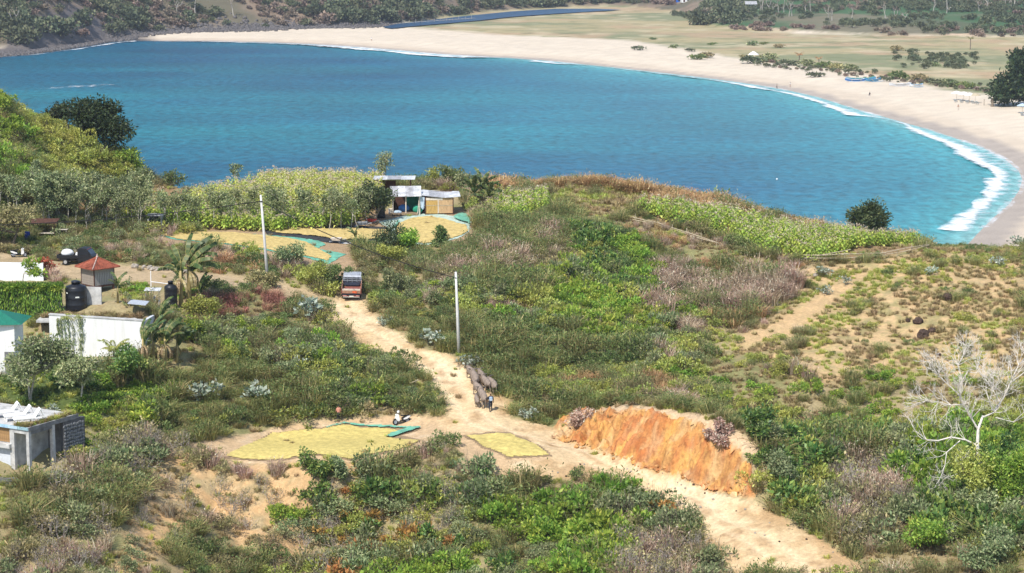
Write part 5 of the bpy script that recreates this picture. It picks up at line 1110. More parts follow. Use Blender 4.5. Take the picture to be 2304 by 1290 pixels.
# ------------------------------------------------------------------ motorbikes
def scooter(loc, rz, label, c1=WHITE, c2=BLACK, lean=.12, helmet=False):
    t = thing('scooter', label, 'motorbike', loc, rz); t.rotation_euler = (0, lean, rz)   # local +y forward
    wheel(t, (0, .62, .27), .27, .10, RUBBER, GREYM); wheel(t, (0, -.60, .27), .27, .12, RUBBER, GREYM)
    m = MB(); m.plane_prism([(.30, .30), (.22, .40), (.30, .95), (.42, 1.0), (.50, .80), (.56, .55), (.50, .40)], 'x', -.17, .17); m.box((0, .3, .7), (.36, .06, .42), bev=.02); m.build('front_shield', c1, t)
    m = MB(); m.plane_prism([(.30, .28), (.30, .36), (-.15, .36), (-.20, .28)], 'x', -.16, .16); m.build('footboard', c2, t)
    m = MB(); m.plane_prism([(-.12, .30), (-.10, .58), (-.30, .68), (-.85, .74), (-.92, .66), (-.70, .45), (-.35, .30)], 'x', -.16, .16); bo = m.build('rear_body', c2, t)
    for s in (-1, 1):
        m = MB(); m.plane_prism([(-.18, .42), (-.16, .52), (-.62, .70), (-.90, .72), (-.80, .58), (-.5, .44)], 'x', s*.165, s*.185); m.build('side_fairing', c1, bo)
    m = MB(); m.box((0, -.42, .77), (.27, .85, .10), (.06, 0, 0), bev=.03); m.build('seat', RUBBER, t)
    m = MB(); m.tube([(-.34, .30, 1.02), (-.12, .40, 1.06), (.12, .40, 1.06), (.34, .30, 1.02)], .018, 6); m.build('handlebar', BLACK, t)
    m = MB(); m.tube([(0, .40, .95), (0, .64, .27)], .035, 6); m.box((0, .64, .56), (.12, .42, .04), bev=.01); m.build('front_fork', c2, t)
    m = MB(); m.ell((0, .52, .90), (.11, .06, .09), 10, 6); m.build('headlight', PLATEW, t, True)
    for s in (-1, 1):
        m = MB(); m.tube([(s*.26, .33, 1.04), (s*.30, .30, 1.16)], .008, 4); m.ell((s*.31, .30, 1.2), (.06, .02, .045), 8, 5); m.build('mirror', BLACK, t)
    m = MB(); m.tube([(.16, -.3, .25), (.18, -.85, .33)], [.04, .06], 8); m.build('exhaust', STEEL, t)
    return t
b0 = G(903, 957); sc1 = scooter(b0 + Vector((0, .3, .02)), math.radians(122), 'white and black scooter parked above the left drying crop')
m = MB(); m.ell((0, 0, .12), (.14, .16, .13), 12, 8); m.box((0, .13, .12), (.2, .06, .1), bev=.02); hl = m.build('helmet', WHITE, None, True); hl.location = sc1.matrix_basis @ Vector((0.0, .25, 1.04)); tag(hl, 'white helmet resting on the handlebar of the parked scooter', 'helmet')
scooter(G(42, 580) + Vector((0, .2, .02)), math.radians(-80), 'white scooter parked under the spreading tree at the left edge', WHITE, BLACK, .05)
scooter(base(172, 650, 220) + Vector((0, 0, .02)), math.radians(165), 'dark scooter half hidden behind the larger water tank', BLACK, BLACK, .1)
# ------------------------------------------------------------------ raised wooden granary with hipped tile roof
b0 = base(221, 655, 219.5); pv = thing('granary', 'small raised wooden granary with hipped red clay tile roof', 'hut', b0, math.radians(43))
S = 1.16; Z0 = .66; Z1 = 2.42
for x in (-1, 1):
    for y in (-1, 1): m = MB(); m.box((x*S*.94, y*S*.94, Z0/2-.15), (.16, .16, Z0+.3)); m.build('post', WOODD, pv)
m = MB(); m.box((0, 0, Z0-.06), (2*S+.1, 2*S+.1, .16)); m.build('floor_beam', WOODD, pv)
nb = 8
for side in range(4):
    w_ = thing('wall', None, None); del_ = None
    bpy.data.objects.remove(w_)
    m = MB(); m.box((0, -S+.03, (Z0+Z1)/2+.02), (2*S-.1, .03, Z1-Z0-.04)); wl = m.build('wall', PLANK if side % 2 else PLANKB, pv); wl.rotation_euler = (0, 0, side*math.pi/2)
    pm_ = MB(); ww = (2*S-.06)/nb; pm_.box((0, 0, 0), (ww-.022, .03, Z1-Z0)); pme = pm_.mesh('plank', PLANK if side in (0, 2) else PLANKB)
    for k in range(nb):
        o = link('plank', pme, wl); o.location = (-S+.03+ww*(k+.5), -S-.003*((k*7) % 3), (Z0+Z1)/2+.02)
for x in (-1, 1):
    for y in (-1, 1): m = MB(); m.box((x*S, y*S, (Z0+Z1)/2), (.09, .09, Z1-Z0+.05)); m.build('corner_post', WOODD, pv)
RF = MB(); E_ = 1.62; RH = .95; RZ = Z1-.04
def roofp(a, r):   # profile: slightly flared hipped roof
    k = r/E_; return RZ + RH*((1-k)*.82 + .18*(1-k)**2)
RF.add([(-E_, -E_, RZ-.03), (E_, -E_, RZ-.03), (E_, E_, RZ-.03), (-E_, E_, RZ-.03), (0, 0, RZ+RH-.05)], [(0, 1, 4), (1, 2, 4), (2, 3, 4), (3, 0, 4), (3, 2, 1, 0)]); ro = RF.build('roof', TILE, pv)
rows = 9; tl = MB()
for side in range(4):
    R_ = Matrix.Rotation(side*math.pi/2, 3, 'Z')
    for i in range(rows):
        r1 = E_*(1-i/rows)+.02; r0 = E_*(1-(i+1)/rows); nT = max(1, round(2*r1/.20))
        for k in range(nT):
            xa = -r1+2*r1*k/nT; xb = -r1+2*r1*(k+1)/nT; xm = (xa+xb)/2; q = r0/r1
            jz = random.uniform(0, .015)
            P = [(xa+.01, -r1, roofp(0, r1)+.02), (xm, -r1, roofp(0, r1)+.065+jz), (xb-.01, -r1, roofp(0, r1)+.02), ((xb-.01)*q, -r0, roofp(0, r0)+.01), (xm*q, -r0, roofp(0, r0)+.05), ((xa+.01)*q, -r0, roofp(0, r0)+.01)]
            tl.add([R_ @ Vector(p) for p in P], [(0, 1, 4, 5), (1, 2, 3, 4)])
to = tl.build('roof_tiles', TILE, pv); to['kind'] = 'stuff'
for k in range(4):
    a = math.pi/4+k*math.pi/2; m = MB()
    for i in range(10):
        q0 = 1-i/10; q1 = 1-(i+.92)/10
        m.tube([(E_*q0*math.sqrt(2)*math.cos(a), E_*q0*math.sqrt(2)*math.sin(a), roofp(0, E_*q0)+.07), (E_*q1*math.sqrt(2)*math.cos(a), E_*q1*math.sqrt(2)*math.sin(a), roofp(0, E_*q1)+.07)], [.07, .055], 6)
    o = m.build('ridge', TILEP if k in (0, 2) else TILE, pv); o['kind'] = 'stuff'
m = MB(); m.lathe([(.14, 0), (.12, .12), (.05, .2), (.07, .28), (.0, .36)], (0, 0, RZ+RH), 8); m.build('finial', TILEP, pv)
m = MB(); m.box((0, -E_-.01, RZ+.005), (2*E_, .04, .08)); me_ = m.mesh('eave_board', TILE)
for k in range(4): o = link('eave_board', me_, pv); o.rotation_euler = (0, 0, k*math.pi/2)
# ------------------------------------------------------------------ water tanks, pump stand, concrete wall
def tank(loc, r, h, label, ribs=3):
    t = thing('water_tank', label, 'water tank', loc)
    prof = [(r*.97, -.3), (r, 0)]
    for k in range(ribs): z = h*(k+.5)/ribs; prof += [(r, z-.06), (r*1.025, z), (r, z+.06)]
    prof += [(r, h*.97), (r*.92, h+.06), (r*.45, h+.22), (r*.42, h+.24)]
    m = MB(); m.lathe(prof, n=28); m.build('body', BLACKP, t, True)
    m = MB(); m.lathe([(r*.40, h+.2), (r*.40, h+.42), (r*.44, h+.42), (r*.44, h+.50), (r*.3, h+.56)], n=18); m.build('lid', BLACKP, t, True)
    return t
t1 = tank(G(172, 692), 1.0, 2.0, 'large black plastic water tank with white label above the white building')
m = MB(); m.box((.30, -.955, 1.12), (.36, .02, .12), (0, 0, .3)); m.build('label', PLATEW, t1)
m = MB(); m.box((-.70, -.72, 1.5), (.2, .02, .12), (0, 0, -.75)); m.build('label', PLATEW, t1)
tank(G(385, 690), .62, 2.0, 'slim black plastic water tank beside the pump stand', 4)
cw = G(200, 694); m = MB(); m.box((0, 0, .8), (1.7, .15, 2.2)); o = m.build('concrete_wall', CONC); o.location = cw + Vector((.25, .9, 0)); o.rotation_euler = (0, 0, -.15); tag(o, 'low grey concrete wall beside the large water tank', 'wall')
b0 = G(345, 692); ps = thing('pump_stand', 'metal pump stand with white sheet roof and pipes', 'pump stand', b0)
for x in (-.65, .6):
    for y in (-.4, .4): m = MB(); m.tube([(x, y, -.1), (x, y, 1.75)], .03, 6); m.build('leg', GREYM, ps)
m = MB(); m.box((0, 0, 1.78), (1.55, 1.1, .04), (.12, 0, 0)); m.build('roof_sheet', ZINCW, ps)
m = MB(); m.box((0, 0, .65), (1.3, .8, .04)); m.build('shelf', GREYM, ps)
m = MB(); m.box((.25, -.2, .95), (.45, .3, .28), bev=.04); m.build('pump', BLUE, ps)
for x in (.10, .22, .34): m = MB(); m.tube([(x, -.42, -.1), (x, -.42, 1.3)], .035, 6); m.build('pipe', WHITE, ps)
m = MB(); m.tube([(-.15, -.1, .9), (-.15, -.1, 3.6)], .04, 6); m.build('tall_pipe', WHITE, ps); m = MB(); m.tube([(-.15, -.1, 2.55), (1.45, .1, 2.3)], .04, 6); m.build('cross_pipe', WHITE, ps)
m = MB(); m.box((0, 0, 0), (1.7, 2.2, .05), (0, .1, 0)); o = m.build('grey_sheet_roof', mat('grey_sheet', (.42, .45, .50), .6, var=.1)); o.location = G(312, 702) + Vector((0, 0, .9)); tag(o, 'flat grey roofing sheet behind the white building', 'roof sheet')
for s in range(3):
    pass
# ------------------------------------------------------------------ white building, boundary walls, creeper hedge
def wall_between(name, u0, v0, y0, u1, v1, y1, zb, th, label, material=WALLW, cat='wall', cap=True):
    a = Vector([float(q) for q in at(u0, v0, y0)]); c = Vector([float(q) for q in at(u1, v1, y1)])
    d = (c-a); L = math.hypot(d.x, d.y); t = thing(name, label, cat, ((a.x+c.x)/2, (a.y+c.y)/2, zb), math.atan2(d.y, d.x))
    h0, h1 = a.z-zb, c.z-zb; m = MB()
    m.add([(-L/2, -th/2, 0), (L/2, -th/2, 0), (L/2, th/2, 0), (-L/2, th/2, 0), (-L/2, -th/2, h0), (L/2, -th/2, h1), (L/2, th/2, h1), (-L/2, th/2, h0)], [(3, 2, 1, 0), (4, 5, 6, 7), (0, 1, 5, 4), (1, 2, 6, 5), (2, 3, 7, 6), (3, 0, 4, 7)])
    m.build('wall', material, t)
    if cap:
        m = MB(); e = .05; m.add([(-L/2-e, -th/2-e, h0), (L/2+e, -th/2-e, h1), (L/2+e, th/2+e, h1), (-L/2-e, th/2+e, h0), (-L/2-e, -th/2-e, h0+.09), (L/2+e, -th/2-e, h1+.09), (L/2+e, th/2+e, h1+.09), (-L/2-e, th/2+e, h0+.09)], [(3, 2, 1, 0), (4, 5, 6, 7), (0, 1, 5, 4), (1, 2, 6, 5), (2, 3, 7, 6), (3, 0, 4, 7)]); m.build('coping', CONC, t)
    return t, L, (h0+h1)/2
wb, Lw, hw = wall_between('white_building', 112, 708, 203.2, 322, 722, 202.2, 18.6, .5, 'plain white rendered building wall below the water tanks', cat='building')
# return wall on its right, bluish shade put into its colour
wall_between('side_wall', 322, 722, 202.6, 350, 706, 207, 18.6, .3, 'white side wall at the right end of the white building, bluish shade painted in', mat('side_shade_render', (.60, .64, .70), .85, var=.05), cap=False)
def creeper_mesh(name, L, h, n, seed, key='deep', leafL=.22, out=.3, hang=True):
    rng = np.random.default_rng(seed); x = rng.uniform(-L/2, L/2, n); z = h*(1-rng.random(n)**1.15); y = -rng.random(n)*out*(.4+.6*fbm(x*.8, z*.8, 3)*1.6)
    top = rng.random(n) < .22; z = np.where(top, h+rng.random(n)*.3, z); y = np.where(top, rng.uniform(-out, .5, n), y)
    d = np.stack([rng.normal(size=n)*.35, -np.abs(rng.normal(size=n))*.35-.1, np.where(top, .4, -1.0)*np.ones(n)], 1)
    p = PB(); v, f = leaf_quads(np.stack([x, y, z], 1), d, rng.uniform(.7, 1.5, n)*leafL*1.3, rng.uniform(.6, 1.2, n)*leafL*.5, rng); p.add(v, f); return p.mesh(name, [LM[key]])
hd, Lh, hh_ = wall_between('hedge_wall', -30, 645, 206.6, 138, 645, 206.6, 19.4, .5, 'tall wall wholly covered by hanging green creeper', CONCD, cap=False)
o = link('creeper', creeper_mesh('creeper', Lh+.3, hh_, 5200, 5, 'bright', .24, .75), hd); o.location = (0, -.25, 0)
o = link('creeper_fringe', creeper_mesh('creeper_fringe', Lh+.3, hh_, 3200, 9, 'deep', .22, .5), hd); o.location = (0, -.2, 0)
for k in range(14):
    o = link('creeper_cushion', PROTOS[PID['creeper'][k % 3]], hd); o.location = (-Lh/2+.3+k*(Lh-.5)/13, random.uniform(-.5, .2), hh_-random.uniform(.15, .45)); o.scale = (random.uniform(.7, 1.1),)*3; o.rotation_euler = (0, 0, k)
# creeper strands hanging over the white wall
def strand(wt, x, ln, seed, w=.18, n=170):
    rng = np.random.default_rng(seed); z = -rng.random(n)*ln; c = np.stack([x+rng.normal(size=n)*w*(1+.5*z/ln)+.05*np.sin(z*3), -.30-rng.random(n)*.12, hw+z], 1)
    d = np.stack([rng.normal(size=n)*.3, -.2-0*z, -1+0*z], 1); p = PB(); v, f = leaf_quads(c, d, rng.uniform(.15, .3, n), rng.uniform(.05, .10, n), rng); p.add(v, f)
    return link('creeper_strand', p.mesh('creeper_strand', [LM['greygreen']]), wt)
for k, (fx0, ln, w) in enumerate(((-.33, 3.9, .10), (-.29, 3.3, .07), (-.245, 4.1, .13), (-.17, 4.2, .20), (-.15, 3.0, .16), (-.37, 2.6, .05), (-.40, 1.5, .05))): strand(wb, fx0*Lw, ln, 600+k, w)['kind'] = 'stuff'
for k in range(3):
    o = link('creeper_cushion', PROTOS[PID['yellowgreen'][k]], wb); o.location = ((-.30+.07*k)*Lw, -.05, hw-.25); o.scale = (.8, .6, .6)
uw, Lu, hu = wall_between('boundary_wall', -40, 590, 224, 97, 592, 224, 22.9, .22, 'white boundary wall along the lane at the left edge', mat('boundary_render', (.78, .79, .80), .85, var=.06), cap=False)
# dry grass on the roof behind the white wall
q = RNG.random((70, 2)); gxs = -44+q[:, 0]*9.0; gys = 205.0+q[:, 1]*1.6
scatter('roof_grass', np.stack([gxs, gys, np.full(70, float(at(220, 712, 205)[2])-.15)], 1), pidfor(['drygrass']*70), RNG.random(70)*6, RNG.uniform(.8, 1.5, 70), 'dry grass growing along the top of the white building')
m = MB(); m.box((0, 0, 0), (9.2, 3.6, .2)); o = m.build('roof_slab', CONC); o.location = (-39.8, 205.4, float(at(220, 712, 205)[2])-.25); tag(o, 'concrete roof slab with dry grass on the white building', 'roof')
# house with a green roof at the left edge
hx, hy, hz = at(48, 731, 196.0); gh = thing('green_roof_house', 'white house with green metal roof at the left edge', 'house', (float(hx), float(hy), 19.6), 0)
rz_ = float(hz)-19.6
m = MB(); m.box((-4.0, 2.0, rz_/2-.1), (6.6, 3.6, rz_+.1)); m.build('wall', WALLW, gh)
m = MB(); m.add([(0, 0, rz_), (-8, -.9, rz_-.05), (-8, 4.5, rz_), (0, 4.5, rz_), (-2.6, 2.2, rz_+1.05), (-8, 2.2, rz_+1.2)], [(0, 4, 5, 1), (0, 3, 4), (3, 2, 5, 4), (1, 2, 3, 0)]); m.build('roof', ROOFG, gh)
m = MB(); m.box((-1.2, .17, 1.0), (.9, .06, 2.0)); m.build('door', CONCD, gh); m = MB(); m.box((-2.6, .17, 1.5), (.9, .06, 1.0)); m.build('window', GLASS, gh)
# ------------------------------------------------------------------ villa terrace
cx, cy, cz = [float(q) for q in at(64, 963, 174.8)]
va = math.radians(-30); vl = thing('villa_terrace', 'grey concrete villa terrace with columns and a flat tiled deck', 'terrace', (cx, cy, cz-3.3), va)
# local: corner at origin, +x back along the right side is +y', front runs to -x
DH = 3.3
def vb(name, c, d, material, parent=vl, **k): m = MB(); m.box(c, d, **k); return m.build(name, material, parent)
dk = vb('deck', (-5.0, 3.0, DH-.12), (10.0, 6.0, .22), CONC)
vb('deck_edge_tiles', (-5.0, -.03, DH-.13), (10.0, .06, .26), TEALT, dk); vb('side_beam', (.03, 3.0, DH-.16), (.06, 6.0, .34), CONCD, dk)  # right-hand beam darker than the deck, its shade put into the colour
nT = 9
for k in range(nT):
    vb('edge_tile', (-.55-k*1.1, -.075, DH-.13), (1.06, .03, .22), (TEALT, mat('pale_tile', (.45, .60, .70), .35, var=.1), mat('blue_tile', (.36, .55, .72), .35, var=.15))[k % 3], dk)
for x, y in ((-.17, .17), (-1.75, .17), (-.17, 3.0)): vb('column', (x, y, DH/2-.6), (.30, .30, DH+.75), CONC)
vb('lintel', (-.95, .17, DH-.42), (1.3, .28, .34), CONC); vb('lintel', (-.17, 1.6, DH-.45), (.28, 2.5, .34), CONCD)  # right-hand lintel a darker copy of the front one, shade painted in
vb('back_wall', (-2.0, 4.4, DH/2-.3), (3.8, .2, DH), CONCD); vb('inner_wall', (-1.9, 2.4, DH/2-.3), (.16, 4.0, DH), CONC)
vb('front_wall', (-5.0, .35, .55), (6.2, .2, 2.4), mat('pale_blue_render', (.60, .64, .70), .8, var=.08)); vb('ledge', (-4.1, .05, 1.55), (4.4, .6, .34), CONC)
vb('pier', (-1.95, .22, DH/2-.5), (.3, .34, DH+.4), CONC)
sh = vb('shutter_frame', (-3.4, .30, 2.4), (2.7, .12, 1.34), CONC); m = MB(); m.box((0, 0, 0), (.20, .05, 1.22)); sm = m.mesh('slat', mat('shutter_wood', (.36, .21, .09), .7, var=.2, scale=3))
for k in range(12): o = link('slat', sm, sh); o.location = (-4.55+k*.21, .22, 2.4)
st = vb('stone_wall', (-.10, 5.4, .8), (.36, 2.6, 4.3), mat('stone_mortar', (.10, .10, .105), .9, var=.2))
rs = random.Random(4); sbm = [None]*4
for k in range(4):
    m = MB(); m.ell((0, 0, 0), (.06, .17, .13), 7, 5, jit=.18, seed=k); sbm[k] = m.mesh('stone', mat('wall_stone', (.20, .20, .205), .9, var=.3, scale=4, bump=.4))
for i in range(9):
    for k in range(14):
        y = 4.25+i*.28+rs.uniform(-.06, .06); z = -1.2+k*.29+rs.uniform(-.05, .05)
        o = link('stone', sbm[rs.randrange(4)], st); o.location = (.085, y, z); o.rotation_euler = (rs.uniform(-.5, .5), 0, 0); o.scale = (1, rs.uniform(.8, 1.15), rs.uniform(.8, 1.15))
# planting along the deck edge
vm = Matrix.Translation(vl.location) @ Matrix.Rotation(va, 4, 'Z')
pp = [vm @ Vector((-.25-random.random()*.3, .3+k*.16, DH)) for k in range(36)] + [vm @ Vector((-.4-k*.13, .15+random.random()*.25, DH)) for k in range(9)]
scatter('deck_planting', np.array([tuple(p) for p in pp]), pidfor(['greengrass' if random.random() < .5 else 'drygrass' for _ in pp]), RNG.random(len(pp))*6, RNG.uniform(.6, 1.0, len(pp)), 'row of grassy plants along the terrace edge')
def lounger(loc, rz, label):
    t = thing('sun_lounger', label, 'sun lounger', loc, rz, 'white sun loungers on the terrace')
    m = MB(); m.box((0, -.35, .33), (.66, 1.25, .09), bev=.03); m.build('bed', WHITE, t)
    m = MB(); m.box((0, .48, .60), (.64, .09, .78), (math.radians(-36), 0, 0), bev=.03); m.build('backrest', WHITE, t)
    m = MB(); m.tube([(-.26, .72, .88), (-.26, .95, .36)], .03, 5); m.tube([(.26, .72, .88), (.26, .95, .36)], .03, 5); m.box((0, .84, .62), (.52, .05, .08)); m.build('back_prop', WHITE, t)
    for x in (-.28, .28):
        for y in (-.85, .15): m = MB(); m.box((x, y, .15), (.07, .09, .30)); m.build('leg', WHITE, t)
        m = MB(); m.box((x*1.1, -.1, .36), (.05, 1.7, .08)); m.build('side_rail', WHITE, t)
    return t
for k, (x, y, lab) in enumerate(((-1.15, 1.35, 'white sun lounger nearest the terrace corner'), (-2.6, 1.8, 'middle white sun lounger on the terrace'), (-4.3, 2.2, 'leftmost white sun lounger cut by the picture edge'))):
    lounger(vm @ Vector((x, y, DH)), va+math.radians(-38), lab).scale = (1.3,)*3
# masonry below the terrace
b0 = G(18, 1090); rw = thing('rubble_wall', 'rough stone retaining wall below the terrace', 'wall', b0)
vb('core', (0, .4, -.45), (3.4, .5, 1.7), CONCD, rw)
for i in range(9):
    for k in range(5):
        o = link('stone', sbm[rs.randrange(4)], rw); o.location = (-1.55+i*.38, .12, -.9+k*.28); o.rotation_euler = (0, rs.uniform(-.5, .5), math.pi/2); o.scale = (1.2, rs.uniform(.9, 1.2), rs.uniform(.8, 1.15))
# ------------------------------------------------------------------ farm hut with tin roof
b0 = base(950, 476, 265); hut = thing('farm_hut', 'farm hut with tin roof, open left bay and bamboo panel walls', 'hut', b0, math.radians(4))
def hb_(name, c, d, material, parent=hut, **k): m = MB(); m.box(c, d, **k); return m.build(name, material, parent)
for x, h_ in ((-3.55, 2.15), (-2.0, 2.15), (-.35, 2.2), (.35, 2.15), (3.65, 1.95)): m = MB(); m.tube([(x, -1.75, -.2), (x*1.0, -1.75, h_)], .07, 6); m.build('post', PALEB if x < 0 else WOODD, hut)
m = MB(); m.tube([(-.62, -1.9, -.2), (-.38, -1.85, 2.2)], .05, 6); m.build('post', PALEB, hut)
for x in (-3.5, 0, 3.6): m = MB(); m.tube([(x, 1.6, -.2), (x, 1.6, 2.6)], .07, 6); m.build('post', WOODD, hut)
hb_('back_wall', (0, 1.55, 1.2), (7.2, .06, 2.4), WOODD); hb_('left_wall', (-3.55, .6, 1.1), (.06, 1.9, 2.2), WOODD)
fw = hb_('front_panel', (1.1, -1.72, 1.0), (1.45, .06, 1.85), BAMBOOP); hb_('front_panel', (2.75, -1.72, 1.0), (1.75, .06, 1.80), BAMBOO2); hb_('upper_panel', (1.35, -1.76, 1.83), (2.1, .04, .30), PALEB); hb_('panel_lath', (1.9, -1.77, 1.05), (3.4, .03, .05), BAMBOO); hb_('panel_strip', (1.86, -1.77, 1.0), (.10, .03, 1.8), PALEB)
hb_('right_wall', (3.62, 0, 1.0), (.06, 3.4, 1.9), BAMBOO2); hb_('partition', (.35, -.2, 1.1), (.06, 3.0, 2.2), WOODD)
def corr(name, x0, x1, ya, za, yb, zb, material, parent=hut, pitch=.12, amp=.022, za2=None, zb2=None):
    """corrugated sheet from (ya,za) to (yb,zb)"""
    n = max(4, int((x1-x0)/pitch*4)); m = MB(); P = []
    for i in range(n+1):
        t = i/n; x = x0+(x1-x0)*t; dz = amp*math.sin(2*math.pi*(x-x0)/pitch)
        A = za+((za2 if za2 is not None else za)-za)*t; B = zb+((zb2 if zb2 is not None else zb)-zb)*t
        P += [(x, ya, A+dz), (x, yb, B+dz)]
    m.add(P, [(2*i, 2*i+2, 2*i+3, 2*i+1) for i in range(n)]); o = m.build(name, material, parent); sd = o.modifiers.new('thick', 'SOLIDIFY'); sd.thickness = .02; return o
for k in range(4): corr('roof_sheet', -3.85+k*.92, -3.85+(k+1)*.92+.03, -2.25, 2.22+.012*(k % 2), -.1, 3.22+.012*(k % 2), (ZINC, ZINCW, ZINC, ZINCW)[k])
for k in range(4): corr('roof_sheet', -2.9+k*1.85, -2.9+(k+1)*1.85+.05, -1.95 if k else -.15, (2.62, 2.42, 2.18, 2.0)[k]+(.55 if k == 0 else 0), 1.9, (2.85, 2.7, 2.45, 2.35)[k], (ZINC, ZINCW, ZINC, ZINCW)[k], za2=(2.62, 2.2, 2.0, 2.12)[k], zb2=(2.7, 2.45, 2.35, 2.3)[k])
m = MB(); m.add([(-.35, -1.8, 2.15), (.25, -1.8, 2.1), (.2, -1.75, .75), (.02, -1.85, .55), (-.2, -1.8, .8)], [(0, 1, 2, 3, 4)]); cl = m.build('hanging_cloth', PALEBLUE); cl.location = hut.location; cl.rotation_euler = hut.rotation_euler; tag(cl, 'pale blue cloth hanging at the doorway of the hut', 'cloth')
m = MB(); m.box((-.9, 1.2, .9), (1.9, .05, 1.6)); m.box((-.5, -.9, .45), (1.3, .5, .8), bev=.15); gc = m.build('green_sheet', GREENC); 
bpy.data.objects.remove(gc)
m = MB(); m.box((-.9, 1.45, 1.0), (1.9, .05, 1.7)); m.build('green_backing', GREENC, hut)
HM = Matrix.Translation(hut.location) @ Matrix.Rotation(hut.rotation_euler.z, 4, 'Z')
sack('green_bundle', 'green plastic bundle inside the open bay of the hut', HM @ Vector((-.55, -1.2, .05)), (1.3, .8, 1.0), 6, GREENC)
sack('blue_bundle', 'blue plastic bundle inside the open bay of the hut', HM @ Vector((-2.2, -.6, .15)), (1.4, .9, .9), 7, SACKB)
sack('white_bundle', 'pale sacks on the ground at the left of the hut', HM @ Vector((-3.0, -1.5, .02)), (1.1, .7, .45), 8, PALEBLUE)
hb_('earth_bench', (-2.2, -1.2, .08), (3.2, 2.0, .2), mat('earth_floor', (.30, .21, .13), .95, var=.2))
m = MB(); m.box((0, 0, .35), (.5, .35, .7), bev=.05); o = m.build('cardboard_box', PALEB); o.location = HM @ Vector((-3.85, -1.4, 0)); tag(o, 'pale box standing left of the hut', 'box')
b1 = base(888, 440, 275); sh2 = thing('lean_to_shed', 'low open shed with flat zinc roof behind the hut', 'shed', b1)
for x in (-2.2, 2.0):
    for y in (-.9, .9): m = MB(); m.tube([(x, y, -.2), (x, y, 2.35)], .06, 6); m.build('post', WOODD, sh2)
for k in range(3): corr('roof_sheet', -2.6+k*1.72, -2.6+(k+1)*1.72+.04, -1.3, 2.36+.02*(k % 2), 1.2, 2.55, (ZINCW, ZINC, ZINCW)[k], sh2)
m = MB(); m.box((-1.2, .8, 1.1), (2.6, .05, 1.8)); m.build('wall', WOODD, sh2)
m = MB(); m.lathe([(.55, -.2), (.58, .3), (.55, 1.0), (.58, 1.6), (.50, 1.85), (.2, 1.95)], n=20); o = m.build('water_drum', BLACKP, None, True); o.location = G(856, 490); tag(o, 'tall black water drum under the tree left of the hut', 'drum')
# ------------------------------------------------------------------ wheelbarrows, ruin, shelter, poles
def barrow(loc, rz, label, tray):
    t = thing('wheelbarrow', label, 'wheelbarrow', loc, rz)
    m = MB(); m.add([(-.30, -.45, .35), (.30, -.45, .35), (.30, .35, .35), (-.30, .35, .35), (-.40, -.60, .65), (.40, -.60, .65), (.40, .62, .62), (-.40, .62, .62)], [(3, 2, 1, 0), (0, 1, 5, 4), (1, 2, 6, 5), (2, 3, 7, 6), (3, 0, 4, 7), (4, 5, 6, 7)]); m.build('tray', tray, t)
    wheel(t, (0, .75, .18), .18, .08, RUBBER, GREYM)
    for s in (-1, 1):
        m = MB(); m.tube([(s*.05, .8, .18), (s*.25, .2, .34), (s*.28, -.6, .42), (s*.30, -1.1, .52)], .02, 5); m.build('handle', GREYM, t)
        m = MB(); m.tube([(s*.24, -.35, .36), (s*.26, -.4, 0)], .02, 5); m.build('leg', GREYM, t)
    return t
barrow(G(835, 505), .9, 'red wheelbarrow at the edge of the hut drying tarp', RED); barrow(G(815, 512), 1.6, 'grey wheelbarrow left of the red one', GREYM); barrow(G(757, 548), 1.4, 'pale wheelbarrow between the drying crop heaps', PALEB)
m = MB(); m.box((0, 0, .04), (1.2, .6, .05)); o = m.build('zinc_sheet', ZINCW); o.location = G(778, 548); tag(o, 'small zinc sheet lying right of the pale wheelbarrow', 'sheet')
b0 = G(350, 518); ru = thing('block_ruin', 'small grey concrete block shelter at the corner of the left field', 'shelter', b0)
for c, d in (((.75, .3, .75), (.15, 1.4, 1.9)), ((0, .95, .75), (1.5, .15, 1.9)), ((-.75, .3, .55), (.15, 1.4, 1.5))): m = MB(); m.box(c, d); m.build('wall', CONC, ru)
m = MB(); m.box((0, .3, 1.72), (1.8, 1.6, .1)); m.build('roof_slab', CONC, ru); m = MB(); m.box((-.9, -.4, .7), (.1, 1.5, .1), (.6, 0, .4)); m.build('leaning_beam', BAMBOO, ru)
b0 = G(95, 532); sl_ = thing('open_shelter', 'low open shelter with dark roof under the spreading tree', 'shelter', b0)
for x in (-1.3, 1.4):
    for y in (-.2, 1.6): m = MB(); m.tube([(x, y, -.2), (x, y, 1.6)], .05, 6); m.build('post', WOODD, sl_)
m = MB(); m.box((0, .7, 1.62), (3.3, 2.4, .08), (.08, 0, 0)); m.build('roof', WOODD, sl_); m = MB(); m.box((0, .7, .35), (2.7, 1.6, .08)); m.build('platform', PALEB, sl_)
m = MB(); m.lathe([(.28, 0), (.30, .28), (.28, .3), (.30, .6), (.28, .62), (.29, .9), (.1, .92)], n=16); o = m.build('plastic_drum', BLUED, None, True); o.location = G(62, 540); tag(o, 'blue plastic drum beside the open shelter', 'drum')
m = MB(); m.box((0, 0, .78), (1.1, .6, .05)); m.box((-.4, 0, .38), (.06, .4, .76)); m.box((.4, 0, .38), (.06, .4, .76)); o = m.build('trestle_table', PALEB); o.location = G(142, 532); tag(o, 'small pale trestle table right of the open shelter', 'table')
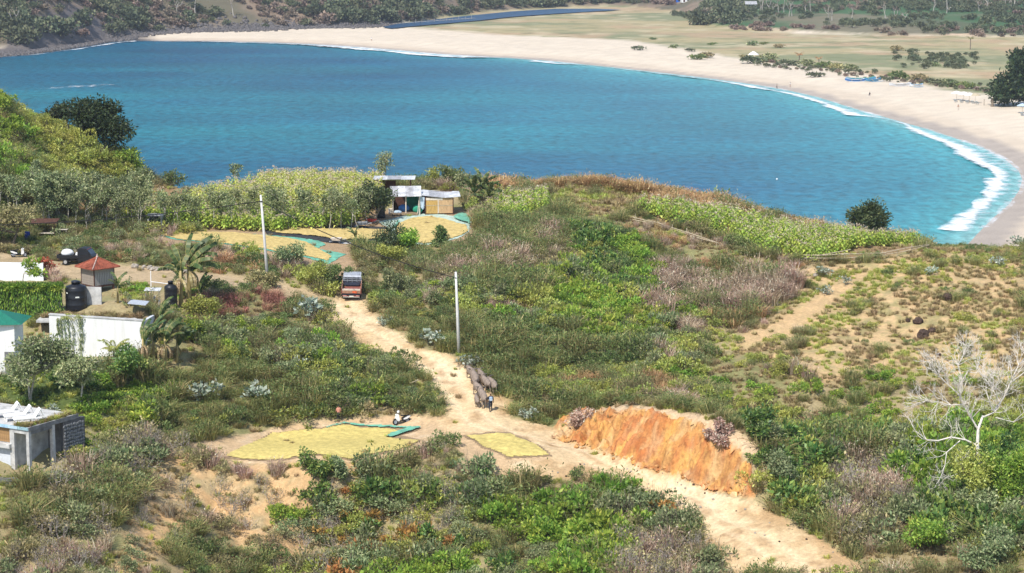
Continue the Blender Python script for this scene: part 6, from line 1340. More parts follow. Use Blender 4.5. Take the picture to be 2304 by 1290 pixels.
def pole(u, v, ut, vt, label):
    b = G(u, v); hgt = (v-vt)/PXM(b.y)*1.01; dx = (ut-u)/PXM(b.y)
    t = thing('utility_pole', label, 'pole', b)
    m = MB(); m.tube([(0, 0, -.6), (dx*.5, 0, hgt*.5), (dx, 0, hgt)], [.17, .14, .10], 12); m.build('shaft', POLEM, t, True)
    m = MB(); m.tube([(dx*.93, -.12, hgt*.93), (dx*.93+.12, -.14, hgt*.935)], .03, 5); m.box((dx*.93, 0, hgt*.93), (.27, .27, .06)); m.build('bracket', STEEL, t)
    return b + Vector((dx*.93, -.14, hgt*.93))
p1 = pole(1033, 797, 1026, 608, 'near white concrete utility pole on the right verge of the road'); p2 = pole(603, 634, 590, 437, 'far white concrete utility pole beside the left drying crop')
def cable(a, c, sag, name, label):
    m = MB(); m.tube([a.lerp(c, i/24) + Vector((0, 0, -sag*4*(i/24)*(1-i/24))) for i in range(25)], .045, 5); tag(m.build(name, RUBBER), label, 'cable')
cable(p1, p2, .75, 'power_cable', 'dark overhead cable strung between the two utility poles')
cable(p2, Vector([float(q) for q in at(-60, 508, 236)]), .5, 'power_cable', 'dark overhead cable running left from the far utility pole')
# bamboo rail fences
def fence(pts, label, rails=((.5, 0), (.85, .1)), over=.4):
    t = thing('bamboo_fence', label, 'fence', pts[0])
    for a, c in zip(pts[:-1], pts[1:]):
        n = max(1, int((c-a).length/2.2))
        for k in range(n+1):
            q = a.lerp(c, k/n)-pts[0]; q.z = float(H(a.lerp(c, k/n).x, a.lerp(c, k/n).y))-pts[0].z; m = MB(); m.tube([q+Vector((0, 0, -.2)), q+Vector((random.uniform(-.06, .06), 0, 1.0+random.uniform(-.15, .2)))], .035, 5); m.build('post', BAMBOO, t)
        d = (c-a).normalized()
        for z, j in rails:
            m = MB(); m.tube([a-pts[0]-d*over+Vector((0, 0, z+random.uniform(-.15, .1))), (a+c)/2-pts[0]+Vector((0, -.05, z)), c-pts[0]+d*over+Vector((0, 0, z+random.uniform(-.1, .2)))], [.05, .045, .035], 6); m.build('rail', BAMBOO, t)
fence([G(1815, 592), G(1900, 590), G(1985, 585), G(2085, 566)], 'bamboo rail fence along the lower edge of the right field')
fence([G(1430, 500), G(1480, 512), G(1545, 532), G(1612, 555)], 'low bamboo rail fence across the mid slope left of the right field', ((.3, 0), (.5, 0)))
m = MB(); m.tube([(-3.2, 0, .2), (0, .1, .9), (3.2, .2, 1.5)], [.05, .045, .035], 6); o = m.build('loose_bamboo_pole', BAMBOO); o.location = G(1850, 592); tag(o, 'loose bamboo pole propped against the right field fence', 'bamboo pole')
for u, v, ln, rz, lab in ((932, 872, 1.3, 2.2, 'short pale stick standing in the scrub left of the road'), (1285, 402, 2.2, 0, 'pale bamboo stick on the crest above the mid slope')):
    m = MB(); m.tube([(-ln/2*math.cos(rz), 0, .3+ln*.4*abs(math.sin(rz))), (ln/2*math.cos(rz), 0, .4)], .04, 5); o = m.build('bamboo_stick', BAMBOO); o.location = G(u, v) or base(u, 425, 284); tag(o, lab, 'stick')
m = MB(); m.tube([(0, 0, 0), (-.5, .3, .5), (-1.4, .8, .9), (-2.6, 1.2, 1.0)], [.05, .045, .035, .02], 6); o = m.build('fallen_branch', DW); o.location = G(520, 1265); tag(o, 'long pale fallen branch on the lower cut slope', 'branch')
# rocks
def rock(u, v, s, label, material=ROCK, seed=0, group=None):
    m = MB(); m.ell((0, 0, .2*s), (.5*s, .42*s, .38*s), 9, 6, jit=.16, seed=seed); o = m.build('rock', material); o.location = G(u, v); o.rotation_euler = (.2, .1, seed); return tag(o, label, 'rock', group)
for i, (u, v, s, lab) in enumerate(((2065, 728, 1.1, 'dark upright rock at the top of the group on the dry slope'), (2075, 760, 1.5, 'largest dark rock of the group on the dry slope'), (2042, 724, .6, 'small dark rock left of the upright rock'), (2097, 748, .8, 'dark rock right of the largest rock'), (2165, 778, .8, 'dark rock standing alone right of the rock group'), (2160, 748, .6, 'small dark rock above the lone right rock'), (2112, 800, .5, 'small dark rock below the rock group'), (1835, 624, .8, 'dark rock beneath the pale shrub by the fence'), (2130, 675, 1.3, 'broad purplish rock on the upper dry slope'), (2180, 790, .7, 'low brown rock below the lone right rock'), (2212, 782, .35, 'little stone on the dry slope near the right edge'), (2085, 556, 1.1, 'pale boulder at the end of the right field fence'))):
    rock(u, v, s, lab, ROCKP if 'pale' in lab else ROCK, i)
for i in range(16): rock(300+i*8.5+random.uniform(-4, 4), 602+i*.9+random.uniform(-3, 3), random.uniform(.4, .8), 'pale stone in the rubble line along the far verge of the lane', ROCKP, i, 'rubble line along the lane')
for i in range(14): rock(548+random.uniform(0, 70), 636+random.uniform(-4, 8), random.uniform(.25, .5), 'stone of the rubble heap at the foot of the far utility pole', ROCKP, i+30, 'rubble heap by the far pole')
for i in range(40):
    u, v = random.choice(((random.uniform(1500, 1990), None), (random.uniform(1250, 1700), None))); v = {True: 1075+(u-1500)*.36+random.uniform(-8, 60)}.get(u > 1500, 1030+random.uniform(0, 60))
    rock(u, min(v, 1288), random.uniform(.10, .28), 'small loose stone lying on the dirt road', ROCKP if i % 3 else ROCK, i+60, 'loose stones on the dirt road')

CLOD = mat('earth_clod', (.56, .28, .10), .95, var=.3, scale=4, bump=.6)
for i in range(34):
    q_ = random.random(); rock(1270+q_*420, 988+q_*128+random.uniform(-6, 14), random.uniform(.15, .5), 'clod of orange earth fallen at the foot of the cut bank', CLOD, i+200, 'fallen earth at the foot of the cut bank')
# ------------------------------------------------------------------ drying crop on tarpaulins
def drape(name, poly, material, lift, res=.16, bump=.03, label=None, cat=None, grow=1.0, seed=0, warp=.15, parent=None):
    w = [G(u, v) for u, v in poly]; c = sum(w, Vector())/len(w); P2 = [(c.x+(p.x-c.x)*grow, c.y+(p.y-c.y)*grow) for p in w]
    xa, xb = min(p[0] for p in P2), max(p[0] for p in P2); ya, yb = min(p[1] for p in P2), max(p[1] for p in P2)
    X, Y = np.meshgrid(np.arange(xa, xb+res, res), np.arange(ya, yb+res, res))
    wx = X+(fbm(X*1.3+seed, Y*1.3, 3)-.5)*2*warp; wy = Y+(fbm(X*1.3+seed+50, Y*1.3, 3)-.5)*2*warp
    s = inside(P2, wx, wy); s = s[:-1, :-1] & s[1:, 1:] & s[1:, :-1] & s[:-1, 1:]
    Z = H(X, Y)+lift+(fbm(X*2.2+seed, Y*2.2, 4)-.5)*2*bump + (np.sin((X*.8+Y*.6+fbm(X*.6, Y*.6, 3)*3)*9)*.012 if 'crop' in name else 0)
    ny, nx = X.shape; idx = np.arange(nx*ny).reshape(ny, nx); f = np.stack([idx[:-1, :-1], idx[:-1, 1:], idx[1:, 1:], idx[1:, :-1]], -1)[s]
    used, inv = np.unique(f, return_inverse=True); v = np.stack([X.ravel()[used], Y.ravel()[used], Z.ravel()[used]], -1)
    o = link(name, npmesh(name, v, inv.reshape(-1, 4), [material], smooth=True))
    if label: tag(o, label, cat)
    return o
TA = [(362,530),(430,521),(520,524),(600,531),(650,537),(690,546),(704,553),(722,563),(748,578),(738,589),(690,579),(600,563),(500,549),(400,540)]
drape('tarpaulin', [(350,531),(430,520),(600,529),(650,533),(722,542),(735,552),(715,560),(760,568),(783,573),(745,594),(735,596),(690,582),(600,565),(500,550),(400,541)], GREENN, .05, label='green mesh tarpaulin under the long left drying crop', cat='tarpaulin', bump=.05)
drape('drying_crop', TA, CROPB, .11, bump=.035, label='long golden spread of drying crop beside the far utility pole', cat='drying crop', seed=1)
drape('net_sheet', [(590,512),(700,512),(800,508),(875,512),(880,535),(840,545),(740,548),(660,535),(600,530)], DARKNET, .05, label='dark net sheet under the crop heap behind the far pole', cat='tarpaulin', seed=2)
drape('drying_crop', [(600,513),(700,517),(790,515),(870,518),(880,532),(850,540),(760,541),(690,531),(620,526)], CROPB, .16, bump=.09, label='lumpy golden crop heap between the left field and the wheelbarrows', cat='drying crop', seed=3)
drape('tarpaulin', [(850,500),(905,487),(960,479),(1003,484),(1025,488),(1050,486),(1062,500),(1056,524),(1040,534),(1000,548),(960,553),(885,548),(880,520)], PALENET, .05, label='pale mesh tarpaulin under the big drying crop in front of the hut', cat='tarpaulin', seed=4, bump=.06)
drape('drying_crop', [(893,505),(925,492),(970,487),(1003,495),(1030,503),(1052,508),(1054,522),(1040,531),(1000,545),(960,550),(890,545),(888,522)], CROPB, .12, bump=.05, label='large golden spread of drying crop in front of the hut', cat='drying crop', seed=5)
drape('folded_tarpaulin', [(1018,492),(1030,484),(1048,483),(1060,495),(1058,509),(1047,504),(1032,500)], GREENN, .28, bump=.12, label='bright green folded tarpaulin at the right corner of the hut drying crop', cat='tarpaulin', seed=6)
drape('folded_tarpaulin', [(884,512),(896,499),(900,502),(893,514),(886,520)], GREENN, .25, bump=.06, label='small green tarpaulin fold at the left edge of the hut drying crop', cat='tarpaulin', seed=7)
drape('tarpaulin', [(500,1034),(605,972),(720,962),(775,951),(880,959),(948,961),(946,968),(905,980),(950,990),(920,1013),(830,1028),(790,1041),(640,1038),(560,1038)], mat('brown_net', (.30, .21, .12), .85, var=.2), .04, label='dark mesh tarpaulin under the large left pad drying crop', cat='tarpaulin', seed=8, warp=.06)
drape('drying_crop', [(506,1029),(610,974),(720,966),(778,956),(870,965),(905,970),(868,986),(945,992),(918,1010),(830,1025),(790,1039),(640,1036),(560,1036)], CROP, .10, bump=.03, label='largest yellow spread of drying crop on the pad left of the road', cat='drying crop', seed=9)
drape('folded_tarpaulin', [(868,985),(875,978),(915,966),(945,961),(948,966),(905,979),(880,988)], GREENN, .20, bump=.05, label='green folded tarpaulin strip on the left pad beside the scooter', cat='tarpaulin', seed=10, warp=.06)
drape('folded_tarpaulin', [(722,966),(775,951),(880,959),(930,963),(925,967),(870,965),(778,957),(735,967)], GREENN, .18, bump=.04, label='thin green tarpaulin hem along the far edge of the left pad crop', cat='tarpaulin', seed=11, warp=.05)
drape('tarpaulin', [(1038,979),(1150,974),(1195,993),(1246,1029),(1138,1036),(1086,1012)], mat('brown_net', (.30, .21, .12), .85, var=.2), .04, label='brown mesh tarpaulin under the small crop spread by the road', cat='tarpaulin', seed=12, warp=.06)
drape('drying_crop', [(1046,981),(1150,977),(1190,995),(1238,1027),(1140,1032),(1092,1010)], CROP, .09, bump=.03, label='small yellow spread of drying crop beside the dirt road', cat='drying crop', seed=13, warp=.08)

# ------------------------------------------------------------------ figures: one skin per body
def skin_mesh(name, J, E, mats, sub=1, root=0):
    me = bpy.data.meshes.new(name); me.from_pydata([j[:3] for j in J], E, []); o = bpy.data.objects.new(name, me); COL.objects.link(o)
    sm_ = o.modifiers.new('skin', 'SKIN'); sm_.use_smooth_shade = True
    for i, j in enumerate(J):
        r = j[3]; me.skin_vertices[0].data[i].radius = (r, r) if not hasattr(r, '__len__') else r
    me.skin_vertices[0].data[root].use_root = True
    ss = o.modifiers.new('sub', 'SUBSURF'); ss.levels = sub; ss.render_levels = sub
    dg = bpy.context.evaluated_depsgraph_get(); em = bpy.data.meshes.new_from_object(o.evaluated_get(dg)); bpy.data.objects.remove(o)
    em.name = name; em.materials.clear()
    for m_ in mats: em.materials.append(m_)
    return em
def buffalo_mesh(seed):
    k = [-.06, .04, .10][seed]; q = [1, -1, 1][seed]
    J = [(0, -.95, 1.02, (.30, .30)), (0, -.55, 1.03, (.36, .38)), (0, 0, .98, (.40, .40)), (0, .50, 1.02, (.36, .40)), (0, .85, 1.08, (.24, .28)), (0, 1.15, 1.12+k, (.17, .19)), (0, 1.38, 1.06+k, (.14, .16)), (0, 1.62, .92+k, (.10, .10)), (0, 1.72, .86+k, .09)]
    E = [(i, i+1) for i in range(8)]
    def leg(at_, x, y, hip, kn, hk, back):
        n = len(J); s = 1
        J.extend([(x, y, hip, (.15, .17)), (x*1.02, y+kn[0], kn[1], .10), (x*1.0, y+hk[0], hk[1], .065), (x, y+hk[0]+back, .16, .055), (x, y+hk[0]+back+.03, .04, .075)])
        E.extend([(at_, n), (n, n+1), (n+1, n+2), (n+2, n+3), (n+3, n+4)])
    for s in (-1, 1):
        st = .10*q*s; leg(0, s*.22, -.82+st*.5, .86, (.10+st*.4, .66), (-.10+st, .44), .06)
        leg(3, s*.20, .55-st*.5, .78, (.04-st*.4, .56), (-.02-st, .36), -.03)
    n = len(J); J.extend([(0, -1.12, 1.08, .05), (.02, -1.20, .85, .03), (.03, -1.20, .52, .022), (.03, -1.20, .40, .05)]); E.extend([(0, n), (n, n+1), (n+1, n+2), (n+2, n+3)])
    for s in (-1, 1): n = len(J); J.extend([(s*.2, 1.28, 1.16+k, .05), (s*.36, 1.22, 1.14+k, .035)]); E.extend([(6, n), (n, n+1)])
    return skin_mesh('buffalo_body', J, E, [HIDE], 1, 2)
BM = [buffalo_mesh(i) for i in range(3)]
def horn_mesh(s):
    m = MB(); m.tube([(s*.10, 1.34, 1.22), (s*.30, 1.26, 1.30), (s*.46, 1.12, 1.36), (s*.48, .95, 1.40)], [.055, .05, .035, .012], 7); return m.mesh('horn', HORN, True)
HMs = [horn_mesh(-1), horn_mesh(1)]
hdg = G(1005, 855)-G(1090, 925); ha = math.atan2(-hdg.x*.55, hdg.y)
herd = [(1089, 918, .95, 0, 'grey-brown buffalo beside the herder at the rear of the herd'), (1074, 917, .62, 1, 'small buffalo calf at the left rear of the herd'), (1081, 900, .9, 2, 'buffalo directly ahead of the one beside the herder'), (1097, 884, .9, 1, 'left buffalo of the middle pair by the right verge'), (1112, 888, .9, 0, 'right buffalo of the middle pair by the right verge'), (1070, 876, 1.0, 2, 'large buffalo walking on the left of the herd'), (1086, 868, .9, 1, 'buffalo right of the large one at the head of the herd'), (1065, 862, .9, 0, 'lead buffalo beside the pale shrub')]
for i, (u, v, s, k, lab) in enumerate(herd):
    b = G(u, v); a = ha+random.uniform(-.18, .18); f = Vector((-math.sin(a), math.cos(a), 0)); cpos = b+f*.75*s; cpos.z = float(H(cpos.x, cpos.y))
    t = thing('water_buffalo', lab, 'buffalo', cpos, a, 'buffalo herd on the dirt road', s); t.rotation_euler = (math.atan(slope_at(cpos.x, cpos.y, f.x, f.y, 1.0)), 0, a)
    link('body', BM[k], t)
    for hm_ in HMs: link('horn', hm_, t)
def person(loc, rz, label, shirt, trousers, hat=None, sc=1.0, sit=False, group=None, stride=.18, bag=None):
    t = thing('person', label, 'person', loc, rz, group, sc)
    J = [(0, 0, .95, (.16, .12)), (0, .01, 1.15, (.15, .11)), (0, .02, 1.38, (.19, .12)), (0, .02, 1.50, (.07, .07)), (0, .03, 1.58, (.075, .09)), (0, .03, 1.70, (.08, .095))]
    E = [(0, 1), (1, 2), (2, 3), (3, 4), (4, 5)]
    for s in (-1, 1):
        n = len(J)
        if sit: J += [(s*.10, .05, .92, .10), (s*.13, .42, .98, .075), (s*.13, .45, .58, .055), (s*.13, .58, .53, .05)]
        else: J += [(s*.10, 0, .86, .10), (s*.11, s*stride*.6+.03, .48, .07), (s*.11, s*stride-.03, .10, .048), (s*.11, s*stride+.10, .04, .05)]
        E += [(0, n), (n, n+1), (n+1, n+2), (n+2, n+3)]
        n = len(J); J += [(s*.20, .01, 1.40, .065), (s*.26, -.02, 1.13, .05), (s*.27, .10-s*stride*.4, .90, .038), (s*.27, .13-s*stride*.5, .80, .045)]
        E += [(2, n), (n, n+1), (n+1, n+2), (n+2, n+3)]
    me = skin_mesh('person_body', J, E, [SKIN, shirt, trousers], 1, 0)
    co = np.zeros(len(me.vertices)*3); me.vertices.foreach_get('co', co); co = co.reshape(-1, 3)
    mi = []
    for p in me.polygons:
        c = co[list(p.vertices)].mean(0); mi.append(2 if (c[2] < .97 and c[2] > (.12 if not sit else 0) and abs(c[0]) < .21) else 1 if (.97 <= c[2] < 1.49 and not (abs(c[0]) > .22 and c[2] < 1.12)) else 0)
    me.polygons.foreach_set('material_index', mi); link('body', me, t)
    if hat: m = MB(); m.lathe([(.20, 1.71), (.21, 1.73), (.10, 1.76), (.09, 1.84), (.03, 1.86)], (0, .03, 0), 14); m.build('hat', hat, t, True)
    else: m = MB(); m.ell((0, .01, 1.72), (.095, .11, .095), 10, 7); m.build('hair', BLACK, t, True)
    if sit:
        for c in t.children: c.location.z = -.46
    return t
b = G(1104, 926); pr = person(b, ha-.1, 'herder in dark clothes and straw hat walking behind the buffalo', CLOTHD, CLOTHD, mat('straw_hat', (.30, .20, .11), .9), .98, bag=True)
m = MB(); m.box((0, -.17, 1.24), (.30, .16, .40), (.05, 0, 0), bev=.05); m.box((0, -.26, 1.16), (.22, .05, .20), bev=.02); bg_ = m.build('backpack', mat('backpack_blue', (.38, .48, .60), .7, var=.1)); bg_.location = pr.location; bg_.rotation_euler = pr.rotation_euler; bg_.scale = pr.scale; tag(bg_, 'pale blue backpack carried by the herder', 'backpack')
person(G(762, 948), .4, 'person in a salmon-pink shirt standing in the scrub above the left pad', CLOTHP, CLOTHD, None, .86)
person(G(6, 818), 2.6, 'person in a pale blue shirt beside the green-roofed house', PALEBLUE, CLOTHD, None, .95)
# ------------------------------------------------------------------ far shore
def foam_mat():
    m, t = nt('foam'); L = t.links.new; out = N(t, 'ShaderNodeOutputMaterial'); p = N(t, 'ShaderNodeBsdfPrincipled'); p.inputs['Base Color'].default_value = (.84, .86, .87, 1); p.inputs['Roughness'].default_value = .8
    a = N(t, 'ShaderNodeVertexColor', layer_name='Col'); tc = N(t, 'ShaderNodeTexCoord'); n = N(t, 'ShaderNodeTexNoise', Scale=.22, Detail=8.0, Roughness=.7); L(tc.outputs['Object'], n.inputs['Vector'])
    ad = N(t, 'ShaderNodeMath', operation='ADD'); L(a.outputs[0], ad.inputs[0]); L(n.outputs[0], ad.inputs[1])
    mr = N(t, 'ShaderNodeMapRange'); mr.inputs['From Min'].default_value = .90; mr.inputs['From Max'].default_value = 1.22; L(ad.outputs[0], mr.inputs['Value'])
    tr_ = N(t, 'ShaderNodeBsdfTransparent'); mx = N(t, 'ShaderNodeMixShader'); L(mr.outputs[0], mx.inputs[0]); L(tr_.outputs[0], mx.inputs[1]); L(p.outputs[0], mx.inputs[2]); L(mx.outputs[0], out.inputs[0]); return m
FOAM = foam_mat()
_sh = np.array(SHORE); _su_px = np.array([p[0] for p in SHORE_PX], float)
_sl = np.concatenate([[0], np.cumsum(np.hypot(*np.diff(_sh, axis=0).T))]); _s = np.arange(_sl[1], _sl[-4], 2.0)
_fxx = np.interp(_s, _sl, _sh[:, 0]); _fyy = np.interp(_s, _sl, _sh[:, 1]); _fuu = np.interp(_s, _sl, _su_px); _turn = _s > _sl[37]
k_ = np.ones(9)/9; 
for _ in range(2): _fxx[4:-4] = np.convolve(_fxx, k_, 'valid'); _fyy[4:-4] = np.convolve(_fyy, k_, 'valid')
_tx = np.gradient(_fxx); _ty = np.gradient(_fyy); _tl = np.hypot(_tx, _ty); _nx, _ny = _ty/_tl, -_tx/_tl      # towards the water
FW = [(-900, 6), (0, 6), (200, 8), (260, 13), (340, 7), (420, 9), (600, 13), (900, 17), (1000, 20), (1100, 18), (1150, 5), (1215, 5), (1235, 15), (1300, 13), (1340, 5), (1430, 6), (1550, 10), (1700, 10), (1850, 9), (1900, 11), (1975, 13), (1995, 4), (2050, 4), (2080, 8), (2150, 11), (2250, 12), (2300, 9), (2600, 8)]
_w = np.interp(_fuu, [p[0] for p in FW], [p[1] for p in FW])*(.8+.5*fbm(_s*.03, _s*0, 3)); _w = np.where(_turn, 7+6*fbm(_s*.05, _s*0, 3), _w)
nj = 12; V = []; D = []
for j in range(nj+1):
    t_ = j/nj; off = -1.5+(_w+1.5)*t_ + (fbm(_s*.08+5*t_, _s*0+t_*2, 3)-.5)*3
    V.append(np.stack([_fxx+_nx*off, _fyy+_ny*off, .06+.45*np.exp(-((t_-.72)/.14)**2)*np.clip(_w/14, 0, 1)*fbm(_s*.05, _s*0+3, 2)*2], -1))
    dens = .30+.36*np.exp(-((t_-.58)/.20)**2)+.18*np.exp(-((t_-.12)/.08)**2) - .5*np.clip((t_-.72)/.28, 0, 1) + .15*np.clip((_w-10)/8, -1, 1)
    D.append(dens*np.ones(len(_s))*(1 if j < nj else 0))
V = np.stack(V, 0); D = np.stack(D, 0); me = None
o = grid_object('shore_foam', V[..., 0], V[..., 1], V[..., 2], np.repeat(D[..., None], 3, -1), np.ones((nj, len(_s)-1), bool), FOAM)
o['kind'] = 'stuff'; o['label'] = 'white line of breaking surf along the beach'
# streaks of broken water out in the bay
X, Y = np.meshgrid(np.linspace(0, 1, 60), np.linspace(0, 1, 14)); a0 = np.array(on_plane(40, 203)); a1 = np.array(on_plane(300, 188)); wd = 26
PXs = a0[0]+(a1[0]-a0[0])*X; PYs = a0[1]+(a1[1]-a0[1])*X+(Y-.5)*wd
dn = .36*np.sin(np.pi*X)**.6*np.sin(np.pi*Y)+.1
o = grid_object('sea_streaks', PXs, PYs, PXs*0+.07, np.repeat(dn[..., None], 3, -1), np.ones((13, 59), bool), FOAM); o['kind'] = 'stuff'; o['label'] = 'patch of whitish broken water in the bay'
# bushes and dry scrub on the hills
def far_scatter(name, label, polys, dens, mix, size, seed):
    rng = np.random.default_rng(seed); n = 60000
    y = rng.uniform(900, 2100, n); x = rng.uniform(-470, 470, n); u0 = CU+FPX*x/y
    ok_ = (u0 > -80) & (u0 < 2400); x, y = x[ok_], y[ok_]; z, sd, uu, dd = far_z(x, y); u, v = proj(x, y, z)
    s = np.zeros(len(x), bool)
    for p in polys: s |= inside(p, u, v)
    s &= (v > -40) & (sd > 5) & (rng.random(len(x)) < dens*np.clip((fbm(x*.02+seed, y*.02, 3)-.33)*5, .05, 1)); x, y, z = x[s], y[s], z[s]
    nm = list(mix); w = np.array([mix[k] for k in nm]); q = np.clip((fbm(x*.02+seed+9, y*.02, 3)-.5)*2+.5, 0, .999)*.6+rng.random(len(x))*.4; q = np.argsort(np.argsort(q))/max(1, len(q)); ii = np.searchsorted(np.cumsum(w/w.sum()), q)
    return scatter(name, np.stack([x, y, z-.1], 1), pidfor([nm[min(i, len(nm)-1)] for i in ii]), rng.random(len(x))*6.28, rng.uniform(size[0], size[1], len(x)), label)
far_scatter('far_scrub', 'dry brown and dark green scrub on the hills across the bay', [[(-90,-60),(1520,-60),(1520,12),(1400,8),(1250,12),(1060,24),(930,44),(850,54),(600,62),(330,72),(150,90),(0,104),(-90,112)]], 1.0, dict(farbrown=.52, far=.48), (.7, 1.7), 1)
far_scatter('far_thicket', 'dark green thicket at the foot of the far hill', [[(160,80),(180,30),(240,10),(340,10),(345,50),(300,75)], [(640,50),(800,20),(1060,5),(1050,32),(930,46),(850,56),(700,60)], [(1190,20),(1250,0),(1260,16)], [(1560,56),(1600,20),(1660,30),(1660,64)], [(0,100),(20,60),(120,55),(170,80),(60,98)]], 1.0, dict(far=.9, farbrown=.1), (1.4, 2.6), 2)
far_scatter('far_field_crop', 'green crop and trees of the fields behind the stream', [[(1560,-40),(2400,-40),(2400,70),(1900,62),(1700,50),(1600,30)]], .5, dict(far=.85, farbrown=.15), (.5, 1.3), 3)
far_scatter('stream_bank_scrub', 'brown and green scrub along the stream bank', [[(1500,30),(1600,50),(1800,62),(2000,66),(2400,68),(2400,86),(2000,80),(1800,74),(1620,66)]], .75, dict(farbrown=.6, far=.4), (.6, 1.3), 4)
# dark boulders of the rocky shore
RKP = [];
for k in range(3):
    m = MB(); m.ell((0, 0, .2), (.8, .7, .6), 7, 5, jit=.2, seed=k); me = m.mesh('boulder', mat('shore_rock', (.15, .135, .13), .9, var=.35, scale=1.5, bump=.5)); proto('boulder', me)
n = 5000; q = RNG.random(n); s_i = np.interp(RNG.random(n)*_sl[12], _sl, np.arange(len(_sl)))
bx = np.interp(s_i, np.arange(len(_sl)), _sh[:, 0]); by = np.interp(s_i, np.arange(len(_sl)), _sh[:, 1]); by = by + RNG.random(n)*24-2; uu = np.interp(s_i, np.arange(len(_sl)), _su_px)
u2 = RNG.uniform(240, 900, 2200); y2 = np.interp(u2, _fu, _fy)+RNG.normal(size=2200)*6; x2 = ray(u2, u2*0+60)[0]*y2
bx = np.concatenate([bx[uu < 300], x2]); by = np.concatenate([by[uu < 300], y2]); bz = far_z(bx, by)[0]
scatter('shore_boulders', np.stack([bx, by, bz], 1), pidfor(['boulder']*len(bx)), RNG.random(len(bx))*6, RNG.uniform(.4, 1.7, len(bx)), 'band of dark boulders along the far left shore', .5)
# pale-trunked trees behind the stream
def far_tree(seed, h, leafy, pale=True):
    rng = np.random.default_rng(seed); segs = []; ends = []
    branches(rng, (0, 0, -.4), (rng.normal()*.12, rng.normal()*.12, 1), h*.42, .34, 3, segs, ends, .5, (2, 3), .2, .25, .62, 2)
    p = PB(); v, f = twig_tubes(segs, 4); p.add(v, f); tm = p.mesh('pale_trunk', [BARKPALE if pale else BARK]); E = np.array([e[0] for e in ends]); n_ = leafy
    c = E[rng.integers(len(E), size=n_)]+rng.normal(size=(n_, 3))*h*.07; p = PB(); v, f = leaf_quads(c, rng.normal(size=(n_, 3)), rng.uniform(.4, .9, n_), rng.uniform(.3, .5, n_), rng); p.add(v, f); return tm, p.mesh('thin_crown', [LM['far'] if leafy > 60 else LM['farbrown']])
FT = [far_tree(900+i, 9+i % 3*2, (40, 60, 30, 50)[i % 4]) for i in range(4)]
for i, (u, v) in enumerate(sorted(((1634, 26), (1716, 30), (1728, 32), (1740, 30), (1752, 29), (1712, 26), (1764, 28), (1775, 38), (1782, 36), (1812, 38), (1822, 37), (1864, 45), (1872, 46), (1915, 52), (1990, 52), (2016, 50), (2036, 52), (2098, 40), (2130, 30), (2203, 26), (2220, 22), (2262, 16), (2275, 14), (2282, 16)))):
    place_tree('pale_tree', FT[i % 4], F(u, v), 'bare pale-trunked tree behind the stream, '+ORD[i]+' of the row from the left', i*1.3, random.uniform(.8, 1.25), 'pale-trunked trees behind the stream')
for i, (u, v) in enumerate(((398, 36), (526, 40), (440, 34), (33, 72))): place_tree('pale_tree', FT[i], F(u, v), ('bare white-trunked tree on the far hillside left of the dry patch', 'bare white-trunked tree on the far hillside above the boulder shore', 'thin bare tree between the white-trunked trees on the far hill', 'bare pale tree at the far left shore')[i], i, 1.2)
# big round tree on the right of the beach
place_tree('beach_tree', tree_meshes('beach_tree', 31, 17.5, .18, .5, 'darkest', (8.2, 8.2, 8.0), 8500, 1.0, .6, 3, (4, 5)), F(2318, 240), 'large round dark green tree on the beach at the right edge', .5)
tr2 = F(2303, 238)
# single bushes on the plain and dunes
FBm = [far_bush('dune_bush', 950+i, k, 2.2, 2.4) for i, k in enumerate(('far', 'greygreen', 'dark', 'olive'))]
for i, (u, v, s, lab) in enumerate(((1440, 113, 1.2, 'grey-green bush on the sand left of the dune scrub'), (1515, 109, 1.0, 'small bush on the dune right of the first sand bush'), (1568, 134, 1.4, 'low bush on the upper beach'), (1585, 130, 1.3, 'green bush beside the low beach bush'), (1556, 116, .9, 'small bush above the low beach bush'), (1692, 103, 1.2, 'dark round bush on the plain behind the tent'), (1717, 101, .8, 'small bush right of the dark round bush'), (1750, 108, 1.0, 'dark bush on the plain right of the pair'), (1697, 143, 1.9, 'green bush in front of the white tent'), (1728, 140, 1.9, 'green bush right of the white tent'), (1600, 102, .8, 'small bush on the plain above the beach bushes'), (1670, 130, .7, 'small upright bush left of the white tent'), (1775, 148, 1.5, 'green bush left of the pandanus pair'), (1815, 150, 1.5, 'green bush under the pandanus trees'), (1850, 152, 1.4, 'green bush left of the blue boats'), (1880, 158, 1.5, 'olive bush just left of the blue boats'), (1835, 174, 1.2, 'low dry bush on the beach below the pandanus trees'), (1915, 160, 1.4, 'green bush behind the blue boats'), (2020, 178, 1.7, 'green bush right of the blue boats'), (2070, 184, 1.5, 'green bush beside the white boat'), (2110, 192, 1.4, 'yellow-green bush behind the sunbeds'), (2140, 196, 1.5, 'low bush behind the white parasols'), (2175, 200, 1.4, 'green bush right of the parasols'), (2020, 115, 1.3, 'green bush on the plain left of the scrub patch'), (2050, 118, 1.1, 'small bush beside the plain scrub patch'), (2105, 150, 1.0, 'small bush at the foot of the plain scrub'), (1470, 90, .7, 'tiny bush on the flat beyond the dune'))):
    o = link('dune_bush', FBm[i % 4]); o.location = F(u, v); o.rotation_euler = (0, 0, i*1.7); o.scale = (s, s, s*.75); tag(o, lab, 'bush')
sp_ = [F(u, v) for u, v in [(random.uniform(2010, 2200), random.uniform(122, 158)) for _ in range(70)]]
scatter('plain_scrub', np.array([tuple(p) for p in sp_]), pidfor(['far']*len(sp_)), RNG.random(len(sp_))*6, RNG.uniform(.35, .75, len(sp_)), 'patch of grey-green scrub on the plain left of the beach tree')
sp_ = [F(u, v) for u, v in [(u, 140+(u-1690)*.115+random.uniform(-6, 10)) for u in np.linspace(1680, 2230, 90)]]
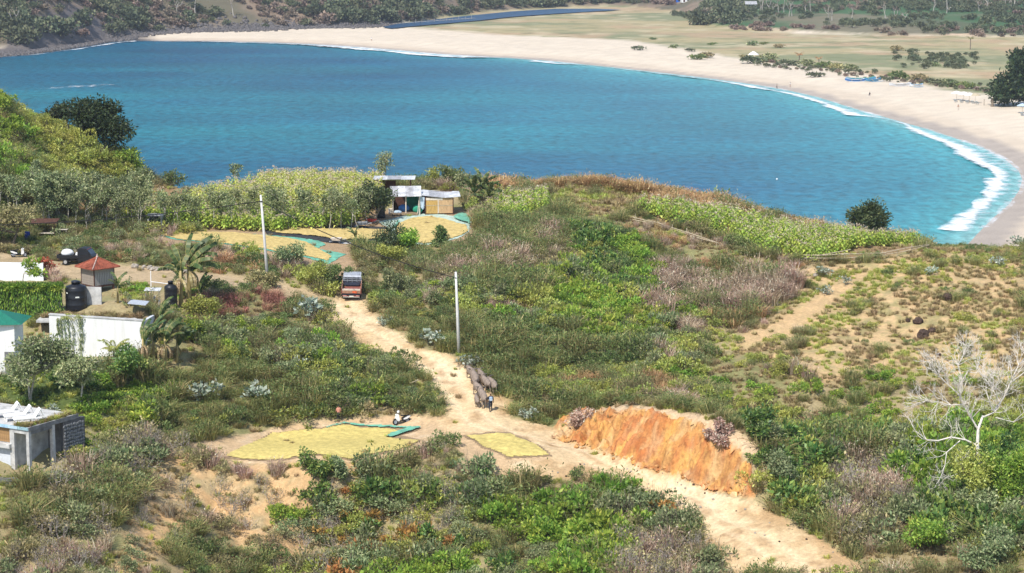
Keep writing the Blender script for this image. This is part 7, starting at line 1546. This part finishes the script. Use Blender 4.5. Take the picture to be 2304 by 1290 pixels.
scatter('dune_scrub', np.array([tuple(p) for p in sp_]), pidfor(['far' if i % 3 else 'farbrown' for i in range(len(sp_))]), RNG.random(len(sp_))*6, RNG.uniform(.25, .6, len(sp_)), 'low scrub along the top of the beach')
# palm and pandanus
def far_palm(loc, label, h, L, n, name='palm', key='olive'):
    t = thing(name, label, 'palm', loc); m = MB(); m.tube([(0, 0, -.4), (.1, 0, h*.5), (0, 0, h)], [.28, .2, .16], 7); m.build('trunk', BARK, t)
    fr_ = [frond_mesh(70+i, L, key) for i in range(2)]
    for k in range(n): o = link('frond', fr_[k % 2], t); o.location = (0, 0, h); o.rotation_euler = (0, .3+.2*(k % 4), k*2.4); o.scale = (1, 2.2, 1)
    return t
far_palm(F(2183, 112), 'lone tall palm on the plain', 5.0, 2.6, 12); far_palm(F(1798, 138), 'left fan-headed pandanus on the dune', 2.6, 2.6, 12, 'pandanus', 'brown'); far_palm(F(1842, 146), 'right fan-headed pandanus on the dune', 2.4, 2.0, 10, 'pandanus', 'brown')
# white tent, boats, parasols, loungers, people on the beach
tp = thing('beach_tent', 'small white tent canopy on the dune', 'tent', F(1695, 132)); m = MB(); m.lathe([(2.3, 1.6), (2.2, 1.75), (1.2, 2.5), (.1, 3.1)], n=6); m.build('canopy', WHITE, tp)
for k in range(4): m = MB(); m.tube([(1.5*math.cos(k*1.57+.8), 1.5*math.sin(k*1.57+.8), -.2), (1.5*math.cos(k*1.57+.8), 1.5*math.sin(k*1.57+.8), 1.7)], .06, 5); m.build('pole', BAMBOO, tp)
BOATB = mat('boat_blue', (.10, .33, .55), .5, var=.15); BOATG = mat('boat_green', (.10, .45, .36), .5, var=.15); BOATW = mat('boat_white', (.66, .68, .70), .5, var=.1)
def boat(loc, rz, label, L, c1, c2):
    t = thing('outrigger_boat', label, 'boat', loc, rz); m = MB(); n_ = 12; P = []
    for i in range(n_+1):
        q = i/n_*2-1; w = .55*(1-abs(q)**2.4)+.03; z0 = .05+.55*abs(q)**3; z1 = .75+.5*abs(q)**3; P += [(q*L/2, -w, z1), (q*L/2, -w*.5, z0), (q*L/2, w*.5, z0), (q*L/2, w, z1)]
    F_ = [(4*i+k, 4*i+4+k, 4*i+5+k, 4*i+1+k) for i in range(n_) for k in range(3)]; m.add(P, F_); h = m.build('hull', c1, t); s = h.modifiers.new('t', 'SOLIDIFY'); s.thickness = .07
    for s in (-1, 1):
        m = MB(); m.tube([(i/6*L*.9-L*.45, s*.56*(1-abs(i/3-1)**2.4)+s*.05, .78+.5*abs(i/3-1)**3) for i in range(7)], .06, 5); m.build('gunwale', c2, t)
        m = MB(); m.tube([(-L*.36, s*2.1, .18), (0, s*2.2, .10), (L*.36, s*2.1, .22)], .09, 6); m.build('outrigger_float', c2, t)
    for x in (-L*.22, L*.2): m = MB(); m.tube([(x, -2.15, .15), (x, -.9, .9), (x, .9, .9), (x, 2.15, .15)], .06, 5); m.build('outrigger_arm', BAMBOO, t)
    m = MB(); m.box((0, 0, .62), (L*.5, .7, .08)); m.build('deck', CLOTHD, t); return t
boat(F(1937, 181), .25, 'long blue and green outrigger boat, farthest of the beached boats', 12, BOATB, BOATG); boat(F(1965, 184), .65, 'blue outrigger boat at the right end of the blue boats', 8, BOATB, BOATB); boat(F(1925, 184), .1, 'dark blue outrigger boat in front of the long one', 8, mat('boat_navy', (.04, .16, .42), .5, var=.1), BOATW); boat(F(2025, 194), .35, 'grey and white outrigger boat right of the blue boats', 9, BOATW, BOATW); boat(F(2062, 196), .2, 'small white boat under the bushes', 5, BOATW, BOATB)
def parasol(loc, label, c=WHITE, s=1.0):
    t = thing('parasol', label, 'parasol', loc, 0, None, s); m = MB(); m.tube([(0, 0, -.1), (0, 0, 2.4)], .04, 6); m.build('pole', BAMBOO, t); m = MB(); m.lathe([(1.6, 1.95), (1.55, 2.02), (.8, 2.42), (.05, 2.65)], n=10); m.build('canopy', c, t); return t
for i, (u, v, lab, c) in enumerate(((2152, 226, 'leftmost white parasol above the sunbeds', WHITE), (2168, 228, 'white parasol second from the left', WHITE), (2181, 230, 'white parasol third from the left', WHITE), (2194, 231, 'brownish thatched parasol right of the white ones', BAMBOO), (2300, 256, 'white parasol at the right edge of the beach', PALEBLUE))): parasol(F(u, v), lab, c, 1.15)
WOODB = mat('lounger_grey', (.42, .47, .50), .7, var=.1)
for i, (u, v) in enumerate(((2150, 231), (2163, 232), (2176, 233), (2189, 234), (2198, 235), (2300, 262))):
    t = thing('beach_lounger', ('beach lounger under the leftmost parasol', 'beach lounger second from the left', 'beach lounger third from the left', 'beach lounger under the thatched parasol', 'rightmost beach lounger of the row', 'beach lounger at the right picture edge')[i], 'sun lounger', F(u, v), 2.7, None, 1.2); m = MB(); m.box((0, -.3, .35), (.7, 1.3, .08)); m.build('bed', WOODB, t); m = MB(); m.box((0, .5, .6), (.7, .08, .8), (-.8, 0, 0)); m.build('backrest', WOODB, t)
    for x in (-.28, .28):
        for y in (-.8, .3): m = MB(); m.box((x, y, .16), (.08, .08, .32)); m.build('leg', WOODB, t)
m = MB(); m.tube([(0, 0, -.2), (.1, 0, 1.2), (-.1, 0, 2.2)], [.5, .3, .35], 8); o = m.build('tree_stump', BARK); o.location = F(2232, 240); o.scale = (1.1,)*3; tag(o, 'dark stump left of the large beach tree', 'stump')
m = MB(); m.tube([(0, 0, -.2), (0, 0, 2.0)], .09, 6); o = m.build('post', BARK); o.location = F(2214, 238); tag(o, 'thin dark post left of the stump', 'post'); o.name = 'beach_post'
person(F(2156, 248), .2, 'person standing on the sand below the parasols', TAN, PALEB, None, 1.0); person(F(836, 93), .2, 'person in white far along the beach on the left', WHITE, TAN, None, 1.05); person(F(1778, 197), 1.0, 'person with a white shirt at the edge of the surf', WHITE, TAN, None, 1.05); person(F(1748, 200), 1.6, 'bather beside the surf left of the person in white', SKIN, CLOTHD, None, 1.0); person(F(1957, 216), 2.5, 'dark seated person on the sand below the boats', CLOTHD, CLOTHD, None, 1.0, sit=True)
# driftwood fence by the lagoon, houses behind
for i, u in enumerate(range(893, 1062, 14)):
    m = MB(); m.tube([(0, 0, -.3), (random.uniform(-.3, .3), 0, random.uniform(1.2, 3.0))], .12, 5); m.tube([(-2.4, .2, .9), (2.4, -.2, 1.1)], .10, 5); o = m.build('driftwood_rail', BARKPALE); o.location = F(u, 57-(u-893)*.07); tag(o, 'pale driftwood stake with rail along the lagoon edge', 'driftwood fence', 'driftwood fence along the lagoon')
def far_house(u, v, label, wall, roof, w=9, d=6):
    t = thing('far_house', label, 'house', F(u, v), .1); m = MB(); m.box((0, 0, 1.2), (w, d, 3.2)); m.build('wall', wall, t); m = MB(); m.plane_prism([(-d/2-.6, 2.75), (0, 4.6), (d/2+.6, 2.75)], 'x', -w/2-.5, w/2+.5); m.build('roof', roof, t); m = MB(); m.box((-w*.2, -d/2-.02, 1.1), (1.2, .1, 2.2)); m.build('door', WOODD, t); m = MB(); m.box((w*.2, -d/2-.02, 1.5), (1.4, .1, 1.1)); m.build('window', GLASS, t)
far_house(1522, 6, 'small bright blue house beyond the lagoon', BLUE, SACKB, 7, 5); far_house(1542, 5, 'small white house beside the blue one beyond the lagoon', WALLW, ZINC, 6, 5); far_house(1682, 20, 'low grey tin shed behind the stream trees', CONC, ZINC, 10, 5)
m = MB(); m.ell((0, 0, .05), (.22, .22, .22), 10, 7); o = m.build('buoy', WHITE, None, True); x, y = on_plane(1748, 404); o.location = (float(x), float(y), 0); tag(o, 'tiny white buoy on the water above the right field', 'buoy')
# ------------------------------------------------------------------ air
m, t = nt('haze_air'); out = N(t, 'ShaderNodeOutputMaterial'); pv_ = N(t, 'ShaderNodeVolumePrincipled'); pv_.inputs['Density'].default_value = .000095; pv_.inputs['Color'].default_value = (.80, .87, 1.0, 1); pv_.inputs['Anisotropy'].default_value = .2
t.links.new(pv_.outputs[0], out.inputs['Volume'])
b = MB(); b.box((0, 1550, 95), (1500, 3400, 210)); hz = b.build('haze', m); tag(hz, 'thin pale sea haze over the whole bay', None, kind='stuff')
